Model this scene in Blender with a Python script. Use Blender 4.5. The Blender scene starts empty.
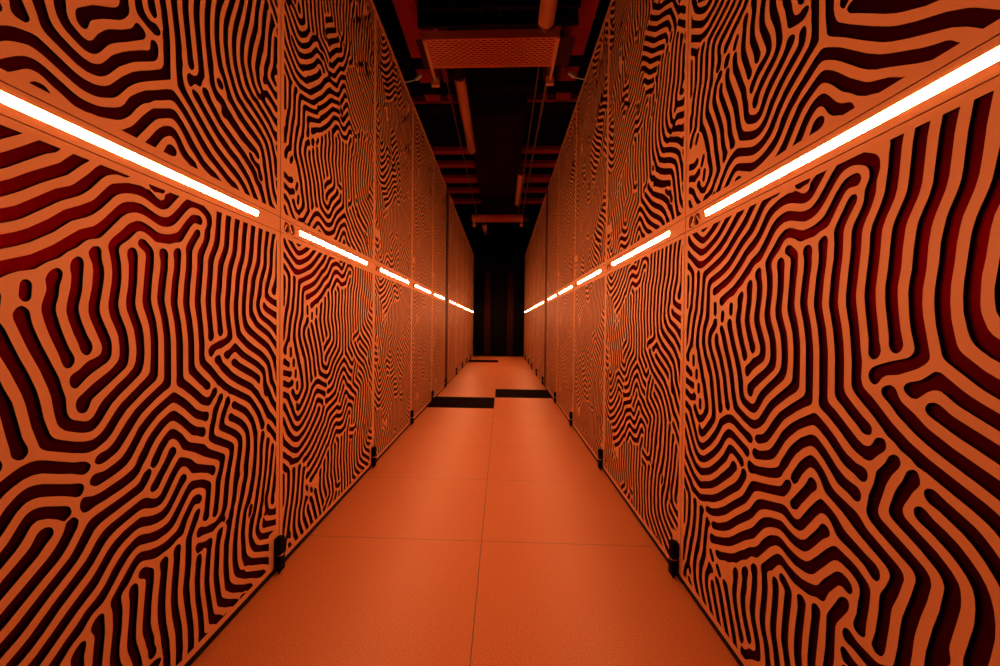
import bpy, bmesh, math
import numpy as np
from mathutils import Matrix, Vector

S = bpy.context.scene
COL = S.collection
PI = math.pi
W = 0.9636            # cabinet width
XL, XR = -0.6504, 0.5178
GAP = 0.30            # filler between the two blocks of cabinets

# ------------------------------------------------------------------ materials
def mat(name, col, rough=0.5, metal=0.0, spec=0.5, noise=0.0, scale=40.0, bump=0.0):
    m = bpy.data.materials.new(name); m.use_nodes = True
    nt = m.node_tree; b = nt.nodes['Principled BSDF']
    b.inputs['Base Color'].default_value = (*col, 1)
    b.inputs['Roughness'].default_value = rough
    b.inputs['Metallic'].default_value = metal
    b.inputs['Specular IOR Level'].default_value = spec
    tc = nt.nodes.new('ShaderNodeTexCoord'); n = nt.nodes.new('ShaderNodeTexNoise')
    n.inputs['Scale'].default_value = scale; n.inputs['Detail'].default_value = 4
    nt.links.new(tc.outputs['Object'], n.inputs['Vector'])
    mx = nt.nodes.new('ShaderNodeMix'); mx.data_type = 'RGBA'
    lo = [max(0, c * (1 - noise)) for c in col]; hi = [min(1, c * (1 + noise)) for c in col]
    mx.inputs[6].default_value = (*lo, 1); mx.inputs[7].default_value = (*hi, 1)
    nt.links.new(n.outputs['Fac'], mx.inputs[0]); nt.links.new(mx.outputs[2], b.inputs['Base Color'])
    if bump:
        bp = nt.nodes.new('ShaderNodeBump'); bp.inputs['Strength'].default_value = bump; bp.inputs['Distance'].default_value = 0.001
        nt.links.new(n.outputs['Fac'], bp.inputs['Height']); nt.links.new(bp.outputs['Normal'], b.inputs['Normal'])
    return m

def glow(name, col, strength):
    m = bpy.data.materials.new(name); m.use_nodes = True
    nt = m.node_tree; nt.nodes.clear()
    e = nt.nodes.new('ShaderNodeEmission'); o = nt.nodes.new('ShaderNodeOutputMaterial')
    e.inputs['Color'].default_value = (*col, 1); e.inputs['Strength'].default_value = strength
    nt.links.new(e.outputs[0], o.inputs[0]); return m

def floor_mat():
    m = bpy.data.materials.new('speckled_floor_laminate'); m.use_nodes = True
    nt = m.node_tree; b = nt.nodes['Principled BSDF']; L = nt.links
    tc = nt.nodes.new('ShaderNodeTexCoord'); sp = nt.nodes.new('ShaderNodeSeparateXYZ')
    L.new(tc.outputs['Object'], sp.inputs[0])
    def mth(op, a, v=None, c=None):
        n = nt.nodes.new('ShaderNodeMath'); n.operation = op
        for i, x in enumerate((a, v, c)):
            if x is None: continue
            if isinstance(x, (int, float)): n.inputs[i].default_value = x
            else: L.new(x, n.inputs[i])
        return n.outputs[0]
    def joint(sock, off, half):
        a = mth('DIVIDE', mth('SUBTRACT', sock, off), 0.6)
        f = mth('ABSOLUTE', mth('SUBTRACT', a, mth('ROUND', a)))
        return mth('LESS_THAN', f, half / 0.6)
    j = mth('MAXIMUM', joint(sp.outputs['X'], -0.06, 0.0016), joint(sp.outputs['Y'], 1.5, 0.0016))
    n = nt.nodes.new('ShaderNodeTexNoise'); n.inputs['Scale'].default_value = 260; n.inputs['Detail'].default_value = 2
    L.new(tc.outputs['Object'], n.inputs['Vector'])
    n2 = nt.nodes.new('ShaderNodeTexNoise'); n2.inputs['Scale'].default_value = 3.5; n2.inputs['Detail'].default_value = 4
    L.new(tc.outputs['Object'], n2.inputs['Vector'])
    r = nt.nodes.new('ShaderNodeValToRGB'); r.color_ramp.elements[0].position = 0.36; r.color_ramp.elements[1].position = 0.6
    r.color_ramp.elements[0].color = (*FLOOR_LO, 1); r.color_ramp.elements[1].color = (*FLOOR_HI, 1)
    L.new(n.outputs['Fac'], r.inputs[0])
    mx = nt.nodes.new('ShaderNodeMix'); mx.data_type = 'RGBA'; L.new(j, mx.inputs[0])
    L.new(r.outputs[0], mx.inputs[6]); mx.inputs[7].default_value = (0.12, 0.08, 0.06, 1)
    L.new(mx.outputs[2], b.inputs['Base Color'])
    L.new(mth('MULTIPLY_ADD', n2.outputs['Fac'], 0.12, 0.36), b.inputs['Roughness'])
    b.inputs['Specular IOR Level'].default_value = 0.45
    return m

FLOOR_LO = (0.38, 0.124, 0.040); FLOOR_HI = (0.54, 0.178, 0.057)
def red_edge(m):
    m.node_tree.nodes['Principled BSDF'].inputs['Specular Tint'].default_value = (0.5, 0.03, 0.03, 1); return m
M = dict(
    panel=mat('powder_coated_panel', (0.58, 0.26, 0.122), 0.50, 0, 0.3, 0.05, 300, 0.04),
    screen=red_edge(mat('dark_red_screen', (0.046, 0.0003, 0.0006), 0.42, 1.0, 0.5, 0.15, 60)),
    body=mat('black_cabinet_steel', (0.004, 0.002, 0.002), 0.6, 0, 0.1, 0.2, 30),
    hinge=mat('black_plastic', (0.003, 0.002, 0.002), 0.7, 0, 0.05, 0.2, 80),
    steel=mat('bright_zinc', (0.90, 0.42, 0.22), 0.35, 0.4, 0.5, 0.1, 50),
    cup=mat('lock_cup_lacquer', (0.11, 0.016, 0.010), 0.35, 0.2, 0.5, 0.1, 90),
    led=glow('led_diffuser', (1.0, 0.355, 0.130), 244.0),
    floor=floor_mat(),
    vent=mat('dark_grate', (0.008, 0.001, 0.001), 0.8, 0.0, 0.03, 0.2, 50),
    dark=mat('dark_ceiling_paint', (0.006, 0.002, 0.002), 0.8, 0, 0.04, 0.3, 6),
    duct=mat('dull_duct_sheet', (0.014, 0.002, 0.002), 0.7, 0.0, 0.05, 0.2, 4),
    plank=mat('painted_plank', (0.42, 0.03, 0.022), 0.6, 0, 0.3, 0.1, 12),
    slab=mat('red_ceiling_board', (0.80, 0.05, 0.035), 0.6, 0, 0.3, 0.1, 12),
    tray=mat('perforated_tray_zinc', (0.78, 0.22, 0.10), 0.5, 0.1, 0.4, 0.08, 30),
    lamp=mat('lamp_tube_plastic', (0.90, 0.40, 0.19), 0.3, 0, 0.5, 0.04, 20),
    pipe=mat('conduit_metal', (0.16, 0.05, 0.03), 0.4, 0.5, 0.5, 0.1, 20),
    grey=mat('grey_green_plastic', (0.45, 0.50, 0.45), 0.5, 0, 0.4, 0.1, 60),
    board=mat('dark_red_board', (0.06, 0.006, 0.005), 0.6, 0, 0.1, 0.1, 20),
    black=mat('matt_black_door', (0.002, 0.0015, 0.002), 0.8, 0, 0.02, 0.2, 10),
)

# ------------------------------------------------------------------ mesh helpers
def link(name, me, m, parent=None, loc=(0, 0, 0)):
    o = bpy.data.objects.new(name, me); COL.objects.link(o)
    if m is not None and not me.materials: me.materials.append(m)
    o.parent = parent; o.location = loc
    return o
def obj(name, bm, m, parent=None, loc=(0, 0, 0)):
    me = bpy.data.meshes.new(name); bmesh.ops.recalc_face_normals(bm, faces=bm.faces[:]); bm.to_mesh(me); bm.free()
    return link(name, me, m, parent, loc)
def box(bm, x0, x1, y0, y1, z0, z1, bev=0.0):
    r = bmesh.ops.create_cube(bm, size=1.0)
    vs = r['verts']
    for v in vs:
        v.co = Vector((x0 + (v.co.x + .5) * (x1 - x0), y0 + (v.co.y + .5) * (y1 - y0), z0 + (v.co.z + .5) * (z1 - z0)))
    if bev:
        es = list({e for v in vs for e in v.link_edges})
        bmesh.ops.bevel(bm, geom=es, offset=bev, segments=2, affect='EDGES', profile=0.6)
    return bm
def cyl(bm, p0, p1, r0, r1=None, n=16):
    p0, p1 = Vector(p0), Vector(p1); d = p1 - p0
    q = Vector((0, 0, 1)).rotation_difference(d.normalized()).to_matrix().to_4x4()
    bmesh.ops.create_cone(bm, cap_ends=True, segments=n, radius1=r0, radius2=r0 if r1 is None else r1, depth=d.length,
                          matrix=Matrix.Translation((p0 + p1) / 2) @ q)
    return bm
def thing(name, label, cat, loc=(0, 0, 0), rz=0.0, group=None):
    o = bpy.data.objects.new(name, None); COL.objects.link(o)
    o.empty_display_size = 0.1
    o.location = loc; o.rotation_euler = (0, 0, rz)
    tag(o, label, cat, group); return o
def tag(o, label, cat, group=None):
    o['label'] = label; o['category'] = cat
    if group: o['group'] = group
    return o
def struct(o):
    o['kind'] = 'structure'; return o

# ------------------------------------------------------------------ the labyrinth cut-outs
# outlines of the slots cut in the doors, as x, z pairs in half millimetres
# (x from the left door edge, z upwards from the floor)
SLOTS = [
    [48,45, 43,48, 43,60, 54,108, 69,144, 84,166, 90,179, 108,241, 124,306, 138,336, 144,354, 156,408, 164,456, 166,504, 161,528, 161,540, 164,546, 174,553, 186,554, 192,552,
    198,548, 205,540, 207,534, 207,522, 205,504, 204,462, 193,396, 181,348, 162,294, 153,258, 130,180, 132,171, 144,160, 150,150, 151,144, 149,132, 144,122, 132,118, 121,132,
    114,137, 108,138, 102,133, 95,120, 83,66, 76,48, 66,45, 48,45],
    [168,45, 164,48, 170,54, 170,60, 174,64, 180,60, 189,48, 180,45, 168,45],
    [228,46, 223,48, 204,78, 185,102, 178,114, 175,144, 167,174, 167,192, 185,270, 205,324, 222,386, 234,463, 237,498, 236,528, 239,534, 244,540, 252,545, 264,547, 276,545,
    282,542, 285,540, 289,534, 289,528, 276,498, 272,462, 248,318, 241,300, 228,278, 222,264, 215,234, 208,180, 210,160, 221,126, 246,84, 263,60, 268,48, 264,46, 252,44, 228,46],
    [306,46, 301,48, 288,73, 256,126, 245,150, 240,174, 242,216, 244,234, 247,246, 270,294, 278,318, 286,384, 307,498, 312,507, 318,512, 324,514, 336,512, 348,506, 358,498,
    358,492, 357,486, 341,468, 334,450, 327,396, 320,360, 320,318, 304,276, 286,240, 280,216, 279,180, 284,156, 300,126, 336,66, 344,48, 330,44, 306,46],
    [378,46, 375,48, 360,82, 314,156, 309,174, 307,198, 309,216, 314,234, 334,270, 343,294, 348,302, 354,305, 360,304, 378,298, 390,291, 398,282, 398,276, 394,270, 372,257,
    360,246, 348,223, 344,204, 345,186, 351,168, 374,132, 390,102, 409,72, 416,54, 417,48, 408,45, 390,44, 378,46],
    [456,46, 452,48, 432,86, 380,180, 373,198, 372,216, 377,228, 384,233, 390,235, 396,235, 402,232, 408,223, 419,192, 443,144, 468,96, 493,54, 494,48, 486,45, 468,44, 456,46],
    [528,46, 524,48, 511,78, 491,114, 458,180, 444,216, 435,228, 422,240, 414,252, 413,264, 419,270, 432,273, 444,271, 450,268, 462,257, 482,228, 511,168, 523,138, 559,66,
    563,48, 552,44, 528,46],
    [594,48, 582,84, 546,164, 511,240, 488,276, 487,288, 488,294, 492,298, 498,301, 510,301, 522,298, 529,294, 536,282, 568,204, 613,108, 623,78, 633,54, 634,48, 624,45, 606,44,
    594,48],
    [708,47, 705,48, 738,75, 762,91, 792,107, 804,115, 821,132, 825,138, 828,148, 828,158, 816,222, 810,238, 792,270, 788,282, 783,306, 783,330, 793,402, 796,432, 794,480,
    786,510, 788,522, 791,528, 858,595, 882,615, 894,622, 906,625, 918,624, 954,611, 996,604, 1026,603, 1050,607, 1086,617, 1099,624, 1105,630, 1127,660, 1170,705, 1182,715,
    1194,721, 1206,722, 1224,718, 1236,711, 1243,702, 1245,696, 1245,690, 1242,683, 1236,676, 1230,674, 1224,675, 1206,681, 1194,679, 1188,674, 1151,630, 1134,594, 1128,588,
    1122,585, 1093,582, 1074,573, 1056,568, 990,564, 972,567, 924,586, 912,587, 906,586, 898,582, 891,576, 858,538, 840,527, 834,522, 830,516, 828,504, 834,474, 835,456,
    832,408, 822,336, 822,312, 828,282, 846,246, 851,234, 858,192, 867,162, 867,144, 856,120, 846,104, 834,92, 816,80, 778,60, 756,47, 732,44, 708,47],
    [816,47, 814,48, 828,55, 840,64, 876,94, 882,102, 890,120, 894,126, 900,130, 912,132, 924,130, 930,125, 934,120, 938,108, 937,102, 934,96, 912,74, 876,48, 870,45, 852,44,
    828,45, 816,47],
    [930,46, 924,48, 948,60, 954,67, 957,78, 957,96, 959,102, 964,108, 972,113, 978,114, 990,111, 998,102, 1000,90, 995,66, 986,48, 978,45, 966,44, 930,46],
    [1020,47, 1023,72, 1020,108, 1020,144, 1021,162, 1018,168, 1016,186, 1010,216, 1007,246, 994,312, 992,336, 991,360, 995,414, 1007,492, 1006,504, 1002,528, 1003,534,
    1008,540, 1014,544, 1026,547, 1032,546, 1038,543, 1044,537, 1048,528, 1048,522, 1035,414, 1031,354, 1033,324, 1037,282, 1054,198, 1055,168, 1059,144, 1058,48, 1050,45,
    1038,44, 1026,45, 1020,47],
    [1092,46, 1088,48, 1086,60, 1089,132, 1085,198, 1081,222, 1066,288, 1061,336, 1060,360, 1065,426, 1076,504, 1074,540, 1079,552, 1086,558, 1098,561, 1110,557, 1115,552,
    1118,540, 1113,510, 1111,480, 1099,372, 1099,336, 1101,312, 1119,228, 1124,198, 1130,114, 1124,78, 1133,48, 1128,46, 1116,44, 1092,46],
    [1170,46, 1165,48, 1160,54, 1155,66, 1155,78, 1158,114, 1156,168, 1152,197, 1127,342, 1127,360, 1134,402, 1140,450, 1143,516, 1143,552, 1150,570, 1164,591, 1194,642,
    1200,648, 1212,655, 1224,657, 1229,654, 1233,648, 1234,642, 1232,630, 1224,614, 1188,561, 1184,552, 1181,540, 1179,444, 1173,396, 1167,366, 1166,348, 1175,270, 1190,186,
    1193,162, 1196,96, 1194,66, 1195,60, 1199,54, 1206,48, 1188,44, 1170,46],
    [1260,47, 1236,55, 1230,60, 1224,72, 1223,84, 1224,114, 1220,168, 1202,270, 1198,330, 1198,366, 1204,402, 1204,426, 1207,438, 1213,450, 1218,455, 1224,455, 1236,454,
    1240,450, 1243,438, 1245,420, 1238,384, 1234,336, 1235,294, 1238,264, 1256,168, 1261,120, 1262,90, 1266,82, 1272,76, 1296,66, 1319,48, 1308,45, 1296,44, 1278,44, 1260,47],
    [1374,48, 1368,54, 1350,63, 1326,82, 1302,95, 1295,102, 1290,114, 1284,160, 1264,270, 1260,306, 1261,330, 1269,414, 1275,438, 1276,450, 1272,458, 1266,463, 1260,464,
    1254,464, 1242,458, 1236,463, 1218,463, 1212,465, 1203,486, 1203,492, 1206,500, 1212,506, 1218,507, 1224,506, 1254,494, 1278,491, 1296,491, 1308,488, 1314,482, 1317,474,
    1317,462, 1309,438, 1307,426, 1295,306, 1302,250, 1326,133, 1330,126, 1338,118, 1374,96, 1392,77, 1398,74, 1416,73, 1428,69, 1452,54, 1463,48, 1452,45, 1428,44, 1392,45,
    1374,48],
    [1542,48, 1530,50, 1526,54, 1526,72, 1530,76, 1542,83, 1548,83, 1560,82, 1566,77, 1572,76, 1578,74, 1584,70, 1594,60, 1595,48, 1590,46, 1578,45, 1542,48],
    [1608,48, 1606,48, 1603,54, 1603,60, 1598,66, 1597,72, 1590,80, 1584,81, 1578,85, 1566,86, 1560,91, 1548,92, 1536,102, 1476,134, 1458,146, 1418,180, 1410,192, 1407,204,
    1396,288, 1395,312, 1399,414, 1403,426, 1418,462, 1423,486, 1422,496, 1413,504, 1412,510, 1419,516, 1422,521, 1428,519, 1434,525, 1440,546, 1454,570, 1458,594, 1467,630,
    1469,660, 1471,678, 1486,744, 1502,798, 1513,858, 1512,864, 1507,876, 1500,885, 1489,894, 1451,918, 1374,957, 1363,966, 1360,972, 1360,984, 1376,1032, 1385,1050, 1398,1069,
    1410,1098, 1417,1104, 1428,1109, 1434,1109, 1440,1106, 1446,1092, 1447,1080, 1446,1074, 1442,1068, 1428,1051, 1418,1032, 1404,1008, 1401,996, 1404,984, 1410,978, 1416,974,
    1494,933, 1530,906, 1545,888, 1549,876, 1551,858, 1551,840, 1548,822, 1527,732, 1528,720, 1531,708, 1531,696, 1513,666, 1498,588, 1493,576, 1482,558, 1480,552, 1478,528,
    1464,491, 1440,396, 1436,312, 1445,222, 1449,210, 1457,198, 1475,180, 1490,168, 1566,124, 1626,97, 1635,90, 1650,70, 1656,64, 1668,59, 1706,48, 1692,45, 1656,44, 1608,48],
    [1758,46, 1754,48, 1746,58, 1734,66, 1680,90, 1632,120, 1584,142, 1566,152, 1518,185, 1502,198, 1486,216, 1478,234, 1471,264, 1466,306, 1469,372, 1471,390, 1487,468,
    1504,528, 1527,588, 1543,642, 1557,672, 1561,684, 1562,696, 1558,720, 1559,732, 1579,816, 1581,852, 1579,876, 1574,894, 1566,907, 1554,920, 1536,936, 1518,949, 1476,973,
    1446,985, 1440,989, 1434,996, 1431,1008, 1433,1014, 1438,1020, 1446,1024, 1452,1025, 1458,1023, 1464,1020, 1482,1007, 1512,993, 1542,976, 1566,957, 1588,936, 1601,918,
    1610,900, 1617,876, 1621,846, 1621,816, 1614,774, 1606,738, 1601,672, 1598,660, 1582,624, 1571,588, 1548,541, 1533,504, 1524,472, 1512,408, 1508,372, 1509,294, 1511,276,
    1518,252, 1525,234, 1536,217, 1548,208, 1566,202, 1578,186, 1590,176, 1717,114, 1752,99, 1765,90, 1786,66, 1796,48, 1782,44, 1758,46],
    [1824,47, 1819,60, 1815,84, 1806,96, 1757,126, 1632,185, 1602,203, 1575,210, 1569,216, 1547,264, 1543,282, 1541,330, 1536,378, 1539,414, 1550,468, 1556,492, 1567,516,
    1602,576, 1633,666, 1644,720, 1652,786, 1651,852, 1646,876, 1630,924, 1620,939, 1597,966, 1578,984, 1554,1002, 1496,1032, 1470,1041, 1460,1050, 1457,1062, 1458,1068,
    1463,1074, 1476,1078, 1482,1078, 1491,1074, 1512,1062, 1548,1045, 1578,1030, 1596,1017, 1612,1002, 1641,972, 1654,954, 1670,924, 1687,882, 1691,870, 1691,858, 1688,822,
    1688,786, 1681,714, 1672,654, 1646,570, 1627,528, 1620,518, 1612,516, 1596,498, 1589,486, 1584,462, 1574,390, 1574,378, 1580,342, 1584,294, 1588,276, 1596,261, 1610,246,
    1631,228, 1650,216, 1794,147, 1818,133, 1843,126, 1852,114, 1852,84, 1857,78, 1861,48, 1854,45, 1842,44, 1830,45, 1824,47],
    [1896,46, 1874,60, 1868,66, 1867,78, 1863,84, 1866,88, 1872,90, 1884,91, 1896,87, 1902,82, 1905,72, 1905,48, 1902,45, 1896,46],
    [138,52, 113,78, 110,84, 110,90, 114,99, 120,103, 126,105, 136,102, 164,72, 161,66, 160,60, 150,50, 144,49, 138,52],
    [660,57, 652,66, 648,78, 649,90, 654,103, 660,106, 678,105, 686,108, 714,136, 726,141, 738,144, 750,150, 756,157, 760,168, 759,180, 752,204, 722,264, 715,288, 711,306,
    713,324, 720,366, 723,402, 728,438, 725,450, 715,468, 715,480, 718,486, 726,495, 732,500, 743,504, 750,504, 756,502, 762,495, 764,486, 766,426, 753,318, 753,294, 760,276,
    790,210, 796,168, 796,150, 789,138, 780,129, 732,103, 702,80, 678,58, 672,56, 666,55, 660,57],
    [1494,58, 1482,63, 1452,82, 1416,100, 1368,133, 1356,144, 1352,150, 1348,162, 1329,252, 1324,288, 1324,318, 1331,402, 1335,438, 1347,486, 1351,492, 1359,498, 1368,501,
    1380,501, 1392,500, 1394,498, 1394,492, 1390,474, 1376,444, 1370,420, 1363,300, 1366,264, 1381,186, 1388,168, 1400,156, 1441,126, 1494,96, 1512,82, 1520,78, 1517,72,
    1517,60, 1512,54, 1494,58],
    [1902,106, 1872,120, 1860,122, 1850,132, 1840,156, 1830,166, 1800,175, 1776,188, 1680,231, 1656,246, 1644,258, 1622,288, 1614,306, 1607,330, 1605,348, 1608,396, 1610,408,
    1618,426, 1619,432, 1618,438, 1620,440, 1626,440, 1638,453, 1644,461, 1650,474, 1654,492, 1656,494, 1662,511, 1672,552, 1698,636, 1707,696, 1709,786, 1720,846, 1728,868,
    1734,869, 1752,868, 1761,852, 1764,840, 1760,828, 1750,810, 1746,797, 1741,744, 1742,696, 1735,648, 1729,618, 1694,492, 1681,456, 1656,402, 1648,378, 1642,354, 1643,336,
    1650,319, 1668,290, 1680,275, 1694,264, 1730,246, 1812,214, 1836,202, 1866,195, 1869,192, 1874,174, 1878,168, 1884,161, 1902,148, 1904,144, 1906,120, 1902,106],
    [648,114, 642,118, 635,126, 624,153, 593,216, 579,252, 571,282, 572,300, 580,342, 580,354, 574,378, 575,384, 581,396, 588,404, 600,411, 606,411, 612,410, 618,405, 622,396,
    622,384, 617,360, 611,300, 612,282, 617,258, 624,237, 636,210, 654,175, 669,156, 674,144, 671,132, 664,120, 660,116, 648,114],
    [966,137, 936,143, 918,153, 900,161, 893,168, 888,180, 876,240, 857,294, 854,306, 852,324, 853,342, 861,420, 864,457, 864,474, 860,498, 861,510, 864,518, 867,522, 876,526,
    888,525, 894,521, 898,516, 901,504, 903,486, 899,432, 892,360, 891,324, 894,306, 914,240, 923,192, 930,182, 936,178, 948,176, 972,178, 984,177, 1002,171, 1011,162, 1011,156,
    1008,150, 996,141, 984,136, 966,137],
    [24,150, 22,168, 24,186, 30,199, 36,218, 47,276, 60,305, 68,336, 85,378, 89,402, 94,444, 96,522, 93,540, 90,546, 84,551, 78,553, 66,554, 50,570, 47,576, 42,581, 23,594,
    22,606, 24,620, 42,621, 54,618, 60,615, 78,600, 109,576, 121,564, 128,552, 133,540, 134,528, 133,456, 130,426, 119,372, 84,263, 74,222, 65,192, 59,162, 54,154, 42,147,
    30,146, 24,150],
    [702,155, 696,160, 691,168, 684,186, 666,216, 652,246, 645,270, 641,294, 641,324, 653,384, 652,396, 647,414, 647,426, 649,432, 658,444, 666,451, 678,458, 684,459, 693,456,
    698,450, 699,444, 698,432, 691,408, 692,378, 691,366, 682,336, 680,324, 680,306, 683,282, 688,264, 696,246, 712,216, 727,192, 731,180, 729,168, 720,156, 714,153, 708,153,
    702,155],
    [1902,182, 1890,192, 1878,199, 1866,222, 1859,228, 1848,233, 1818,241, 1740,269, 1716,280, 1704,290, 1691,306, 1679,324, 1671,342, 1671,354, 1673,366, 1698,427, 1716,474,
    1723,498, 1732,540, 1748,600, 1760,660, 1769,750, 1777,804, 1782,817, 1788,821, 1793,822, 1800,821, 1806,818, 1812,813, 1817,804, 1819,792, 1804,756, 1798,708, 1795,678,
    1780,600, 1764,540, 1761,522, 1761,510, 1757,504, 1756,474, 1751,468, 1750,462, 1743,450, 1737,432, 1736,414, 1738,402, 1722,389, 1716,381, 1710,365, 1709,348, 1713,336,
    1722,322, 1734,310, 1746,303, 1902,252, 1903,246, 1906,198, 1904,186, 1902,182],
    [960,193, 954,198, 947,210, 944,240, 938,258, 932,282, 922,312, 920,324, 920,348, 924,396, 936,504, 934,510, 930,516, 909,528, 903,534, 902,540, 904,552, 910,558, 918,561,
    930,560, 942,554, 970,534, 974,528, 976,516, 974,486, 963,408, 959,336, 964,306, 976,270, 977,240, 986,222, 988,210, 984,200, 978,193, 960,193],
    [1896,282, 1758,326, 1750,330, 1743,336, 1738,348, 1739,360, 1744,372, 1743,384, 1746,388, 1752,388, 1764,378, 1764,372, 1768,366, 1776,359, 1786,354, 1860,328, 1902,318,
    1906,306, 1905,288, 1902,280, 1896,282],
    [450,287, 426,309, 421,318, 421,324, 426,333, 432,337, 438,338, 445,336, 468,315, 474,306, 474,300, 473,294, 468,288, 462,285, 456,285, 450,287],
    [24,298, 21,312, 21,330, 24,345, 27,342, 31,336, 34,324, 32,312, 24,298],
    [378,324, 358,348, 354,354, 352,360, 354,368, 360,375, 366,377, 372,377, 378,375, 400,348, 403,342, 403,336, 401,330, 396,324, 390,322, 384,321, 378,324],
    [1890,348, 1872,351, 1818,369, 1806,375, 1788,388, 1782,390, 1776,391, 1770,389, 1758,392, 1754,396, 1754,402, 1764,410, 1769,420, 1768,438, 1760,462, 1760,468, 1765,474,
    1766,498, 1768,504, 1776,517, 1782,531, 1800,594, 1808,630, 1814,678, 1826,720, 1829,756, 1831,762, 1836,769, 1842,773, 1848,774, 1854,772, 1862,762, 1865,744, 1846,660,
    1838,600, 1827,570, 1813,516, 1798,480, 1798,462, 1805,426, 1812,414, 1818,408, 1830,402, 1866,389, 1878,390, 1896,398, 1902,399, 1905,378, 1904,354, 1902,348, 1890,348],
    [36,356, 30,360, 26,366, 24,372, 25,384, 31,414, 32,462, 31,504, 26,534, 27,540, 31,546, 42,555, 48,557, 54,556, 64,546, 65,540, 67,498, 67,450, 63,384, 61,372, 54,362,
    48,357, 42,356, 36,356],
    [438,365, 426,369, 416,378, 414,384, 415,390, 420,397, 432,403, 468,412, 516,432, 557,450, 588,467, 630,499, 666,522, 696,547, 732,565, 750,577, 768,593, 798,630, 828,656,
    846,669, 882,684, 894,687, 906,688, 918,686, 954,674, 984,669, 1014,668, 1040,672, 1053,678, 1068,690, 1098,720, 1134,759, 1158,781, 1170,788, 1176,790, 1188,789, 1242,776,
    1260,769, 1290,752, 1302,743, 1307,732, 1308,720, 1303,672, 1295,624, 1294,594, 1290,587, 1284,582, 1272,580, 1260,583, 1253,588, 1250,594, 1249,600, 1250,606, 1261,636,
    1264,666, 1271,702, 1270,714, 1267,720, 1263,726, 1254,733, 1228,744, 1200,750, 1182,749, 1170,743, 1158,733, 1086,654, 1074,645, 1056,637, 1038,633, 990,630, 972,633,
    912,650, 894,650, 876,644, 855,630, 834,612, 774,548, 762,537, 750,531, 726,524, 714,517, 684,488, 647,468, 612,437, 600,429, 570,418, 540,399, 506,390, 456,367, 444,365,
    438,365],
    [372,408, 366,409, 360,413, 355,420, 354,426, 355,438, 358,444, 366,452, 378,456, 402,457, 420,462, 492,490, 543,516, 594,552, 630,580, 714,636, 732,652, 774,697, 787,708,
    804,719, 840,735, 900,750, 912,751, 924,748, 954,738, 978,733, 1002,732, 1020,735, 1037,744, 1050,756, 1092,804, 1110,829, 1117,834, 1128,837, 1139,834, 1147,828, 1150,822,
    1151,816, 1150,810, 1146,804, 1122,786, 1062,720, 1044,706, 1032,700, 1020,697, 990,696, 960,700, 918,713, 900,715, 876,710, 840,697, 817,684, 801,672, 780,651, 744,611,
    732,600, 672,564, 570,490, 534,470, 480,447, 384,410, 372,408],
    [1848,419, 1836,426, 1831,432, 1827,444, 1827,456, 1834,486, 1844,516, 1851,552, 1866,606, 1873,666, 1884,702, 1883,732, 1888,750, 1891,756, 1896,761, 1902,761, 1904,756,
    1906,744, 1906,666, 1903,582, 1902,575, 1890,552, 1887,540, 1885,510, 1880,492, 1870,468, 1869,456, 1872,432, 1869,426, 1861,420, 1854,418, 1848,419],
    [1608,446, 1604,450, 1603,462, 1610,486, 1610,504, 1614,508, 1622,510, 1626,514, 1632,514, 1639,510, 1646,498, 1643,492, 1642,480, 1637,474, 1636,468, 1631,462, 1630,456,
    1626,452, 1618,450, 1614,446, 1608,446],
    [378,485, 368,492, 368,498, 369,504, 380,516, 396,524, 426,530, 444,537, 497,564, 527,582, 594,634, 649,672, 696,706, 708,718, 738,755, 756,770, 768,776, 786,783, 912,815,
    930,815, 942,812, 968,798, 978,794, 990,793, 996,795, 1003,798, 1011,804, 1056,861, 1092,899, 1104,909, 1110,911, 1122,909, 1158,894, 1176,884, 1206,858, 1216,852, 1296,821,
    1320,814, 1332,806, 1337,798, 1338,792, 1337,780, 1332,771, 1326,767, 1320,766, 1314,767, 1284,789, 1236,806, 1188,819, 1176,827, 1158,850, 1146,860, 1140,864, 1128,868,
    1116,867, 1104,860, 1086,841, 1032,776, 1014,762, 1002,759, 984,758, 960,764, 930,776, 918,778, 906,778, 888,774, 841,762, 810,753, 792,745, 779,738, 763,726, 726,685,
    702,664, 616,606, 564,564, 534,543, 480,514, 462,507, 396,484, 384,484, 378,485],
    [1296,515, 1248,526, 1224,527, 1218,529, 1213,534, 1210,540, 1210,552, 1212,558, 1218,566, 1224,569, 1236,571, 1266,556, 1332,548, 1344,551, 1374,568, 1380,573, 1385,582,
    1394,630, 1402,696, 1406,720, 1428,786, 1441,834, 1440,846, 1436,852, 1430,858, 1326,909, 1301,924, 1290,936, 1287,948, 1295,996, 1310,1032, 1318,1068, 1322,1074, 1333,1086,
    1344,1098, 1357,1122, 1368,1130, 1380,1131, 1386,1129, 1391,1122, 1393,1110, 1387,1098, 1367,1074, 1351,1044, 1328,972, 1327,960, 1329,954, 1333,948, 1341,942, 1422,902,
    1464,879, 1474,870, 1478,864, 1480,858, 1482,846, 1471,798, 1457,756, 1443,702, 1440,684, 1436,642, 1427,588, 1422,576, 1410,559, 1407,552, 1408,540, 1414,528, 1404,518,
    1398,518, 1392,524, 1386,527, 1380,527, 1356,523, 1326,512, 1314,511, 1296,515],
    [312,537, 308,540, 306,544, 306,552, 312,562, 318,568, 330,572, 354,573, 371,576, 426,599, 492,636, 564,688, 636,738, 648,748, 660,762, 702,821, 714,830, 732,836, 834,858,
    894,874, 908,882, 924,905, 930,910, 948,917, 954,916, 964,906, 963,900, 959,888, 951,876, 936,858, 923,846, 906,840, 786,812, 757,804, 741,798, 725,786, 687,738, 666,717,
    584,660, 522,613, 498,597, 432,562, 378,542, 366,539, 330,534, 318,535, 312,537],
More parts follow.
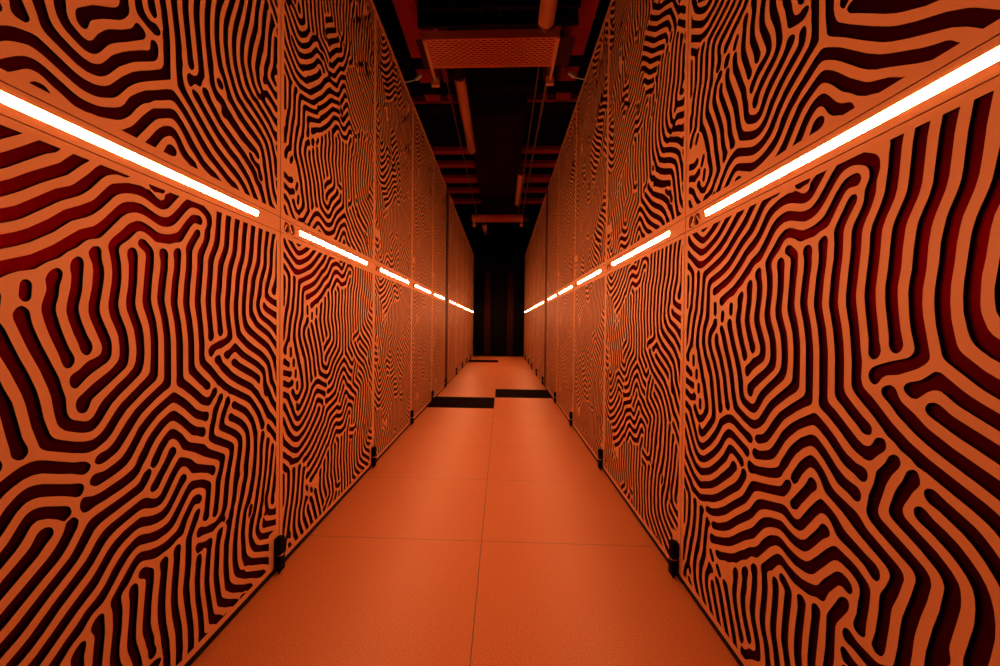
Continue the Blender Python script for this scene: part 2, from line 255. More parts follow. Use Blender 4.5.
    [234,564, 216,566, 180,573, 150,574, 138,579, 132,584, 120,600, 107,612, 79,630, 48,647, 32,660, 28,672, 28,678, 32,684, 42,688, 48,689, 60,685, 84,666, 102,654, 138,637,
    156,621, 168,613, 180,610, 216,603, 240,600, 266,606, 352,636, 378,647, 426,671, 515,732, 577,774, 598,792, 613,810, 624,826, 630,840, 633,852, 636,856, 642,857, 648,862,
    654,863, 660,861, 670,852, 674,846, 674,834, 669,822, 639,780, 622,762, 606,748, 571,726, 468,654, 408,621, 372,605, 332,594, 282,574, 252,566, 234,564],
    [1332,570, 1326,571, 1320,576, 1316,582, 1314,588, 1325,624, 1334,684, 1337,732, 1340,744, 1356,772, 1367,798, 1368,810, 1362,820, 1350,828, 1260,869, 1198,906, 1130,936,
    1122,943, 1108,966, 1099,978, 1086,990, 1074,996, 1062,997, 1056,996, 1047,990, 1018,960, 996,924, 984,914, 972,909, 956,924, 961,942, 969,954, 1001,996, 1026,1019,
    1050,1035, 1062,1038, 1074,1036, 1086,1031, 1117,1008, 1129,996, 1149,972, 1164,960, 1177,954, 1254,928, 1266,919, 1284,902, 1295,894, 1392,846, 1404,837, 1409,828,
    1409,816, 1394,768, 1379,732, 1375,720, 1369,666, 1358,594, 1353,582, 1349,576, 1344,572, 1332,570],
    [216,630, 192,637, 150,655, 84,699, 54,718, 26,738, 22,750, 21,792, 24,808, 30,814, 42,801, 58,768, 66,758, 78,748, 162,689, 180,681, 226,666, 240,665, 252,667, 330,695,
    359,708, 390,727, 426,750, 450,770, 520,822, 534,835, 548,858, 558,866, 564,868, 576,868, 588,863, 594,856, 597,846, 597,840, 594,834, 573,816, 552,795, 426,706, 408,695,
    360,669, 270,635, 252,629, 240,627, 216,630],
    [216,701, 180,712, 164,720, 109,762, 90,780, 47,846, 24,873, 22,882, 23,894, 24,898, 30,903, 48,899, 60,889, 78,862, 116,810, 132,792, 146,780, 174,757, 186,749, 199,744,
    224,738, 240,736, 258,738, 296,750, 324,761, 338,768, 367,786, 426,828, 474,870, 506,912, 516,923, 522,928, 534,933, 552,934, 570,930, 636,905, 644,900, 648,894, 652,882,
    652,876, 642,866, 636,865, 630,860, 606,877, 582,890, 558,896, 552,897, 542,894, 533,888, 510,855, 492,837, 444,800, 420,779, 360,739, 330,725, 258,699, 240,697, 216,701],
    [216,768, 198,775, 180,787, 159,804, 143,822, 84,900, 66,920, 48,937, 39,948, 34,960, 34,966, 35,972, 40,978, 48,981, 54,982, 60,980, 72,972, 174,837, 191,822, 208,810,
    222,804, 234,801, 258,803, 282,809, 306,822, 335,840, 363,858, 386,876, 421,906, 444,932, 470,966, 492,985, 504,993, 516,998, 528,1001, 540,1001, 564,997, 648,967, 678,959,
    686,954, 691,948, 693,942, 690,930, 684,920, 678,917, 666,919, 630,937, 582,954, 558,961, 540,963, 522,960, 510,953, 496,942, 463,900, 432,869, 389,834, 342,803, 306,783,
    276,771, 240,765, 228,765, 216,768],
    [1884,773, 1866,787, 1824,833, 1815,840, 1794,853, 1784,864, 1779,876, 1780,888, 1788,895, 1794,897, 1800,896, 1812,889, 1836,866, 1860,846, 1884,821, 1902,809, 1905,798,
    1905,786, 1904,774, 1902,769, 1890,769, 1884,773],
    [972,821, 966,822, 958,828, 956,834, 956,840, 958,846, 1026,920, 1038,936, 1050,957, 1056,962, 1068,966, 1080,962, 1088,954, 1091,942, 1089,936, 1086,930, 1065,912,
    1045,888, 1018,858, 996,829, 984,823, 972,821],
    [222,833, 204,842, 187,858, 99,984, 90,994, 78,1002, 48,1011, 36,1020, 29,1032, 28,1038, 32,1044, 42,1050, 54,1051, 66,1047, 84,1038, 108,1031, 116,1026, 121,1020, 137,990,
    171,948, 186,917, 209,882, 223,870, 240,865, 258,867, 276,874, 317,900, 340,918, 378,953, 402,978, 416,996, 432,1024, 444,1033, 486,1055, 510,1065, 534,1069, 552,1068,
    570,1063, 660,1029, 690,1023, 702,1018, 714,1008, 716,1002, 714,996, 708,986, 702,983, 696,981, 684,982, 654,996, 618,1007, 564,1027, 540,1030, 516,1027, 486,1014, 466,1002,
    456,991, 438,966, 406,930, 366,894, 342,875, 294,845, 270,832, 258,829, 246,828, 222,833],
    [1890,857, 1878,863, 1872,867, 1852,888, 1830,906, 1818,913, 1794,925, 1782,934, 1747,984, 1718,1020, 1676,1062, 1654,1080, 1628,1104, 1590,1122, 1512,1156, 1464,1179,
    1434,1196, 1380,1235, 1356,1260, 1334,1278, 1330,1284, 1328,1290, 1329,1296, 1332,1302, 1344,1309, 1356,1312, 1362,1311, 1369,1308, 1375,1302, 1383,1284, 1392,1272,
    1428,1249, 1452,1229, 1468,1218, 1528,1188, 1626,1147, 1638,1140, 1668,1116, 1696,1098, 1728,1059, 1758,1034, 1812,965, 1858,930, 1883,906, 1902,895, 1905,876, 1903,864,
    1902,860, 1896,855, 1890,857],
    [690,861, 682,870, 678,882, 678,894, 684,907, 690,910, 696,909, 720,903, 732,902, 756,904, 828,921, 852,929, 876,939, 888,948, 904,978, 920,996, 941,1026, 960,1046,
    990,1071, 1008,1084, 1056,1107, 1074,1108, 1086,1105, 1128,1076, 1170,1039, 1188,1026, 1210,1014, 1224,1009, 1255,1002, 1263,996, 1267,990, 1269,984, 1268,972, 1265,966,
    1260,961, 1254,958, 1242,960, 1218,972, 1188,981, 1176,987, 1120,1038, 1086,1062, 1073,1068, 1056,1068, 1042,1062, 1020,1049, 985,1020, 960,990, 940,960, 919,936, 908,918,
    900,910, 888,903, 876,897, 834,884, 762,870, 732,866, 708,859, 696,859, 690,861],
    [1728,877, 1722,884, 1706,924, 1692,951, 1683,966, 1662,990, 1616,1038, 1596,1051, 1575,1062, 1464,1111, 1446,1117, 1440,1118, 1419,1134, 1392,1146, 1374,1161, 1350,1174,
    1337,1188, 1297,1224, 1242,1267, 1232,1278, 1228,1284, 1224,1302, 1224,1362, 1218,1423, 1212,1465, 1197,1530, 1196,1560, 1204,1638, 1211,1686, 1213,1740, 1214,1752,
    1221,1770, 1249,1812, 1254,1823, 1256,1830, 1259,1860, 1272,1884, 1274,1890, 1274,1902, 1272,1912, 1268,1920, 1260,1927, 1236,1938, 1215,1944, 1194,1944, 1176,1940,
    1164,1933, 1146,1917, 1099,1866, 1080,1848, 1062,1837, 1038,1829, 1014,1826, 996,1828, 936,1846, 918,1849, 894,1849, 870,1842, 852,1833, 834,1819, 760,1740, 750,1731,
    738,1726, 720,1722, 706,1716, 697,1710, 672,1687, 642,1669, 618,1647, 582,1630, 546,1604, 504,1594, 482,1584, 450,1565, 432,1561, 426,1562, 420,1567, 416,1572, 413,1584,
    417,1596, 425,1602, 432,1605, 535,1644, 595,1680, 678,1743, 726,1764, 742,1776, 762,1795, 817,1854, 834,1867, 852,1876, 882,1884, 912,1886, 936,1881, 978,1868, 996,1864,
    1014,1863, 1035,1866, 1048,1872, 1065,1884, 1084,1902, 1128,1949, 1156,1974, 1164,1976, 1206,1977, 1236,1974, 1254,1968, 1291,1950, 1299,1944, 1307,1932, 1310,1920,
    1310,1902, 1300,1872, 1298,1842, 1292,1824, 1282,1800, 1260,1762, 1254,1746, 1252,1734, 1250,1686, 1235,1560, 1237,1536, 1250,1458, 1256,1404, 1262,1368, 1260,1320,
    1264,1302, 1272,1290, 1302,1269, 1365,1212, 1416,1175, 1470,1146, 1602,1088, 1620,1078, 1633,1068, 1674,1028, 1710,990, 1723,972, 1744,936, 1760,912, 1763,900, 1762,894,
    1756,882, 1752,878, 1728,877],
    [228,898, 216,905, 211,912, 209,930, 212,948, 222,958, 246,938, 252,936, 258,937, 264,941, 342,1011, 352,1026, 356,1044, 353,1074, 328,1182, 323,1212, 318,1223, 298,1248,
    282,1278, 262,1308, 237,1362, 233,1380, 233,1398, 239,1446, 248,1470, 270,1515, 274,1530, 280,1644, 285,1668, 292,1686, 303,1698, 318,1706, 421,1734, 474,1757, 498,1769,
    606,1847, 645,1866, 660,1876, 708,1923, 738,1957, 761,1974, 780,1977, 846,1978, 864,1977, 884,1974, 876,1972, 852,1958, 816,1957, 795,1950, 774,1939, 756,1923, 717,1878,
    690,1854, 678,1846, 618,1813, 516,1739, 492,1726, 462,1713, 414,1696, 342,1677, 330,1671, 322,1662, 316,1650, 315,1638, 318,1602, 315,1566, 315,1512, 309,1494, 288,1462,
    280,1446, 274,1422, 272,1398, 272,1386, 276,1368, 292,1332, 299,1320, 319,1296, 350,1242, 360,1218, 367,1194, 394,1068, 397,1044, 397,1026, 391,1008, 382,996, 336,952,
    287,912, 276,905, 258,898, 240,896, 228,898],
    [732,929, 718,936, 713,942, 711,948, 714,960, 720,967, 732,971, 756,969, 768,970, 810,984, 828,992, 841,1002, 858,1020, 882,1050, 903,1080, 942,1112, 966,1129, 1002,1149,
    1068,1181, 1080,1181, 1086,1179, 1134,1149, 1164,1127, 1200,1095, 1213,1086, 1248,1070, 1272,1067, 1284,1062, 1289,1056, 1291,1044, 1287,1032, 1284,1028, 1278,1024,
    1266,1022, 1242,1035, 1212,1045, 1194,1055, 1134,1105, 1090,1134, 1074,1140, 1062,1139, 1024,1122, 990,1104, 944,1068, 924,1048, 871,978, 852,962, 828,951, 792,940, 744,929,
    732,929],
    [1896,940, 1884,945, 1878,950, 1860,970, 1825,1002, 1815,1014, 1794,1048, 1788,1052, 1782,1053, 1776,1050, 1770,1052, 1754,1068, 1751,1074, 1749,1092, 1743,1110, 1742,1152,
    1739,1170, 1734,1182, 1722,1195, 1697,1212, 1675,1224, 1638,1242, 1536,1287, 1494,1315, 1488,1316, 1476,1315, 1461,1308, 1434,1287, 1428,1286, 1416,1287, 1403,1296,
    1398,1302, 1396,1308, 1397,1314, 1401,1320, 1410,1326, 1434,1332, 1446,1337, 1476,1359, 1482,1361, 1494,1359, 1541,1326, 1561,1314, 1585,1302, 1686,1257, 1704,1247,
    1752,1216, 1762,1206, 1768,1194, 1773,1176, 1779,1140, 1787,1122, 1802,1104, 1832,1062, 1846,1038, 1854,1028, 1884,999, 1902,989, 1905,978, 1905,954, 1902,943, 1896,940],
    [210,963, 186,978, 148,1020, 145,1026, 144,1032, 145,1038, 150,1046, 156,1050, 162,1053, 168,1052, 181,1044, 197,1020, 204,1013, 216,1007, 228,1005, 234,1007, 246,1012,
    264,1027, 276,1043, 280,1056, 279,1068, 276,1083, 259,1128, 251,1158, 230,1194, 216,1237, 193,1278, 180,1322, 174,1336, 163,1356, 160,1368, 163,1398, 172,1452, 185,1488,
    205,1536, 210,1554, 213,1596, 221,1638, 229,1704, 229,1722, 232,1734, 237,1740, 246,1746, 329,1770, 420,1800, 434,1806, 486,1836, 528,1867, 618,1926, 641,1950, 667,1974,
    678,1977, 702,1978, 714,1976, 718,1974, 709,1962, 688,1944, 642,1898, 564,1849, 510,1810, 468,1784, 420,1763, 330,1736, 282,1720, 270,1712, 266,1704, 256,1650, 246,1542,
    241,1524, 222,1481, 209,1446, 201,1398, 200,1380, 204,1362, 234,1290, 255,1248, 267,1212, 285,1182, 290,1170, 313,1104, 323,1050, 320,1038, 313,1026, 270,984, 258,976,
    240,969, 228,962, 222,967, 216,962, 210,963],
    [750,995, 738,998, 733,1002, 728,1008, 729,1014, 738,1027, 750,1032, 774,1037, 792,1047, 810,1064, 852,1114, 888,1149, 942,1184, 1011,1224, 1018,1230, 1022,1236, 1024,1242,
    1025,1254, 1024,1374, 1023,1404, 1014,1458, 1008,1482, 992,1530, 989,1554, 996,1614, 1003,1650, 1006,1680, 1006,1698, 1000,1716, 1000,1728, 1002,1734, 1008,1740, 1014,1743,
    1026,1744, 1037,1740, 1043,1734, 1047,1722, 1045,1698, 1045,1668, 1036,1620, 1027,1548, 1030,1530, 1048,1470, 1059,1404, 1061,1374, 1062,1278, 1062,1224, 1060,1212,
    1055,1206, 1050,1202, 1020,1189, 984,1170, 918,1128, 899,1110, 836,1038, 816,1019, 804,1012, 774,1000, 762,996, 750,995],
    [1896,1025, 1885,1032, 1879,1038, 1840,1098, 1815,1122, 1810,1134, 1794,1200, 1785,1218, 1776,1230, 1758,1244, 1705,1278, 1602,1323, 1578,1336, 1506,1385, 1499,1392,
    1495,1398, 1478,1470, 1475,1494, 1472,1524, 1473,1560, 1482,1620, 1485,1668, 1497,1722, 1504,1740, 1521,1776, 1529,1800, 1533,1824, 1541,1902, 1554,1974, 1566,1978,
    1584,1978, 1594,1974, 1581,1902, 1575,1848, 1568,1800, 1559,1770, 1535,1716, 1529,1692, 1523,1656, 1519,1614, 1512,1566, 1511,1524, 1515,1482, 1528,1428, 1534,1416,
    1542,1407, 1590,1372, 1645,1344, 1734,1304, 1770,1281, 1794,1263, 1806,1251, 1816,1236, 1837,1194, 1843,1176, 1850,1146, 1855,1134, 1873,1110, 1885,1092, 1902,1074,
    1906,1056, 1905,1032, 1902,1022, 1896,1025],
    [222,1031, 216,1034, 212,1038, 209,1044, 208,1080, 210,1086, 216,1091, 222,1093, 228,1093, 234,1090, 238,1086, 241,1080, 242,1044, 239,1038, 234,1033, 228,1031, 222,1031],
    [690,1048, 648,1061, 576,1088, 564,1096, 557,1104, 536,1164, 521,1230, 511,1260, 481,1326, 452,1380, 438,1415, 423,1440, 422,1446, 421,1458, 426,1467, 432,1471, 438,1471,
    444,1470, 456,1460, 470,1440, 504,1364, 530,1314, 550,1266, 559,1236, 570,1182, 587,1134, 594,1124, 600,1118, 618,1109, 663,1092, 696,1084, 720,1083, 738,1089, 753,1098,
    766,1110, 806,1158, 828,1180, 936,1255, 949,1266, 955,1278, 959,1332, 959,1386, 955,1422, 949,1452, 942,1472, 925,1512, 920,1536, 933,1674, 936,1692, 936,1704, 930,1716,
    909,1728, 902,1734, 900,1740, 901,1746, 903,1752, 906,1756, 912,1760, 918,1761, 930,1760, 936,1758, 966,1735, 974,1722, 975,1710, 974,1668, 966,1614, 960,1548, 964,1524,
    979,1482, 986,1458, 994,1410, 996,1380, 996,1320, 995,1266, 993,1254, 985,1242, 978,1236, 927,1206, 852,1154, 822,1122, 794,1086, 774,1069, 756,1059, 732,1048, 708,1045,
    690,1048],
    [432,1055, 426,1058, 420,1068, 417,1098, 391,1212, 385,1230, 357,1284, 335,1314, 310,1356, 305,1368, 300,1386, 300,1398, 302,1416, 309,1434, 316,1446, 347,1476, 360,1501,
    366,1503, 378,1503, 384,1507, 390,1500, 394,1494, 397,1482, 395,1470, 391,1464, 378,1449, 354,1430, 348,1424, 340,1410, 337,1392, 342,1375, 358,1344, 365,1332, 389,1302,
    417,1242, 430,1206, 446,1140, 450,1112, 464,1086, 463,1074, 456,1064, 444,1056, 432,1055],
    [102,1062, 78,1071, 54,1077, 42,1082, 30,1092, 26,1098, 26,1104, 29,1110, 36,1115, 48,1119, 54,1119, 102,1100, 120,1098, 132,1102, 144,1109, 156,1111, 168,1107, 174,1100,
    177,1092, 174,1080, 168,1072, 162,1068, 156,1066, 138,1065, 120,1061, 108,1060, 102,1062],
    [498,1084, 488,1092, 484,1098, 480,1122, 472,1152, 457,1218, 451,1236, 435,1266, 420,1302, 381,1362, 372,1386, 370,1398, 370,1410, 374,1422, 378,1428, 384,1432, 390,1433,
    396,1432, 402,1429, 407,1422, 409,1416, 413,1392, 417,1380, 453,1320, 467,1284, 488,1242, 513,1140, 527,1110, 528,1098, 522,1087, 516,1082, 510,1081, 498,1084],
    [1278,1090, 1248,1100, 1230,1110, 1177,1152, 1134,1182, 1101,1200, 1094,1206, 1091,1212, 1090,1224, 1091,1248, 1088,1392, 1079,1458, 1059,1530, 1058,1554, 1066,1626,
    1076,1674, 1077,1704, 1073,1728, 1074,1740, 1080,1749, 1092,1757, 1104,1759, 1110,1757, 1116,1750, 1118,1740, 1115,1704, 1114,1680, 1104,1620, 1096,1542, 1098,1528,
    1117,1458, 1126,1398, 1128,1368, 1129,1248, 1130,1236, 1134,1228, 1140,1222, 1164,1208, 1253,1140, 1272,1130, 1284,1129, 1296,1133, 1303,1140, 1313,1158, 1320,1162,
    1332,1165, 1338,1165, 1344,1161, 1348,1152, 1348,1140, 1345,1134, 1340,1128, 1325,1116, 1302,1093, 1290,1089, 1278,1090],
    [198,1112, 193,1116, 189,1122, 188,1158, 191,1164, 198,1169, 204,1170, 210,1169, 216,1164, 220,1158, 221,1128, 220,1122, 216,1115, 210,1112, 204,1111, 198,1112],
    [678,1115, 648,1126, 630,1134, 616,1146, 608,1158, 601,1182, 590,1242, 582,1266, 558,1323, 525,1386, 491,1464, 489,1476, 490,1482, 498,1495, 510,1502, 516,1501, 527,1494,
    532,1488, 538,1458, 544,1440, 564,1394, 616,1290, 624,1260, 635,1230, 637,1194, 639,1182, 648,1167, 660,1159, 696,1147, 708,1147, 719,1152, 726,1158, 746,1188, 762,1206,
    816,1248, 852,1272, 872,1290, 882,1301, 890,1320, 893,1350, 893,1368, 888,1404, 882,1434, 853,1500, 849,1524, 850,1542, 858,1584, 861,1626, 861,1662, 855,1686, 854,1698,
    857,1710, 864,1718, 876,1723, 888,1721, 894,1716, 897,1710, 901,1698, 901,1686, 898,1602, 890,1542, 889,1524, 893,1506, 919,1446, 926,1416, 930,1374, 931,1350, 929,1320,
    924,1296, 915,1278, 903,1266, 826,1212, 796,1188, 785,1176, 752,1134, 738,1121, 726,1113, 714,1110, 696,1111, 678,1115],
    [1902,1115, 1889,1122, 1881,1134, 1876,1170, 1872,1182, 1858,1212, 1843,1248, 1830,1266, 1812,1285, 1788,1307, 1768,1320, 1674,1365, 1638,1384, 1602,1400, 1578,1417,
    1566,1428, 1558,1440, 1551,1458, 1541,1500, 1539,1536, 1541,1572, 1553,1668, 1557,1686, 1564,1710, 1588,1764, 1594,1782, 1606,1842, 1610,1884, 1624,1974, 1632,1977,
    1656,1977, 1664,1974, 1650,1878, 1647,1842, 1639,1794, 1629,1764, 1600,1704, 1593,1674, 1585,1614, 1578,1578, 1577,1560, 1576,1518, 1578,1501, 1582,1488, 1592,1464,
    1601,1452, 1608,1446, 1646,1422, 1704,1392, 1764,1365, 1794,1348, 1812,1335, 1835,1314, 1866,1282, 1881,1272, 1883,1260, 1888,1254, 1888,1248, 1885,1242, 1884,1236,
    1885,1230, 1890,1221, 1902,1208, 1905,1200, 1906,1134, 1905,1122, 1902,1115],
    [114,1127, 84,1138, 54,1142, 48,1143, 36,1152, 32,1158, 29,1164, 30,1170, 34,1176, 48,1181, 66,1178, 90,1171, 143,1164, 150,1159, 153,1152, 153,1146, 150,1137, 144,1129,
    138,1126, 132,1125, 114,1127],
    [1698,1133, 1668,1156, 1632,1176, 1524,1222, 1464,1252, 1457,1260, 1455,1266, 1456,1272, 1459,1278, 1464,1282, 1476,1286, 1482,1286, 1494,1282, 1517,1266, 1528,1260,
    1620,1221, 1704,1180, 1713,1170, 1717,1158, 1716,1152, 1710,1135, 1704,1131, 1698,1133],
    [1266,1164, 1246,1182, 1218,1202, 1192,1224, 1170,1240, 1163,1248, 1160,1254, 1158,1266, 1157,1368, 1154,1404, 1146,1458, 1129,1524, 1126,1542, 1134,1626, 1143,1680,
    1145,1728, 1142,1758, 1144,1770, 1154,1788, 1197,1848, 1206,1855, 1212,1858, 1224,1858, 1229,1854, 1232,1848, 1233,1842, 1229,1830, 1206,1800, 1194,1782, 1187,1770,
    1183,1758, 1182,1746, 1181,1686, 1171,1614, 1166,1560, 1165,1542, 1168,1524, 1183,1464, 1191,1416, 1195,1368, 1196,1284, 1199,1272, 1208,1260, 1236,1236, 1266,1212,
    1293,1194, 1299,1188, 1301,1182, 1301,1170, 1296,1164, 1290,1161, 1278,1160, 1266,1164],
    [684,1174, 678,1177, 672,1182, 666,1194, 665,1206, 666,1212, 672,1224, 726,1263, 780,1295, 798,1308, 816,1326, 823,1344, 823,1374, 818,1410, 811,1428, 787,1476, 783,1488,
    780,1506, 780,1524, 791,1584, 794,1614, 794,1632, 791,1656, 786,1680, 779,1704, 780,1716, 786,1728, 798,1742, 829,1770, 858,1800, 876,1811, 894,1820, 912,1823, 930,1821,
    954,1814, 984,1802, 1002,1798, 1020,1799, 1044,1802, 1059,1806, 1086,1816, 1098,1823, 1105,1830, 1144,1878, 1170,1904, 1188,1914, 1212,1918, 1230,1918, 1236,1915, 1242,1909,
    1245,1902, 1246,1896, 1242,1886, 1236,1881, 1230,1879, 1206,1881, 1194,1879, 1188,1875, 1179,1866, 1164,1848, 1125,1794, 1116,1786, 1110,1783, 1080,1776, 1056,1766,
    990,1761, 978,1763, 954,1777, 936,1784, 924,1787, 912,1787, 900,1783, 894,1779, 864,1748, 836,1728, 828,1721, 822,1710, 821,1698, 830,1662, 832,1614, 829,1584, 819,1530,
    819,1512, 825,1488, 848,1440, 856,1416, 861,1386, 863,1362, 862,1338, 859,1320, 854,1308, 846,1299, 798,1265, 720,1212, 716,1206, 710,1188, 702,1177, 696,1174, 684,1174],
    [180,1182, 174,1182, 168,1185, 162,1193, 161,1200, 160,1224, 161,1230, 165,1236, 174,1241, 180,1241, 189,1236, 193,1230, 194,1224, 194,1194, 191,1188, 186,1184, 180,1182],
    [90,1194, 78,1200, 48,1209, 39,1218, 36,1224, 35,1230, 37,1236, 42,1243, 54,1249, 60,1250, 68,1248, 90,1233, 116,1224, 123,1218, 126,1212, 127,1206, 127,1200, 120,1192,
    108,1188, 102,1189, 90,1194],
    [138,1247, 132,1248, 126,1252, 122,1260, 120,1296, 120,1302, 126,1311, 132,1314, 138,1315, 144,1314, 150,1309, 153,1302, 155,1266, 154,1260, 150,1252, 144,1248, 138,1247],
    [1902,1244, 1898,1248, 1897,1254, 1892,1260, 1892,1272, 1896,1275, 1902,1276, 1905,1266, 1904,1248, 1902,1244],
    [654,1258, 648,1266, 645,1278, 647,1290, 651,1296, 654,1299, 678,1312, 696,1328, 708,1336, 732,1344, 744,1350, 751,1356, 756,1368, 755,1380, 751,1392, 714,1470, 710,1482,
    708,1494, 709,1518, 720,1568, 725,1620, 722,1644, 710,1668, 709,1680, 712,1686, 720,1696, 726,1700, 738,1703, 744,1703, 750,1699, 755,1692, 756,1662, 763,1638, 765,1626,
    765,1608, 761,1578, 748,1512, 748,1494, 754,1476, 783,1416, 791,1398, 794,1374, 792,1350, 786,1336, 774,1324, 732,1302, 714,1291, 702,1283, 672,1256, 666,1254, 660,1255,
    654,1258],
    [60,1270, 48,1278, 42,1284, 39,1290, 38,1302, 43,1314, 84,1368, 92,1386, 97,1404, 105,1452, 112,1476, 121,1506, 139,1548, 144,1567, 148,1602, 157,1638, 159,1656, 163,1710,
    159,1740, 161,1746, 164,1752, 174,1760, 180,1762, 186,1757, 192,1756, 196,1752, 202,1740, 203,1734, 199,1704, 195,1650, 185,1596, 180,1554, 156,1492, 144,1455, 131,1386,
    128,1356, 123,1350, 108,1342, 102,1336, 90,1318, 84,1302, 85,1278, 83,1272, 78,1268, 72,1267, 60,1270],
    [1896,1301, 1884,1309, 1835,1350, 1794,1381, 1773,1392, 1680,1433, 1662,1444, 1638,1467, 1614,1487, 1607,1500, 1604,1524, 1603,1548, 1611,1608, 1618,1644, 1622,1680,
    1628,1698, 1644,1728, 1664,1770, 1674,1794, 1682,1884, 1697,1974, 1710,1978, 1728,1978, 1738,1974, 1719,1872, 1714,1794, 1707,1770, 1674,1704, 1666,1686, 1663,1668,
    1658,1626, 1645,1590, 1642,1578, 1641,1536, 1643,1524, 1650,1512, 1662,1499, 1680,1476, 1692,1466, 1706,1458, 1782,1425, 1806,1413, 1824,1401, 1874,1362, 1902,1344,
    1906,1332, 1905,1308, 1902,1299, 1896,1301],
    [1302,1306, 1296,1309, 1291,1314, 1285,1326, 1286,1338, 1289,1344, 1296,1352, 1308,1359, 1356,1375, 1404,1387, 1416,1394, 1423,1404, 1424,1416, 1413,1458, 1407,1494,
    1403,1554, 1405,1578, 1412,1614, 1415,1662, 1421,1704, 1424,1722, 1428,1734, 1452,1783, 1462,1812, 1475,1926, 1484,1974, 1494,1978, 1512,1978, 1518,1977, 1525,1974,
    1518,1944, 1512,1911, 1502,1818, 1494,1788, 1470,1734, 1462,1710, 1455,1668, 1451,1608, 1443,1560, 1442,1524, 1445,1494, 1464,1404, 1465,1392, 1463,1386, 1459,1380,
    1446,1370, 1433,1362, 1380,1341, 1350,1337, 1338,1333, 1329,1326, 1320,1314, 1314,1308, 1308,1306, 1302,1306],
    [636,1319, 630,1323, 624,1332, 613,1362, 585,1422, 572,1458, 564,1488, 564,1500, 566,1512, 578,1548, 578,1560, 575,1578, 578,1590, 586,1602, 592,1608, 606,1616, 612,1617,
    621,1614, 625,1608, 627,1602, 625,1590, 617,1566, 614,1536, 606,1506, 605,1494, 607,1482, 624,1430, 645,1380, 660,1356, 664,1344, 661,1332, 654,1323, 648,1319, 642,1318,
    636,1319],
    [24,1352, 21,1368, 23,1392, 31,1410, 36,1429, 57,1530, 65,1554, 78,1574, 82,1584, 86,1614, 92,1644, 97,1692, 96,1728, 93,1740, 87,1752, 72,1766, 32,1788, 26,1794, 24,1798,
    24,1809, 29,1818, 42,1820, 52,1818, 60,1815, 106,1782, 125,1764, 128,1758, 131,1746, 133,1692, 129,1650, 120,1602, 116,1566, 112,1554, 98,1530, 93,1518, 78,1458, 70,1416,
    59,1374, 54,1363, 47,1356, 36,1352, 24,1352],
    [696,1355, 690,1358, 682,1368, 674,1392, 659,1422, 643,1464, 638,1482, 636,1494, 639,1518, 649,1560, 652,1584, 652,1602, 648,1620, 649,1632, 653,1644, 660,1652, 672,1660,
    678,1660, 684,1659, 690,1654, 692,1650, 694,1638, 691,1608, 689,1566, 686,1548, 677,1512, 676,1500, 677,1488, 684,1464, 702,1422, 708,1410, 720,1392, 723,1380, 721,1368,
    714,1358, 708,1354, 702,1353, 696,1355],
    [1290,1380, 1285,1386, 1283,1392, 1283,1428, 1269,1518, 1265,1554, 1267,1584, 1279,1680, 1281,1728, 1287,1752, 1316,1806, 1326,1833, 1336,1902, 1337,1932, 1341,1956,
    1339,1974, 1356,1978, 1374,1978, 1383,1974, 1376,1938, 1370,1866, 1365,1830, 1358,1806, 1331,1758, 1322,1734, 1320,1722, 1316,1668, 1304,1572, 1304,1554, 1306,1524,
    1316,1458, 1319,1428, 1324,1410, 1325,1398, 1320,1386, 1314,1380, 1308,1376, 1302,1375, 1296,1376, 1290,1380],
    [1896,1378, 1878,1390, 1854,1411, 1809,1440, 1784,1452, 1728,1475, 1710,1485, 1695,1500, 1683,1518, 1673,1536, 1670,1548, 1669,1560, 1671,1572, 1688,1626, 1699,1686,
    1706,1704, 1734,1761, 1742,1782, 1744,1800, 1744,1848, 1747,1872, 1768,1974, 1776,1977, 1788,1978, 1800,1978, 1810,1974, 1803,1956, 1782,1868, 1780,1848, 1780,1800,
    1779,1782, 1772,1758, 1736,1680, 1734,1668, 1726,1608, 1710,1576, 1708,1566, 1708,1554, 1711,1542, 1721,1524, 1732,1512, 1740,1506, 1752,1500, 1824,1472, 1860,1452,
    1878,1449, 1902,1450, 1903,1446, 1902,1440, 1897,1434, 1896,1428, 1904,1410, 1906,1386, 1902,1375, 1896,1378],
    [1368,1396, 1362,1398, 1355,1404, 1349,1416, 1349,1440, 1337,1518, 1334,1548, 1334,1578, 1341,1620, 1350,1716, 1354,1734, 1358,1746, 1386,1798, 1394,1818, 1398,1848,
    1407,1938, 1414,1974, 1422,1977, 1446,1977, 1454,1974, 1446,1932, 1436,1830, 1432,1812, 1426,1794, 1398,1740, 1392,1722, 1385,1668, 1382,1620, 1373,1572, 1373,1548,
    1377,1506, 1384,1458, 1393,1422, 1390,1410, 1386,1404, 1380,1399, 1374,1396, 1368,1396],
    [1884,1481, 1800,1510, 1764,1523, 1751,1530, 1739,1542, 1736,1548, 1736,1560, 1740,1570, 1746,1574, 1752,1575, 1758,1572, 1782,1555, 1794,1549, 1872,1526, 1902,1520,
    1905,1512, 1906,1500, 1905,1488, 1902,1480, 1884,1481],
    [432,1486, 427,1494, 427,1500, 431,1530, 435,1536, 444,1541, 450,1541, 458,1536, 462,1530, 463,1524, 460,1494, 457,1488, 450,1483, 438,1483, 432,1486],
    [366,1514, 361,1518, 357,1524, 355,1572, 358,1578, 365,1584, 372,1585, 378,1584, 384,1580, 388,1572, 390,1530, 389,1524, 378,1514, 372,1513, 366,1514],
    [510,1517, 505,1524, 504,1530, 507,1560, 509,1566, 514,1572, 522,1575, 528,1574, 534,1571, 538,1566, 540,1560, 537,1524, 534,1518, 528,1514, 522,1512, 516,1513, 510,1517],
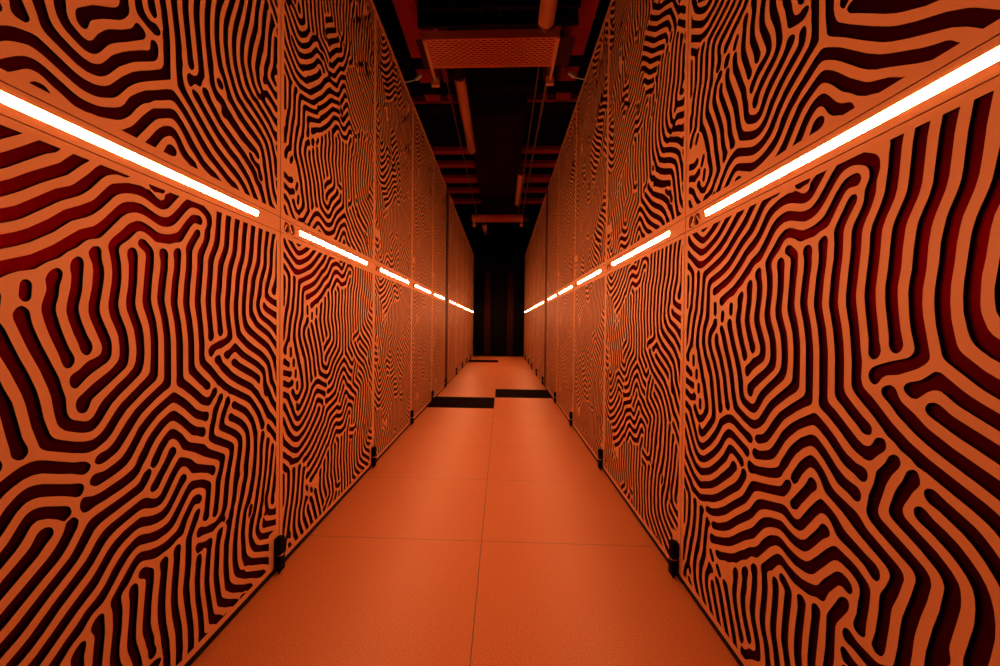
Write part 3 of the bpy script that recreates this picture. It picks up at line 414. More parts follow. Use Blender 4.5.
    [1878,1554, 1812,1573, 1772,1590, 1764,1595, 1759,1602, 1757,1608, 1755,1638, 1756,1650, 1759,1662, 1794,1741, 1805,1776, 1808,1800, 1808,1848, 1810,1872, 1816,1896,
    1835,1962, 1840,1974, 1842,1975, 1854,1978, 1872,1977, 1883,1974, 1872,1958, 1865,1944, 1859,1926, 1848,1878, 1845,1854, 1843,1788, 1837,1746, 1831,1728, 1812,1686,
    1795,1644, 1793,1632, 1795,1626, 1798,1620, 1812,1611, 1862,1596, 1890,1593, 1902,1590, 1905,1578, 1906,1566, 1905,1554, 1902,1548, 1878,1554],
    [24,1565, 22,1584, 26,1608, 27,1632, 35,1656, 37,1668, 36,1704, 27,1734, 27,1740, 31,1746, 36,1749, 48,1752, 54,1751, 61,1746, 67,1734, 71,1692, 70,1674, 64,1650, 59,1572,
    56,1566, 48,1561, 36,1561, 24,1565],
    [348,1618, 343,1626, 343,1638, 346,1644, 354,1652, 366,1656, 392,1662, 467,1686, 496,1698, 528,1715, 582,1752, 630,1791, 681,1818, 720,1842, 733,1854, 780,1908, 792,1918,
    804,1924, 858,1943, 912,1950, 942,1946, 954,1948, 960,1943, 966,1942, 972,1937, 978,1936, 982,1932, 990,1928, 996,1926, 1008,1924, 1015,1926, 1024,1932, 1027,1938,
    1029,1950, 1032,1953, 1050,1963, 1064,1974, 1068,1976, 1080,1978, 1104,1977, 1112,1974, 1102,1962, 1050,1907, 1038,1898, 1026,1893, 1014,1890, 996,1891, 984,1893, 936,1909,
    906,1913, 888,1912, 870,1909, 846,1903, 828,1896, 816,1889, 802,1878, 756,1827, 726,1801, 702,1786, 654,1764, 600,1719, 534,1677, 498,1660, 462,1646, 432,1638, 396,1622,
    366,1615, 354,1615, 348,1618],
    [1848,1620, 1842,1622, 1832,1632, 1828,1644, 1828,1650, 1831,1656, 1845,1674, 1870,1722, 1871,1734, 1870,1794, 1874,1860, 1883,1932, 1890,1946, 1902,1956, 1904,1950,
    1906,1938, 1904,1692, 1902,1682, 1890,1670, 1885,1662, 1883,1656, 1880,1632, 1876,1626, 1872,1622, 1860,1618, 1848,1620],
    [186,1767, 180,1771, 174,1772, 144,1787, 84,1828, 42,1850, 32,1860, 30,1866, 31,1878, 37,1884, 48,1887, 60,1883, 84,1864, 180,1811, 198,1806, 222,1804, 240,1805, 258,1809,
    294,1818, 324,1828, 374,1848, 420,1869, 468,1899, 521,1938, 546,1958, 570,1975, 588,1978, 618,1977, 626,1974, 622,1968, 612,1956, 606,1951, 576,1935, 474,1860, 420,1828,
    408,1823, 378,1815, 318,1792, 240,1769, 228,1767, 186,1767],
    [198,1835, 180,1841, 144,1861, 114,1875, 60,1911, 51,1920, 36,1941, 24,1951, 21,1962, 20,1974, 24,1978, 48,1977, 57,1974, 73,1950, 85,1938, 102,1925, 138,1902, 186,1877,
    204,1870, 228,1866, 252,1869, 288,1878, 324,1891, 364,1908, 388,1920, 416,1938, 464,1974, 480,1978, 516,1977, 523,1974, 516,1967, 426,1904, 390,1881, 312,1851, 270,1837,
    252,1834, 228,1832, 210,1832, 198,1835],
    [216,1894, 186,1906, 144,1930, 96,1962, 84,1974, 90,1977, 102,1978, 138,1976, 150,1970, 192,1942, 211,1932, 228,1926, 246,1926, 276,1936, 311,1950, 356,1974, 366,1977,
    402,1978, 414,1976, 419,1974, 402,1959, 348,1929, 294,1906, 258,1895, 246,1893, 228,1892, 216,1894],
    [972,1946, 966,1951, 960,1952, 954,1958, 949,1968, 950,1974, 966,1978, 1008,1978, 1020,1977, 1028,1974, 1030,1962, 1020,1952, 996,1950, 978,1946, 972,1946],
    [216,1954, 195,1974, 198,1976, 216,1978, 276,1977, 297,1974, 252,1954, 234,1950, 222,1952, 216,1954],
    [72,2105, 44,2136, 38,2148, 38,2154, 39,2160, 42,2164, 48,2167, 54,2167, 60,2165, 67,2160, 88,2130, 109,2106, 102,2103, 90,2102, 78,2103, 72,2105],
    [162,2105, 127,2136, 102,2168, 90,2181, 78,2188, 48,2200, 38,2208, 33,2214, 32,2220, 33,2226, 42,2235, 54,2237, 60,2236, 72,2230, 111,2208, 116,2202, 136,2172, 152,2154,
    186,2124, 208,2112, 209,2106, 198,2103, 174,2103, 162,2105],
    [222,2104, 217,2106, 218,2118, 233,2130, 240,2138, 246,2140, 264,2139, 276,2141, 306,2155, 318,2166, 336,2188, 354,2205, 360,2214, 361,2220, 360,2237, 348,2280, 334,2322,
    318,2393, 312,2412, 281,2466, 238,2532, 234,2544, 231,2556, 232,2586, 237,2610, 250,2646, 266,2670, 277,2718, 283,2766, 287,2850, 289,2862, 294,2873, 306,2885, 324,2896,
    336,2899, 390,2909, 437,2922, 456,2928, 498,2946, 506,2952, 511,2958, 513,2964, 514,2976, 518,2988, 522,2992, 534,2992, 546,2996, 598,3030, 647,3066, 732,3139, 762,3160,
    786,3170, 876,3198, 912,3214, 942,3214, 946,3210, 947,3204, 952,3198, 952,3192, 942,3183, 924,3180, 815,3144, 786,3133, 764,3120, 660,3033, 551,2958, 541,2946, 530,2928,
    522,2920, 510,2914, 456,2896, 378,2873, 348,2867, 337,2862, 330,2855, 326,2844, 324,2834, 322,2802, 323,2766, 322,2754, 313,2718, 313,2682, 308,2670, 297,2658, 291,2646,
    286,2628, 272,2592, 270,2580, 271,2568, 276,2550, 303,2508, 337,2448, 349,2424, 362,2382, 375,2322, 388,2280, 394,2250, 404,2226, 405,2220, 400,2208, 396,2202, 341,2148,
    334,2136, 318,2120, 312,2118, 300,2120, 288,2118, 276,2113, 265,2106, 258,2104, 240,2102, 222,2104],
    [324,2104, 319,2106, 320,2112, 336,2128, 342,2128, 348,2126, 351,2124, 353,2118, 353,2106, 342,2103, 324,2104],
    [366,2104, 362,2106, 362,2124, 384,2140, 404,2166, 430,2190, 450,2214, 480,2234, 498,2242, 540,2253, 558,2253, 660,2218, 678,2214, 696,2212, 726,2214, 744,2219, 762,2226,
    774,2233, 788,2244, 836,2298, 876,2335, 912,2360, 959,2388, 996,2412, 1008,2421, 1014,2428, 1020,2442, 1022,2460, 1022,2478, 1019,2502, 1020,2532, 1016,2550, 1016,2562,
    1019,2580, 1013,2610, 1008,2646, 994,2694, 989,2754, 994,2784, 995,2814, 1003,2850, 1006,2874, 1006,2892, 1000,2922, 1001,2928, 1008,2937, 1020,2942, 1031,2940, 1038,2936,
    1044,2928, 1047,2916, 1045,2868, 1036,2820, 1032,2778, 1025,2736, 1025,2724, 1041,2658, 1052,2592, 1056,2550, 1059,2418, 1059,2412, 1056,2406, 936,2334, 906,2314, 886,2298,
    860,2274, 822,2226, 810,2214, 798,2205, 762,2188, 744,2181, 726,2177, 702,2175, 684,2176, 660,2181, 570,2211, 546,2215, 528,2214, 498,2203, 480,2194, 466,2184, 417,2136,
    410,2124, 402,2106, 390,2103, 366,2104],
    [432,2105, 436,2112, 468,2141, 499,2166, 522,2180, 540,2185, 558,2185, 576,2181, 654,2154, 678,2148, 696,2147, 720,2149, 744,2153, 766,2160, 807,2178, 828,2191, 844,2208,
    858,2232, 866,2244, 900,2275, 936,2303, 972,2322, 1038,2361, 1062,2371, 1074,2373, 1086,2369, 1104,2360, 1152,2330, 1254,2250, 1302,2218, 1333,2202, 1425,2160, 1457,2148,
    1488,2139, 1500,2132, 1508,2124, 1518,2115, 1534,2106, 1524,2104, 1506,2102, 1488,2103, 1476,2105, 1416,2127, 1331,2166, 1290,2183, 1260,2200, 1236,2217, 1161,2280,
    1129,2304, 1098,2322, 1086,2328, 1074,2330, 1062,2329, 1050,2324, 1008,2301, 977,2286, 954,2266, 930,2252, 914,2238, 894,2216, 872,2184, 852,2164, 831,2148, 810,2138,
    750,2120, 714,2116, 690,2109, 684,2109, 654,2116, 618,2131, 594,2139, 570,2150, 558,2153, 546,2153, 534,2151, 522,2145, 492,2121, 468,2104, 450,2102, 438,2103, 432,2105],
    [534,2105, 530,2106, 532,2112, 537,2118, 545,2124, 552,2127, 564,2128, 576,2127, 588,2119, 594,2112, 593,2106, 588,2104, 558,2102, 534,2105],
    [792,2106, 790,2106, 798,2108, 834,2115, 870,2142, 882,2154, 925,2208, 960,2245, 972,2255, 1056,2295, 1074,2299, 1092,2295, 1122,2276, 1147,2256, 1194,2213, 1254,2168,
    1272,2159, 1332,2139, 1370,2118, 1402,2106, 1380,2103, 1338,2103, 1322,2106, 1284,2119, 1254,2128, 1224,2144, 1197,2166, 1169,2184, 1155,2196, 1127,2226, 1104,2245,
    1086,2256, 1074,2259, 1062,2258, 1044,2251, 1002,2230, 984,2218, 954,2185, 890,2106, 882,2103, 864,2102, 810,2103, 792,2106],
    [930,2105, 928,2106, 936,2118, 956,2142, 979,2172, 996,2191, 1014,2206, 1026,2214, 1044,2222, 1062,2227, 1080,2225, 1092,2219, 1110,2203, 1137,2172, 1151,2160, 1164,2152,
    1194,2141, 1202,2136, 1208,2130, 1214,2118, 1216,2112, 1210,2106, 1200,2103, 1183,2106, 1158,2118, 1134,2127, 1122,2134, 1107,2148, 1086,2178, 1074,2186, 1062,2189,
    1056,2188, 1044,2183, 1022,2166, 1008,2150, 976,2106, 966,2103, 954,2102, 936,2103, 930,2105],
    [1020,2104, 1015,2106, 1024,2118, 1036,2142, 1044,2150, 1051,2154, 1062,2157, 1074,2155, 1086,2149, 1091,2142, 1092,2136, 1091,2130, 1086,2121, 1080,2118, 1062,2112,
    1050,2104, 1038,2102, 1020,2104],
    [1578,2105, 1536,2139, 1500,2161, 1392,2205, 1338,2230, 1308,2247, 1254,2285, 1164,2353, 1120,2382, 1105,2394, 1095,2406, 1087,2466, 1085,2526, 1080,2592, 1068,2663,
    1055,2724, 1054,2742, 1061,2778, 1064,2820, 1075,2868, 1077,2904, 1073,2928, 1073,2934, 1079,2946, 1092,2955, 1104,2956, 1113,2952, 1117,2946, 1119,2940, 1114,2910,
    1114,2874, 1104,2820, 1101,2796, 1092,2764, 1091,2748, 1095,2712, 1119,2574, 1120,2538, 1126,2508, 1123,2478, 1123,2466, 1128,2443, 1135,2424, 1146,2410, 1189,2376,
    1272,2315, 1333,2274, 1356,2261, 1406,2238, 1488,2206, 1536,2181, 1554,2169, 1602,2130, 1608,2122, 1613,2112, 1615,2106, 1608,2103, 1590,2102, 1578,2105],
    [1650,2104, 1646,2106, 1638,2119, 1606,2160, 1590,2176, 1572,2190, 1530,2216, 1488,2239, 1476,2244, 1434,2257, 1374,2285, 1350,2297, 1314,2320, 1219,2388, 1191,2406,
    1181,2418, 1177,2430, 1188,2439, 1206,2438, 1215,2436, 1224,2432, 1247,2412, 1297,2376, 1362,2333, 1449,2292, 1512,2269, 1560,2242, 1602,2215, 1616,2202, 1663,2148,
    1681,2130, 1690,2118, 1692,2106, 1686,2104, 1668,2102, 1650,2104],
    [1728,2104, 1725,2106, 1727,2118, 1723,2130, 1697,2166, 1686,2179, 1660,2196, 1655,2202, 1640,2226, 1626,2239, 1578,2268, 1554,2280, 1515,2298, 1458,2320, 1368,2361,
    1296,2410, 1254,2442, 1248,2448, 1241,2460, 1246,2478, 1266,2485, 1272,2485, 1278,2483, 1284,2478, 1296,2460, 1302,2453, 1338,2428, 1381,2394, 1393,2388, 1434,2373,
    1482,2352, 1536,2332, 1572,2317, 1608,2296, 1614,2294, 1626,2285, 1638,2282, 1674,2254, 1678,2250, 1679,2244, 1684,2238, 1686,2230, 1696,2220, 1704,2218, 1710,2213,
    1722,2211, 1741,2178, 1768,2124, 1771,2112, 1770,2106, 1764,2103, 1752,2102, 1740,2102, 1728,2104],
    [1830,2105, 1806,2114, 1800,2119, 1793,2130, 1785,2154, 1769,2190, 1761,2214, 1755,2238, 1750,2268, 1731,2316, 1728,2340, 1723,2358, 1715,2376, 1704,2392, 1695,2400,
    1682,2406, 1584,2435, 1542,2453, 1512,2461, 1452,2499, 1427,2508, 1420,2514, 1410,2544, 1400,2556, 1399,2562, 1390,2574, 1386,2586, 1376,2598, 1360,2610, 1352,2622,
    1331,2688, 1323,2754, 1322,2796, 1329,2874, 1340,2910, 1342,2928, 1364,2958, 1368,2970, 1371,2994, 1379,3000, 1392,3004, 1398,3004, 1406,2994, 1405,2988, 1404,2976,
    1401,2964, 1380,2916, 1367,2880, 1362,2850, 1359,2796, 1359,2760, 1367,2706, 1374,2682, 1387,2646, 1446,2555, 1458,2541, 1470,2532, 1501,2514, 1572,2483, 1656,2455,
    1704,2437, 1717,2430, 1731,2418, 1747,2394, 1760,2364, 1800,2217, 1809,2190, 1824,2158, 1836,2139, 1842,2134, 1866,2121, 1880,2106, 1872,2103, 1860,2102, 1842,2102, 1830,2105],
    [1890,2140, 1878,2146, 1872,2151, 1842,2186, 1833,2202, 1787,2370, 1770,2411, 1763,2424, 1754,2436, 1746,2443, 1728,2454, 1679,2478, 1566,2516, 1530,2533, 1500,2544,
    1489,2550, 1472,2568, 1451,2598, 1420,2646, 1406,2676, 1396,2718, 1387,2766, 1388,2832, 1391,2862, 1402,2898, 1436,2988, 1442,3012, 1446,3016, 1454,3030, 1470,3078,
    1474,3120, 1497,3210, 1501,3234, 1508,3240, 1530,3245, 1536,3245, 1542,3244, 1547,3240, 1549,3234, 1549,3228, 1544,3216, 1528,3192, 1515,3132, 1509,3096, 1499,3072,
    1491,3036, 1446,2918, 1426,2850, 1424,2826, 1424,2772, 1428,2745, 1440,2692, 1452,2664, 1481,2616, 1499,2592, 1512,2580, 1524,2573, 1548,2564, 1578,2550, 1674,2518,
    1704,2505, 1764,2473, 1776,2464, 1786,2454, 1801,2430, 1815,2400, 1821,2382, 1860,2228, 1870,2208, 1878,2197, 1884,2193, 1902,2188, 1904,2184, 1906,2160, 1903,2142,
    1902,2138, 1890,2140],
    [222,2153, 198,2159, 186,2166, 171,2184, 146,2208, 143,2214, 142,2220, 144,2226, 156,2235, 168,2237, 174,2236, 180,2232, 184,2226, 192,2207, 199,2196, 210,2188, 222,2183,
    228,2183, 234,2184, 245,2190, 264,2206, 280,2226, 284,2238, 284,2250, 281,2262, 262,2304, 256,2340, 253,2352, 232,2394, 222,2426, 192,2476, 186,2482, 180,2485, 174,2485,
    161,2502, 166,2520, 166,2556, 169,2580, 182,2646, 193,2688, 198,2698, 208,2712, 212,2724, 217,2772, 222,2868, 238,2916, 246,2927, 252,2931, 264,2936, 336,2951, 402,2969,
    432,2980, 449,2988, 462,2998, 486,3020, 593,3096, 690,3191, 716,3210, 738,3228, 750,3233, 780,3235, 822,3245, 888,3265, 906,3275, 925,3294, 986,3378, 1020,3407, 1038,3417,
    1068,3424, 1080,3423, 1092,3418, 1116,3399, 1122,3396, 1140,3391, 1152,3385, 1179,3360, 1248,3304, 1266,3291, 1284,3281, 1329,3264, 1374,3246, 1404,3236, 1424,3222,
    1421,3216, 1420,3210, 1410,3200, 1398,3197, 1386,3198, 1350,3217, 1278,3243, 1260,3251, 1242,3262, 1188,3306, 1164,3323, 1152,3329, 1140,3330, 1130,3342, 1129,3354,
    1124,3360, 1116,3362, 1110,3367, 1092,3368, 1082,3378, 1074,3383, 1062,3385, 1055,3384, 1038,3375, 1015,3354, 975,3300, 953,3276, 940,3258, 926,3246, 912,3237, 900,3232,
    774,3192, 750,3183, 732,3174, 709,3156, 612,3068, 564,3034, 534,3016, 508,2988, 504,2984, 498,2983, 487,2976, 468,2958, 456,2952, 408,2938, 348,2922, 324,2914, 288,2907,
    273,2898, 268,2892, 264,2883, 259,2856, 252,2730, 248,2718, 238,2700, 232,2676, 216,2639, 204,2580, 203,2544, 206,2526, 210,2516, 233,2484, 251,2454, 284,2382, 290,2364,
    300,2320, 326,2250, 328,2238, 325,2226, 322,2220, 302,2196, 289,2184, 262,2166, 246,2150, 234,2148, 222,2153],
    [216,2214, 210,2220, 208,2226, 217,2268, 220,2274, 228,2279, 234,2280, 240,2278, 246,2273, 249,2268, 249,2262, 240,2222, 234,2214, 228,2212, 222,2212, 216,2214],
    [1902,2218, 1890,2226, 1884,2232, 1874,2250, 1872,2262, 1873,2268, 1878,2279, 1884,2284, 1890,2286, 1902,2281, 1904,2274, 1906,2238, 1905,2226, 1902,2218],
    [1710,2222, 1704,2227, 1698,2228, 1694,2232, 1693,2238, 1688,2244, 1688,2250, 1685,2256, 1684,2262, 1681,2268, 1674,2274, 1662,2280, 1650,2283, 1638,2293, 1626,2294,
    1608,2311, 1601,2322, 1599,2328, 1604,2334, 1608,2338, 1614,2339, 1626,2338, 1630,2334, 1650,2318, 1662,2311, 1674,2309, 1692,2310, 1698,2308, 1704,2303, 1707,2298,
    1716,2274, 1729,2256, 1736,2244, 1736,2238, 1733,2232, 1728,2224, 1722,2221, 1710,2222],
    [426,2235, 422,2238, 420,2244, 420,2280, 404,2322, 399,2346, 395,2376, 390,2393, 372,2438, 310,2556, 304,2574, 304,2586, 307,2598, 323,2646, 330,2658, 353,2676, 360,2686,
    366,2687, 372,2692, 384,2693, 390,2691, 396,2685, 404,2676, 405,2670, 404,2664, 396,2654, 390,2650, 372,2645, 366,2642, 359,2634, 353,2622, 347,2604, 344,2580, 348,2565,
    360,2538, 404,2454, 424,2412, 430,2394, 438,2340, 452,2298, 468,2274, 469,2268, 467,2262, 450,2241, 438,2233, 432,2233, 426,2235],
    [108,2244, 78,2257, 48,2262, 37,2268, 28,2280, 29,2286, 34,2292, 42,2298, 48,2300, 60,2299, 103,2286, 114,2285, 126,2287, 162,2301, 174,2299, 182,2292, 184,2286, 183,2274,
    179,2268, 171,2262, 162,2258, 144,2255, 120,2243, 108,2244],
    [672,2243, 642,2253, 582,2275, 570,2282, 563,2292, 554,2316, 540,2346, 531,2382, 512,2448, 447,2568, 440,2586, 431,2628, 432,2640, 438,2658, 444,2663, 456,2663, 462,2662,
    468,2657, 471,2652, 474,2640, 472,2616, 474,2604, 547,2466, 559,2430, 576,2364, 588,2329, 594,2319, 602,2310, 624,2298, 660,2284, 690,2276, 714,2275, 726,2278, 738,2283,
    750,2290, 762,2301, 796,2346, 834,2379, 864,2401, 918,2437, 948,2454, 954,2460, 956,2466, 957,2490, 959,2496, 963,2502, 972,2507, 978,2508, 984,2507, 991,2502, 997,2490,
    997,2472, 991,2448, 982,2436, 972,2427, 888,2377, 871,2364, 822,2322, 786,2278, 770,2262, 750,2249, 726,2242, 702,2239, 672,2243],
    [492,2273, 487,2280, 485,2298, 482,2310, 471,2334, 465,2352, 458,2400, 451,2424, 439,2448, 383,2550, 374,2574, 372,2598, 375,2610, 379,2616, 390,2626, 396,2627, 402,2626,
    408,2620, 411,2610, 410,2580, 413,2568, 483,2442, 493,2412, 507,2346, 516,2325, 535,2292, 536,2286, 534,2280, 529,2274, 522,2270, 504,2269, 492,2273],
    [192,2295, 188,2298, 187,2304, 183,2310, 184,2316, 205,2352, 210,2356, 216,2358, 222,2357, 229,2352, 233,2346, 234,2340, 232,2334, 212,2298, 204,2293, 198,2293, 192,2295],
    [1878,2294, 1867,2304, 1861,2316, 1856,2352, 1844,2400, 1819,2454, 1806,2472, 1792,2484, 1765,2502, 1720,2526, 1676,2544, 1596,2573, 1560,2582, 1548,2588, 1518,2613,
    1504,2628, 1475,2682, 1461,2718, 1456,2748, 1452,2796, 1452,2820, 1456,2850, 1473,2916, 1508,3012, 1535,3108, 1544,3132, 1550,3174, 1556,3186, 1572,3206, 1584,3234,
    1596,3250, 1614,3250, 1620,3245, 1627,3234, 1629,3228, 1627,3216, 1620,3202, 1596,3191, 1591,3186, 1588,3180, 1582,3156, 1572,3132, 1568,3102, 1539,3000, 1511,2916,
    1500,2878, 1492,2838, 1489,2808, 1492,2754, 1496,2730, 1506,2706, 1529,2658, 1542,2640, 1556,2628, 1590,2609, 1620,2602, 1644,2590, 1686,2576, 1752,2548, 1794,2523,
    1824,2502, 1836,2491, 1852,2466, 1864,2436, 1872,2422, 1890,2400, 1902,2394, 1903,2382, 1902,2374, 1896,2364, 1896,2357, 1902,2340, 1903,2328, 1902,2315, 1895,2304,
    1884,2294, 1878,2294],
    [690,2303, 660,2313, 636,2323, 622,2334, 609,2352, 603,2370, 594,2417, 578,2478, 525,2580, 506,2610, 503,2622, 502,2640, 497,2670, 500,2688, 504,2694, 510,2697, 516,2697,
    528,2696, 535,2688, 538,2676, 540,2646, 544,2628, 595,2526, 616,2490, 621,2472, 625,2442, 635,2418, 638,2406, 640,2376, 646,2364, 651,2358, 660,2352, 687,2340, 696,2338,
    708,2339, 721,2346, 726,2353, 743,2382, 768,2410, 786,2425, 833,2454, 870,2482, 877,2490, 888,2511, 894,2519, 900,2521, 912,2521, 924,2517, 934,2508, 936,2502, 936,2496,
    934,2490, 925,2478, 858,2428, 817,2400, 794,2382, 780,2368, 751,2328, 738,2314, 726,2307, 714,2303, 702,2302, 690,2303],
    [102,2316, 75,2322, 48,2326, 32,2334, 27,2340, 26,2346, 28,2352, 33,2358, 48,2364, 60,2363, 90,2354, 102,2353, 114,2355, 125,2358, 144,2367, 156,2355, 162,2352, 161,2340,
    156,2333, 144,2324, 126,2318, 102,2316],
    [1674,2333, 1656,2343, 1644,2348, 1602,2348, 1597,2352, 1578,2358, 1536,2367, 1446,2403, 1422,2415, 1398,2415, 1386,2419, 1379,2424, 1375,2430, 1374,2436, 1376,2454,
    1373,2460, 1362,2465, 1344,2467, 1332,2472, 1294,2514, 1291,2520, 1288,2550, 1280,2580, 1261,2694, 1257,2742, 1256,2784, 1258,2820, 1270,2898, 1277,2916, 1281,2922,
    1296,2933, 1302,2932, 1312,2922, 1302,2873, 1295,2808, 1294,2772, 1296,2718, 1302,2677, 1318,2616, 1320,2574, 1330,2532, 1333,2526, 1338,2519, 1350,2511, 1380,2504,
    1398,2497, 1404,2493, 1419,2478, 1427,2472, 1452,2460, 1476,2444, 1506,2433, 1524,2422, 1591,2400, 1680,2374, 1692,2365, 1697,2358, 1700,2352, 1700,2340, 1697,2334,
    1692,2330, 1686,2329, 1674,2333],
    [678,2369, 672,2376, 669,2382, 667,2394, 668,2406, 676,2418, 726,2462, 795,2502, 810,2513, 820,2526, 824,2538, 824,2556, 819,2592, 810,2616, 783,2670, 779,2688, 776,2712,
    775,2724, 777,2736, 787,2766, 795,2814, 792,2844, 778,2910, 781,2928, 787,2940, 798,2952, 824,2970, 845,2994, 852,3000, 906,3021, 918,3022, 936,3019, 954,3013, 984,2998,
    1002,2995, 1044,2999, 1080,3010, 1092,3016, 1104,3025, 1146,3078, 1164,3096, 1176,3105, 1188,3111, 1224,3118, 1236,3118, 1242,3111, 1245,3102, 1246,3090, 1243,3084,
    1230,3076, 1200,3077, 1188,3072, 1170,3053, 1127,2994, 1122,2988, 1110,2980, 1080,2972, 1050,2961, 996,2957, 978,2960, 951,2976, 936,2983, 918,2985, 906,2983, 892,2976,
    879,2964, 858,2939, 852,2934, 834,2923, 826,2916, 823,2910, 821,2898, 831,2856, 832,2826, 830,2778, 818,2742, 817,2724, 820,2700, 827,2676, 848,2622, 856,2592, 865,2544,
    863,2526, 848,2502, 834,2487, 810,2471, 762,2442, 723,2412, 715,2400, 708,2376, 703,2370, 696,2366, 690,2365, 684,2366, 678,2369],
    [1902,2433, 1882,2448, 1872,2460, 1870,2466, 1871,2472, 1877,2484, 1884,2488, 1890,2486, 1902,2477, 1906,2466, 1906,2454, 1905,2442, 1902,2433],
    [120,2438, 116,2442, 112,2448, 111,2454, 113,2460, 134,2490, 138,2494, 143,2496, 150,2496, 160,2490, 163,2478, 162,2472, 138,2440, 132,2437, 126,2436, 120,2438],
    [654,2441, 647,2448, 643,2460, 645,2472, 654,2486, 708,2529, 744,2540, 750,2543, 756,2549, 759,2556, 760,2562, 756,2574, 712,2664, 707,2694, 707,2718, 713,2760, 725,2808,
    724,2826, 720,2838, 712,2856, 712,2868, 717,2886, 725,2898, 732,2903, 744,2904, 750,2901, 753,2898, 756,2892, 756,2856, 765,2832, 767,2820, 765,2808, 758,2784, 747,2730,
    746,2706, 747,2682, 750,2670, 756,2658, 776,2622, 790,2592, 796,2568, 797,2556, 796,2544, 791,2532, 780,2521, 708,2484, 690,2469, 672,2445, 666,2441, 660,2440, 654,2441],
    [1164,2439, 1154,2448, 1148,2460, 1148,2472, 1152,2482, 1158,2489, 1164,2493, 1188,2495, 1200,2500, 1213,2514, 1218,2531, 1218,2551, 1188,2736, 1186,2766, 1187,2790,
    1195,2850, 1200,2861, 1212,2878, 1215,2886, 1218,2946, 1223,2958, 1242,2982, 1257,3012, 1262,3030, 1259,3060, 1260,3072, 1263,3078, 1272,3086, 1278,3089, 1290,3089,
    1296,3088, 1300,3084, 1301,3060, 1296,3012, 1294,3000, 1280,2964, 1257,2922, 1255,2910, 1255,2892, 1253,2886, 1250,2880, 1238,2868, 1233,2856, 1228,2814, 1225,2772,
    1228,2730, 1243,2634, 1258,2538, 1258,2526, 1256,2520, 1242,2497, 1240,2484, 1235,2478, 1233,2472, 1230,2470, 1201,2466, 1194,2463, 1185,2454, 1182,2446, 1174,2442,
    1170,2438, 1164,2439],
    [54,2444, 48,2449, 42,2460, 42,2472, 45,2484, 52,2496, 66,2516, 72,2523, 94,2538, 99,2544, 102,2552, 104,2580, 116,2616, 127,2682, 151,2760, 154,2790, 157,2874, 159,2886,
    167,2910, 169,2928, 174,2934, 180,2937, 198,2944, 204,2944, 210,2941, 214,2934, 216,2922, 214,2916, 199,2892, 195,2880, 193,2856, 187,2754, 183,2736, 167,2694, 160,2670,
    141,2574, 138,2532, 132,2519, 126,2514, 102,2502, 95,2496, 88,2484, 84,2466, 78,2453, 66,2443, 54,2444],
    [1872,2501, 1854,2509, 1827,2532, 1800,2552, 1782,2562, 1668,2610, 1656,2614, 1632,2615, 1626,2617, 1582,2646, 1567,2658, 1558,2670, 1528,2730, 1523,2742, 1520,2760,
    1518,2790, 1519,2826, 1522,2850, 1535,2898, 1561,2982, 1601,3138, 1606,3156, 1621,3186, 1632,3195, 1638,3195, 1644,3192, 1647,3186, 1647,3168, 1631,3120, 1609,3018,
    1594,2964, 1572,2896, 1559,2844, 1556,2820, 1555,2784, 1557,2766, 1560,2754, 1584,2704, 1594,2688, 1610,2670, 1632,2654, 1644,2648, 1656,2645, 1680,2644, 1686,2639,
    1692,2638, 1708,2628, 1740,2617, 1794,2595, 1818,2582, 1854,2558, 1866,2555, 1884,2559, 1890,2557, 1903,2538, 1905,2526, 1904,2508, 1902,2502, 1890,2504, 1878,2501, 1872,2501],
    [630,2513, 624,2522, 614,2550, 574,2634, 569,2652, 568,2670, 569,2700, 579,2748, 580,2784, 585,2796, 594,2805, 606,2810, 616,2808, 623,2802, 625,2790, 614,2748, 607,2676,
    608,2658, 614,2640, 633,2598, 647,2562, 659,2544, 662,2532, 659,2520, 654,2513, 648,2509, 642,2509, 636,2510, 630,2513],
    [1164,2512, 1156,2520, 1152,2532, 1149,2562, 1122,2724, 1121,2742, 1121,2784, 1124,2796, 1132,2820, 1141,2874, 1145,2922, 1142,2958, 1144,2970, 1151,2982, 1195,3042,
    1206,3051, 1212,3054, 1218,3056, 1225,3054, 1232,3048, 1235,3042, 1234,3030, 1227,3018, 1206,2994, 1194,2977, 1184,2958, 1182,2940, 1185,2910, 1184,2898, 1172,2844,
    1160,2802, 1158,2754, 1161,2718, 1185,2568, 1193,2538, 1191,2526, 1188,2520, 1182,2514, 1176,2511, 1170,2510, 1164,2512],
    [36,2532, 30,2534, 24,2540, 23,2544, 24,2562, 30,2580, 24,2598, 23,2616, 24,2619, 48,2629, 56,2640, 58,2652, 58,2676, 71,2712, 75,2736, 84,2748, 91,2766, 95,2814, 95,2916,
    92,2928, 83,2940, 60,2954, 42,2968, 27,2976, 23,2982, 22,2994, 24,3003, 29,3006, 36,3007, 49,3006, 60,3000, 78,2985, 96,2974, 120,2954, 126,2951, 138,2952, 144,2950,
    148,2946, 149,2940, 148,2934, 135,2922, 132,2914, 129,2802, 127,2778, 121,2754, 101,2688, 92,2634, 81,2598, 73,2556, 68,2544, 60,2535, 48,2532, 36,2532],
    [960,2532, 942,2536, 906,2548, 900,2552, 894,2559, 891,2568, 877,2628, 864,2658, 857,2688, 850,2706, 847,2718, 848,2736, 859,2790, 862,2826, 861,2850, 854,2886, 854,2898,
    859,2910, 864,2915, 870,2918, 882,2919, 888,2918, 894,2914, 897,2910, 901,2892, 899,2862, 900,2826, 897,2784, 890,2742, 890,2712, 891,2700, 904,2670, 924,2594, 932,2580,
    942,2572, 954,2568, 960,2568, 978,2573, 984,2574, 996,2569, 1005,2562, 1007,2556, 1007,2550, 1004,2544, 990,2533, 978,2529, 960,2532],
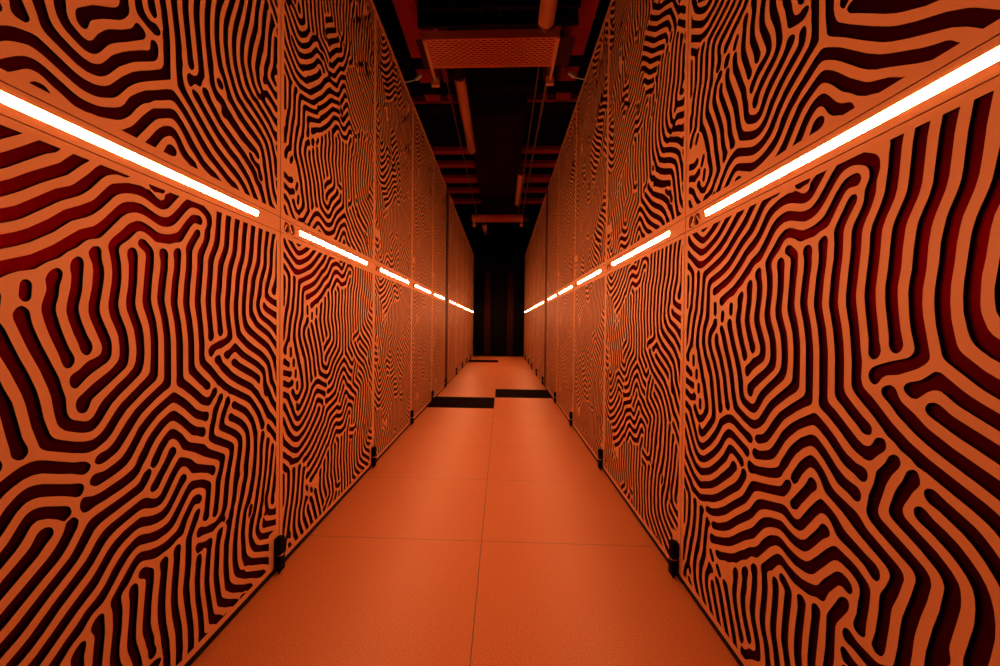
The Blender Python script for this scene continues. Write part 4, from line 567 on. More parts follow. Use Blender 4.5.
    [1356,2537, 1342,2550, 1340,2556, 1340,2562, 1342,2568, 1350,2576, 1356,2578, 1372,2574, 1380,2571, 1390,2562, 1390,2550, 1388,2544, 1380,2535, 1374,2533, 1368,2533,
    1356,2537],
    [696,2544, 684,2550, 679,2556, 672,2591, 643,2652, 640,2664, 638,2676, 640,2730, 652,2784, 651,2796, 644,2814, 643,2826, 648,2838, 660,2849, 672,2853, 678,2853, 684,2850,
    689,2844, 691,2832, 688,2808, 689,2778, 681,2742, 677,2718, 677,2694, 678,2676, 684,2657, 723,2574, 721,2562, 714,2550, 702,2543, 696,2544],
    [1902,2569, 1884,2588, 1848,2597, 1812,2616, 1758,2637, 1722,2653, 1710,2654, 1701,2652, 1692,2648, 1686,2648, 1680,2653, 1674,2654, 1662,2666, 1632,2688, 1621,2700,
    1607,2724, 1585,2772, 1582,2784, 1582,2796, 1589,2844, 1605,2910, 1642,3012, 1654,3102, 1671,3162, 1677,3204, 1686,3222, 1710,3245, 1715,3258, 1716,3276, 1712,3294,
    1681,3360, 1649,3408, 1631,3426, 1620,3433, 1542,3474, 1422,3526, 1398,3539, 1261,3636, 1250,3648, 1245,3660, 1244,3666, 1254,3676, 1266,3679, 1278,3675, 1305,3648,
    1423,3564, 1446,3552, 1554,3505, 1651,3456, 1662,3447, 1669,3438, 1712,3372, 1740,3324, 1752,3292, 1755,3288, 1756,3282, 1756,3270, 1755,3264, 1743,3240, 1728,3225,
    1722,3213, 1695,3120, 1690,3096, 1685,3024, 1682,3006, 1640,2892, 1622,2814, 1620,2802, 1621,2790, 1624,2778, 1642,2736, 1648,2724, 1657,2712, 1674,2696, 1686,2688,
    1698,2684, 1704,2684, 1713,2688, 1714,2694, 1711,2700, 1686,2718, 1680,2724, 1672,2736, 1666,2754, 1655,2790, 1653,2802, 1654,2814, 1678,2904, 1712,3000, 1715,3018,
    1724,3114, 1750,3216, 1753,3222, 1758,3227, 1764,3229, 1776,3227, 1782,3224, 1789,3216, 1792,3210, 1794,3198, 1791,3192, 1780,3180, 1775,3168, 1773,3144, 1764,3108,
    1751,3000, 1742,2958, 1739,2934, 1735,2922, 1720,2892, 1708,2844, 1698,2817, 1697,2802, 1702,2766, 1705,2754, 1710,2745, 1722,2731, 1734,2723, 1740,2722, 1746,2723,
    1764,2737, 1776,2738, 1788,2736, 1824,2725, 1866,2710, 1884,2706, 1902,2705, 1904,2700, 1906,2688, 1905,2676, 1902,2667, 1890,2669, 1872,2667, 1860,2668, 1824,2686,
    1782,2697, 1770,2697, 1761,2694, 1756,2688, 1756,2682, 1759,2676, 1770,2668, 1806,2660, 1848,2639, 1866,2635, 1890,2634, 1896,2632, 1902,2628, 1905,2598, 1904,2580, 1902,2569],
    [966,2591, 955,2598, 948,2610, 935,2676, 923,2706, 921,2718, 921,2742, 927,2790, 932,2868, 936,2898, 935,2904, 930,2913, 924,2918, 903,2928, 899,2934, 898,2940, 900,2949,
    906,2956, 912,2959, 924,2959, 936,2955, 964,2934, 970,2928, 974,2916, 974,2868, 967,2820, 960,2742, 965,2712, 967,2688, 975,2664, 980,2640, 990,2610, 989,2604, 984,2594,
    978,2589, 972,2589, 966,2591],
    [24,2668, 22,2688, 22,2712, 24,2727, 27,2724, 31,2718, 33,2700, 32,2688, 24,2668],
    [426,2675, 420,2682, 418,2688, 418,2694, 421,2706, 426,2715, 432,2721, 444,2728, 456,2730, 468,2726, 475,2718, 475,2706, 470,2694, 456,2672, 432,2671, 426,2675],
    [348,2697, 341,2706, 339,2718, 352,2748, 355,2760, 356,2772, 349,2796, 349,2814, 353,2826, 362,2838, 378,2847, 468,2877, 516,2892, 546,2906, 558,2916, 570,2934, 582,2946,
    606,2960, 666,3005, 768,3090, 798,3110, 816,3118, 918,3150, 942,3152, 948,3148, 958,3138, 957,3132, 952,3126, 943,3120, 930,3115, 900,3109, 835,3090, 816,3082, 799,3072,
    684,2972, 630,2931, 598,2910, 577,2886, 570,2880, 534,2865, 474,2844, 438,2829, 408,2818, 396,2811, 388,2802, 384,2790, 384,2778, 393,2760, 395,2748, 394,2736, 384,2706,
    378,2701, 372,2701, 366,2696, 354,2695, 348,2697],
    [504,2709, 498,2718, 498,2724, 500,2730, 522,2761, 528,2765, 534,2766, 540,2765, 547,2760, 550,2754, 551,2748, 549,2742, 528,2712, 522,2707, 510,2707, 504,2709],
    [42,2728, 36,2731, 33,2736, 36,2784, 33,2886, 31,2898, 24,2922, 27,2934, 36,2938, 48,2941, 54,2939, 60,2934, 65,2922, 67,2910, 69,2814, 67,2772, 69,2742, 60,2733, 48,2729,
    42,2728],
    [1860,2740, 1830,2753, 1776,2772, 1770,2771, 1764,2768, 1752,2758, 1746,2756, 1740,2758, 1731,2766, 1729,2778, 1730,2784, 1740,2801, 1742,2808, 1741,2838, 1744,2856,
    1750,2874, 1770,2919, 1774,2934, 1785,3048, 1797,3114, 1807,3144, 1808,3180, 1812,3186, 1818,3187, 1824,3186, 1830,3184, 1843,3174, 1858,3156, 1863,3144, 1842,3119,
    1826,3072, 1822,3054, 1819,3024, 1813,2940, 1811,2922, 1803,2898, 1787,2862, 1782,2839, 1781,2826, 1784,2814, 1789,2808, 1794,2805, 1848,2784, 1860,2782, 1872,2783,
    1902,2793, 1904,2784, 1905,2772, 1902,2753, 1890,2745, 1878,2740, 1872,2739, 1860,2740],
    [426,2746, 415,2754, 413,2760, 412,2766, 415,2778, 419,2784, 425,2790, 455,2802, 492,2822, 558,2848, 574,2856, 594,2872, 618,2887, 668,2922, 719,2964, 804,3044, 817,3054,
    834,3063, 918,3088, 930,3090, 942,3089, 948,3086, 966,3069, 972,3066, 984,3062, 1014,3060, 1038,3064, 1050,3071, 1062,3080, 1100,3120, 1134,3152, 1164,3179, 1170,3183,
    1176,3185, 1188,3183, 1212,3173, 1290,3147, 1302,3141, 1320,3127, 1326,3125, 1335,3126, 1338,3128, 1350,3143, 1356,3143, 1362,3143, 1368,3145, 1373,3138, 1376,3126,
    1374,3108, 1368,3097, 1362,3092, 1326,3092, 1308,3088, 1296,3097, 1290,3098, 1284,3108, 1279,3114, 1272,3118, 1260,3122, 1242,3122, 1236,3127, 1230,3128, 1218,3138,
    1212,3141, 1200,3144, 1194,3143, 1176,3137, 1152,3120, 1128,3097, 1086,3050, 1068,3036, 1050,3028, 1032,3025, 1014,3023, 978,3028, 960,3034, 936,3050, 924,3052, 906,3049,
    846,3030, 828,3018, 774,2967, 750,2939, 702,2904, 672,2875, 642,2866, 636,2862, 620,2844, 612,2838, 586,2826, 552,2807, 522,2797, 510,2791, 480,2770, 444,2747, 438,2745,
    426,2746],
    [1848,2812, 1818,2826, 1813,2832, 1810,2838, 1810,2844, 1814,2856, 1830,2888, 1837,2910, 1844,2970, 1846,3012, 1849,3042, 1852,3078, 1855,3084, 1866,3092, 1872,3095,
    1884,3094, 1894,3084, 1897,3078, 1888,3048, 1884,3006, 1885,2994, 1890,2980, 1896,2976, 1902,2974, 1902,2952, 1890,2953, 1884,2950, 1878,2940, 1876,2928, 1878,2921,
    1884,2918, 1902,2928, 1904,2910, 1903,2892, 1902,2888, 1896,2882, 1890,2880, 1878,2882, 1872,2879, 1860,2868, 1857,2862, 1855,2856, 1857,2850, 1862,2844, 1880,2832,
    1882,2826, 1881,2820, 1878,2815, 1872,2810, 1866,2808, 1860,2808, 1848,2812],
    [1320,2928, 1314,2930, 1304,2940, 1306,2952, 1328,3018, 1330,3030, 1330,3054, 1337,3066, 1344,3073, 1350,3077, 1356,3079, 1358,3078, 1362,3077, 1369,3072, 1374,3065,
    1377,3054, 1376,3042, 1368,3006, 1366,3000, 1350,2982, 1347,2976, 1344,2964, 1342,2940, 1332,2932, 1320,2928],
    [210,2958, 186,2966, 156,2965, 135,2982, 108,2998, 78,3018, 30,3045, 24,3051, 22,3066, 24,3076, 30,3081, 42,3081, 54,3077, 78,3059, 153,3012, 168,3005, 186,3000, 228,2993,
    252,2993, 336,3011, 363,3018, 384,3026, 401,3036, 426,3058, 456,3077, 546,3145, 564,3162, 600,3200, 624,3231, 656,3252, 678,3274, 702,3288, 708,3294, 710,3300, 707,3306,
    702,3310, 696,3312, 672,3313, 666,3315, 660,3320, 636,3346, 624,3353, 618,3354, 612,3353, 594,3338, 582,3338, 570,3344, 558,3348, 534,3347, 516,3343, 504,3337, 496,3330,
    446,3276, 426,3258, 348,3201, 318,3183, 258,3154, 240,3149, 222,3150, 198,3158, 168,3172, 126,3195, 123,3198, 121,3204, 121,3216, 123,3222, 132,3225, 138,3224, 188,3198,
    210,3190, 222,3187, 234,3187, 246,3190, 294,3209, 308,3216, 328,3228, 402,3282, 421,3300, 458,3342, 475,3360, 492,3374, 504,3381, 510,3382, 564,3381, 576,3384, 588,3393,
    600,3395, 606,3399, 648,3379, 696,3344, 708,3339, 720,3340, 800,3366, 816,3374, 834,3388, 908,3468, 933,3492, 954,3510, 966,3517, 990,3521, 1002,3526, 1016,3540, 1048,3576,
    1086,3633, 1115,3696, 1141,3744, 1146,3762, 1153,3816, 1149,3828, 1137,3846, 1135,3858, 1134,3885, 1131,3894, 1124,3906, 1121,3978, 1123,3990, 1132,4020, 1142,4074,
    1145,4116, 1142,4152, 1144,4164, 1153,4182, 1192,4236, 1206,4248, 1218,4252, 1224,4252, 1230,4247, 1234,4242, 1234,4230, 1229,4218, 1200,4182, 1186,4158, 1182,4140,
    1185,4104, 1184,4092, 1173,4044, 1161,4008, 1159,3996, 1159,3942, 1169,3870, 1176,3859, 1191,3852, 1193,3840, 1195,3834, 1193,3828, 1190,3816, 1189,3792, 1185,3762,
    1186,3738, 1182,3726, 1177,3720, 1161,3708, 1152,3697, 1134,3658, 1124,3630, 1118,3618, 1099,3588, 1080,3563, 1066,3540, 1038,3509, 1026,3499, 996,3493, 954,3466, 899,3408,
    866,3366, 852,3354, 828,3339, 816,3334, 764,3318, 753,3312, 751,3306, 756,3303, 762,3303, 804,3310, 852,3324, 876,3334, 885,3342, 890,3348, 898,3366, 906,3378, 953,3432,
    972,3449, 990,3460, 1044,3486, 1068,3499, 1080,3500, 1086,3498, 1110,3479, 1134,3469, 1146,3461, 1270,3366, 1289,3354, 1482,3267, 1490,3258, 1493,3252, 1494,3246, 1492,3240,
    1488,3236, 1470,3227, 1458,3230, 1445,3246, 1436,3252, 1284,3315, 1254,3334, 1170,3402, 1104,3445, 1086,3453, 1074,3454, 1062,3453, 1044,3446, 1020,3432, 993,3420, 978,3410,
    924,3342, 907,3312, 894,3300, 882,3295, 828,3278, 774,3267, 738,3264, 720,3256, 660,3207, 595,3138, 576,3120, 414,2999, 396,2992, 354,2981, 252,2957, 234,2956, 210,2958],
    [1416,3005, 1404,3008, 1400,3012, 1405,3054, 1399,3090, 1400,3120, 1396,3132, 1382,3150, 1382,3156, 1382,3162, 1386,3168, 1392,3172, 1398,3173, 1416,3170, 1422,3171,
    1425,3174, 1427,3180, 1428,3186, 1423,3198, 1424,3204, 1429,3210, 1430,3216, 1440,3221, 1446,3223, 1458,3221, 1464,3218, 1466,3210, 1465,3198, 1456,3156, 1452,3147,
    1439,3132, 1438,3126, 1441,3084, 1438,3048, 1438,3018, 1428,3010, 1416,3005],
    [204,3023, 186,3027, 168,3035, 26,3126, 24,3128, 22,3138, 21,3192, 24,3203, 30,3208, 42,3192, 54,3161, 60,3153, 69,3144, 138,3095, 186,3066, 204,3059, 234,3056, 264,3057,
    282,3060, 318,3069, 334,3078, 354,3099, 396,3122, 499,3198, 528,3226, 546,3252, 552,3258, 558,3261, 570,3263, 585,3258, 591,3252, 594,3246, 594,3240, 592,3234, 587,3228,
    566,3210, 545,3186, 528,3170, 414,3086, 379,3066, 362,3048, 353,3042, 336,3036, 264,3022, 240,3020, 204,3023],
    [228,3083, 210,3087, 198,3091, 150,3118, 122,3138, 87,3168, 74,3186, 51,3234, 32,3264, 28,3276, 29,3282, 36,3288, 48,3290, 54,3288, 60,3285, 66,3279, 96,3234, 111,3216,
    113,3198, 125,3180, 136,3168, 151,3156, 171,3144, 208,3126, 222,3121, 234,3120, 248,3120, 264,3123, 273,3126, 300,3146, 330,3159, 346,3168, 414,3215, 432,3228, 450,3244,
    507,3306, 522,3316, 534,3321, 576,3327, 588,3328, 594,3326, 612,3315, 640,3306, 649,3300, 652,3294, 653,3288, 652,3282, 642,3271, 630,3265, 618,3265, 609,3270, 594,3283,
    576,3290, 558,3291, 540,3285, 527,3276, 492,3235, 456,3201, 372,3142, 342,3124, 318,3112, 294,3090, 288,3087, 276,3085, 228,3083],
    [984,3089, 972,3094, 965,3102, 963,3108, 962,3120, 963,3126, 966,3129, 978,3131, 996,3131, 1008,3128, 1014,3129, 1026,3142, 1028,3150, 1032,3154, 1038,3159, 1050,3163,
    1062,3172, 1116,3227, 1122,3231, 1134,3233, 1146,3229, 1154,3222, 1156,3216, 1157,3210, 1152,3201, 1126,3186, 1076,3132, 1038,3096, 1026,3090, 1014,3088, 996,3087, 984,3089],
    [1896,3092, 1881,3108, 1872,3138, 1874,3144, 1888,3156, 1896,3160, 1902,3159, 1905,3144, 1906,3120, 1904,3096, 1902,3091, 1896,3092],
    [966,3140, 956,3150, 955,3156, 952,3162, 951,3174, 955,3180, 956,3186, 960,3190, 966,3190, 984,3184, 996,3183, 1008,3187, 1014,3184, 1024,3174, 1027,3168, 1024,3156,
    1019,3150, 1017,3144, 1014,3141, 990,3139, 966,3140],
    [1338,3154, 1302,3169, 1254,3185, 1206,3209, 1188,3221, 1152,3254, 1140,3261, 1134,3262, 1122,3261, 1104,3253, 1086,3235, 1053,3198, 1032,3184, 1026,3182, 1016,3192,
    1013,3198, 1016,3210, 1019,3216, 1031,3228, 1044,3240, 1074,3276, 1092,3292, 1104,3297, 1116,3300, 1128,3302, 1134,3301, 1146,3296, 1176,3280, 1218,3246, 1257,3222,
    1285,3210, 1308,3202, 1338,3195, 1350,3189, 1358,3180, 1360,3174, 1362,3156, 1356,3152, 1344,3151, 1338,3154],
    [1878,3178, 1866,3185, 1806,3236, 1768,3264, 1765,3270, 1766,3288, 1776,3294, 1782,3295, 1788,3294, 1800,3286, 1818,3270, 1841,3252, 1868,3234, 1878,3224, 1901,3192,
    1902,3186, 1902,3180, 1896,3177, 1884,3176, 1878,3178],
    [960,3200, 956,3204, 955,3210, 950,3216, 949,3222, 957,3240, 984,3267, 1018,3306, 1034,3336, 1039,3342, 1050,3349, 1079,3354, 1086,3358, 1110,3358, 1114,3354, 1121,3348,
    1121,3342, 1126,3336, 1125,3330, 1122,3328, 1110,3329, 1098,3327, 1060,3306, 1050,3295, 1045,3282, 1038,3271, 1011,3246, 993,3222, 984,3214, 960,3200],
    [222,3215, 210,3217, 198,3221, 138,3249, 120,3260, 85,3294, 54,3316, 37,3330, 33,3336, 31,3342, 32,3354, 36,3360, 48,3370, 54,3370, 66,3358, 72,3347, 82,3336, 108,3319,
    168,3276, 192,3263, 210,3255, 228,3253, 246,3256, 270,3263, 284,3270, 353,3318, 366,3330, 378,3344, 420,3403, 462,3442, 468,3441, 480,3445, 488,3450, 493,3456, 495,3462,
    495,3468, 483,3492, 460,3564, 441,3666, 433,3678, 410,3696, 402,3708, 376,3762, 372,3780, 372,3794, 376,3810, 384,3819, 390,3823, 396,3825, 403,3822, 409,3816, 411,3810,
    409,3780, 412,3768, 437,3720, 444,3712, 450,3709, 468,3705, 475,3696, 479,3684, 483,3648, 495,3588, 511,3528, 524,3498, 528,3468, 532,3462, 540,3459, 564,3456, 588,3450,
    636,3443, 660,3435, 684,3425, 696,3416, 711,3402, 713,3396, 712,3390, 707,3384, 706,3378, 702,3376, 678,3386, 648,3405, 636,3410, 624,3412, 606,3410, 600,3405, 588,3404,
    582,3398, 570,3398, 564,3398, 552,3403, 528,3421, 522,3423, 510,3421, 468,3393, 456,3384, 438,3365, 411,3330, 390,3306, 372,3291, 324,3256, 300,3241, 282,3231, 246,3219,
    222,3215],
    [1656,3234, 1650,3235, 1644,3240, 1641,3246, 1641,3252, 1643,3264, 1657,3288, 1662,3293, 1668,3293, 1674,3297, 1686,3288, 1690,3282, 1691,3276, 1689,3264, 1683,3252,
    1674,3241, 1668,3237, 1656,3234],
    [1542,3257, 1512,3276, 1481,3294, 1326,3364, 1296,3381, 1170,3475, 1126,3504, 1098,3518, 1094,3522, 1091,3528, 1091,3534, 1093,3540, 1098,3547, 1110,3554, 1116,3554,
    1128,3548, 1146,3532, 1327,3402, 1350,3390, 1488,3327, 1542,3300, 1556,3288, 1561,3276, 1560,3270, 1554,3260, 1548,3257, 1542,3257],
    [1590,3264, 1577,3282, 1572,3300, 1567,3312, 1554,3324, 1493,3354, 1344,3423, 1326,3435, 1164,3554, 1135,3570, 1130,3576, 1128,3582, 1131,3594, 1140,3604, 1146,3606,
    1153,3606, 1158,3605, 1164,3600, 1192,3576, 1362,3454, 1500,3391, 1566,3358, 1578,3350, 1591,3336, 1602,3317, 1615,3300, 1620,3288, 1620,3282, 1617,3270, 1613,3264,
    1608,3260, 1596,3260, 1590,3264],
    [1872,3264, 1854,3274, 1824,3302, 1812,3312, 1806,3314, 1782,3319, 1770,3329, 1732,3384, 1685,3462, 1674,3475, 1662,3482, 1632,3494, 1548,3535, 1446,3580, 1380,3627,
    1344,3656, 1320,3672, 1313,3678, 1303,3690, 1297,3702, 1294,3714, 1279,3780, 1276,3834, 1264,3888, 1252,3960, 1249,3990, 1250,4032, 1244,4050, 1243,4056, 1244,4062,
    1261,4080, 1262,4092, 1267,4098, 1268,4110, 1272,4116, 1284,4120, 1296,4119, 1302,4115, 1305,4110, 1306,4104, 1294,4062, 1289,4020, 1289,3984, 1295,3936, 1302,3903,
    1310,3870, 1323,3834, 1323,3822, 1318,3798, 1318,3786, 1320,3771, 1330,3756, 1331,3738, 1327,3726, 1327,3720, 1330,3714, 1338,3706, 1368,3690, 1375,3684, 1392,3664,
    1404,3656, 1416,3649, 1428,3646, 1432,3648, 1439,3660, 1446,3663, 1449,3660, 1450,3654, 1456,3648, 1456,3636, 1459,3630, 1453,3624, 1456,3618, 1471,3606, 1499,3594,
    1530,3584, 1536,3580, 1542,3579, 1554,3569, 1560,3568, 1576,3558, 1647,3522, 1662,3516, 1686,3512, 1702,3504, 1710,3492, 1727,3456, 1746,3420, 1764,3393, 1786,3372,
    1794,3370, 1800,3366, 1806,3354, 1812,3348, 1818,3345, 1836,3340, 1848,3333, 1868,3312, 1891,3294, 1898,3282, 1896,3268, 1890,3262, 1884,3261, 1872,3264],
    [210,3286, 192,3296, 150,3326, 114,3345, 90,3363, 84,3366, 66,3368, 50,3384, 45,3396, 31,3414, 30,3420, 32,3426, 36,3429, 42,3433, 48,3435, 54,3434, 72,3418, 78,3416,
    84,3416, 102,3430, 108,3432, 114,3433, 144,3428, 168,3430, 188,3414, 204,3405, 222,3398, 234,3398, 246,3402, 270,3417, 279,3426, 285,3438, 284,3456, 269,3504, 264,3540,
    258,3558, 252,3566, 240,3577, 234,3585, 230,3594, 224,3618, 219,3630, 191,3672, 186,3678, 178,3684, 174,3692, 170,3696, 167,3708, 168,3720, 167,3750, 170,3774, 190,3876,
    197,3894, 210,3912, 212,3918, 219,4038, 224,4086, 226,4098, 240,4116, 258,4129, 342,4151, 384,4163, 432,4181, 446,4188, 589,4290, 646,4344, 688,4386, 738,4424, 750,4428,
    774,4430, 792,4434, 896,4464, 906,4470, 911,4476, 920,4494, 924,4498, 930,4502, 948,4508, 964,4494, 953,4470, 942,4457, 906,4430, 870,4420, 784,4392, 738,4374, 714,4357,
    660,4307, 612,4265, 544,4218, 495,4182, 484,4170, 471,4152, 474,4150, 486,4152, 498,4158, 528,4183, 593,4224, 636,4254, 732,4336, 762,4357, 780,4365, 882,4397, 912,4411,
    924,4412, 938,4410, 952,4398, 952,4392, 942,4382, 938,4380, 918,4375, 810,4339, 791,4332, 768,4320, 752,4308, 660,4230, 546,4152, 516,4121, 462,4099, 346,4062, 336,4057,
    330,4050, 327,4044, 325,4032, 323,3966, 317,3924, 317,3882, 312,3870, 295,3852, 291,3846, 279,3798, 279,3774, 284,3750, 298,3714, 314,3684, 337,3648, 352,3612, 355,3600,
    360,3567, 370,3516, 385,3468, 396,3438, 398,3432, 397,3420, 392,3408, 357,3360, 342,3343, 324,3329, 282,3300, 264,3290, 252,3286, 234,3283, 222,3283, 210,3286],
    [1644,3306, 1638,3310, 1632,3318, 1620,3342, 1608,3359, 1596,3372, 1588,3378, 1508,3420, 1374,3481, 1224,3588, 1200,3603, 1188,3618, 1190,3630, 1194,3634, 1200,3636,
    1218,3637, 1230,3631, 1254,3608, 1386,3516, 1410,3503, 1524,3453, 1602,3412, 1614,3404, 1624,3396, 1634,3384, 1669,3330, 1671,3318, 1668,3305, 1662,3302, 1656,3301, 1644,3306],
    [228,3323, 210,3330, 168,3357, 119,3378, 111,3384, 109,3390, 113,3396, 120,3399, 138,3398, 160,3390, 198,3368, 228,3357, 240,3356, 246,3358, 258,3363, 294,3389, 314,3408,
    319,3414, 324,3426, 324,3444, 305,3522, 297,3564, 291,3576, 276,3594, 261,3630, 249,3654, 214,3708, 207,3726, 205,3750, 208,3774, 222,3840, 233,3870, 238,3894, 253,3924,
    254,3936, 253,3960, 258,4026, 261,4074, 264,4084, 270,4094, 282,4102, 330,4114, 354,4122, 428,4140, 444,4143, 450,4143, 453,4140, 444,4134, 430,4128, 370,4104, 318,4088,
    300,4078, 291,4068, 289,4062, 288,4026, 278,3912, 269,3876, 256,3852, 249,3834, 239,3786, 236,3756, 237,3744, 243,3726, 283,3660, 296,3636, 312,3612, 325,3564, 334,3522,
    347,3468, 356,3438, 357,3426, 354,3417, 349,3408, 326,3378, 312,3365, 271,3336, 258,3329, 240,3323, 228,3323],
    [1896,3334, 1884,3339, 1878,3343, 1860,3365, 1842,3381, 1836,3390, 1829,3420, 1815,3462, 1784,3576, 1764,3619, 1757,3630, 1744,3642, 1710,3661, 1673,3678, 1572,3711,
    1527,3732, 1494,3743, 1488,3747, 1480,3756, 1464,3786, 1458,3792, 1452,3794, 1448,3792, 1441,3786, 1439,3780, 1438,3768, 1443,3756, 1452,3744, 1467,3732, 1495,3714,
    1584,3676, 1656,3652, 1698,3637, 1716,3628, 1728,3618, 1738,3606, 1748,3588, 1761,3558, 1782,3479, 1811,3396, 1812,3384, 1806,3375, 1800,3379, 1788,3380, 1778,3390,
    1771,3414, 1731,3516, 1722,3558, 1710,3582, 1698,3595, 1680,3604, 1656,3610, 1572,3639, 1542,3654, 1518,3663, 1476,3682, 1446,3702, 1434,3705, 1428,3703, 1425,3690,
    1422,3686, 1416,3686, 1406,3696, 1404,3705, 1401,3708, 1416,3714, 1418,3720, 1415,3732, 1410,3743, 1401,3756, 1392,3780, 1384,3786, 1362,3797, 1356,3804, 1353,3816,
    1350,3840, 1335,3888, 1330,3912, 1321,3960, 1317,4002, 1318,4038, 1325,4080, 1325,4098, 1313,4140, 1312,4158, 1322,4188, 1328,4212, 1330,4224, 1329,4242, 1331,4254,
    1338,4265, 1350,4273, 1356,4274, 1362,4273, 1368,4269, 1375,4260, 1377,4254, 1378,4242, 1372,4212, 1375,4200, 1382,4194, 1392,4191, 1398,4192, 1404,4198, 1407,4206,
    1407,4218, 1405,4254, 1399,4290, 1399,4320, 1394,4332, 1384,4344, 1382,4350, 1382,4356, 1384,4362, 1392,4369, 1398,4370, 1416,4367, 1422,4369, 1426,4374, 1427,4380,
    1424,4398, 1429,4404, 1430,4410, 1434,4414, 1446,4420, 1458,4420, 1466,4410, 1466,4404, 1465,4392, 1457,4356, 1452,4346, 1439,4332, 1436,4326, 1441,4290, 1442,4242,
    1451,4218, 1468,4200, 1469,4194, 1456,4164, 1448,4128, 1428,4059, 1425,4038, 1422,3996, 1423,3966, 1434,3905, 1441,3870, 1452,3841, 1458,3834, 1464,3831, 1470,3834,
    1473,3840, 1475,3846, 1473,3858, 1462,3900, 1456,3936, 1452,3966, 1451,3990, 1454,4026, 1460,4062, 1478,4122, 1481,4146, 1482,4182, 1491,4206, 1512,4228, 1514,4236,
    1518,4240, 1524,4240, 1540,4224, 1540,4206, 1524,4177, 1520,4164, 1518,4146, 1516,4098, 1499,4056, 1489,3996, 1489,3966, 1494,3924, 1500,3894, 1506,3879, 1512,3874,
    1524,3874, 1530,3869, 1542,3869, 1548,3864, 1549,3852, 1556,3834, 1566,3820, 1578,3810, 1596,3804, 1614,3808, 1620,3803, 1638,3803, 1644,3801, 1650,3795, 1656,3791,
    1686,3781, 1752,3752, 1830,3709, 1836,3707, 1854,3706, 1860,3701, 1866,3700, 1881,3684, 1902,3672, 1905,3666, 1906,3654, 1905,3636, 1902,3629, 1878,3651, 1866,3658,
    1860,3657, 1857,3654, 1857,3648, 1861,3636, 1884,3600, 1896,3589, 1902,3588, 1902,3574, 1896,3566, 1895,3558, 1896,3552, 1902,3541, 1903,3522, 1901,3510, 1890,3494,
    1881,3492, 1878,3489, 1866,3503, 1861,3516, 1857,3546, 1845,3594, 1828,3630, 1814,3666, 1806,3675, 1794,3684, 1764,3703, 1733,3720, 1677,3744, 1596,3772, 1584,3774,
    1554,3776, 1548,3781, 1524,3814, 1518,3820, 1512,3823, 1506,3822, 1500,3812, 1499,3804, 1502,3792, 1509,3780, 1518,3773, 1530,3768, 1548,3764, 1569,3750, 1578,3746,
    1614,3737, 1692,3709, 1758,3675, 1776,3663, 1785,3654, 1796,3636, 1820,3582, 1860,3426, 1872,3402, 1876,3396, 1884,3390, 1902,3385, 1905,3378, 1906,3360, 1904,3342,
    1902,3337, 1896,3334],
    [720,3372, 715,3378, 716,3384, 721,3390, 721,3396, 725,3402, 744,3419, 750,3424, 774,3429, 786,3436, 804,3457, 840,3488, 894,3543, 912,3556, 944,3570, 972,3588, 1008,3619,
    1018,3630, 1025,3642, 1029,3654, 1031,3666, 1031,3678, 1028,3690, 1032,3694, 1040,3696, 1057,3714, 1059,3726, 1062,3729, 1068,3741, 1072,3762, 1075,3816, 1077,3894,
    1074,3906, 1059,3930, 1057,3942, 1064,3966, 1062,4002, 1063,4014, 1074,4056, 1077,4092, 1077,4104, 1073,4128, 1077,4140, 1086,4149, 1098,4154, 1104,4153, 1110,4151,
    1116,4145, 1119,4134, 1114,4104, 1114,4074, 1104,4020, 1101,3990, 1094,3966, 1092,3954, 1093,3942, 1098,3930, 1114,3912, 1115,3906, 1111,3870, 1116,3810, 1114,3774,
    1111,3756, 1106,3738, 1054,3624, 1047,3612, 1036,3600, 1008,3571, 990,3556, 966,3540, 936,3530, 924,3522, 810,3402, 798,3396, 744,3376, 720,3372],
    [1896,3419, 1883,3432, 1873,3450, 1872,3462, 1873,3468, 1875,3474, 1880,3480, 1884,3484, 1890,3484, 1902,3478, 1903,3474, 1906,3456, 1905,3426, 1902,3415, 1896,3419],
    [228,3425, 216,3432, 212,3438, 208,3450, 209,3456, 218,3486, 222,3490, 234,3490, 244,3480, 251,3468, 255,3456, 255,3444, 252,3435, 246,3428, 240,3425, 228,3425],
    [432,3438, 424,3444, 420,3450, 411,3480, 398,3516, 392,3540, 379,3618, 372,3642, 366,3653, 352,3672, 323,3726, 316,3744, 309,3774, 308,3792, 309,3804, 316,3828, 330,3852,
    348,3870, 352,3882, 351,3888, 343,3906, 342,3912, 344,3924, 350,3942, 354,3966, 354,3978, 349,4008, 350,4020, 353,4026, 360,4035, 372,4042, 498,4085, 514,4092, 540,4108,
    552,4116, 576,4137, 672,4206, 768,4287, 798,4307, 822,4317, 918,4347, 942,4349, 948,4348, 952,4344, 954,4335, 957,4332, 948,4320, 936,4314, 900,4306, 834,4287, 816,4279,
    804,4272, 781,4254, 690,4174, 630,4128, 600,4108, 577,4086, 569,4080, 516,4056, 402,4014, 393,4008, 388,4002, 383,3990, 382,3984, 384,3976, 393,3954, 394,3942, 391,3930,
    383,3912, 381,3900, 382,3894, 386,3888, 397,3876, 400,3870, 400,3858, 396,3851, 390,3848, 372,3842, 360,3832, 354,3822, 348,3808, 345,3792, 345,3780, 350,3756, 366,3721,
    389,3678, 410,3654, 415,3642, 418,3612, 430,3540, 443,3504, 455,3480, 458,3468, 458,3450, 454,3444, 444,3434, 438,3434, 432,3438],
    [720,3438, 672,3458, 606,3472, 582,3480, 564,3488, 552,3500, 544,3516, 537,3534, 516,3618, 508,3678, 507,3714, 504,3722, 500,3726, 500,3732, 505,3738, 505,3750, 510,3755,
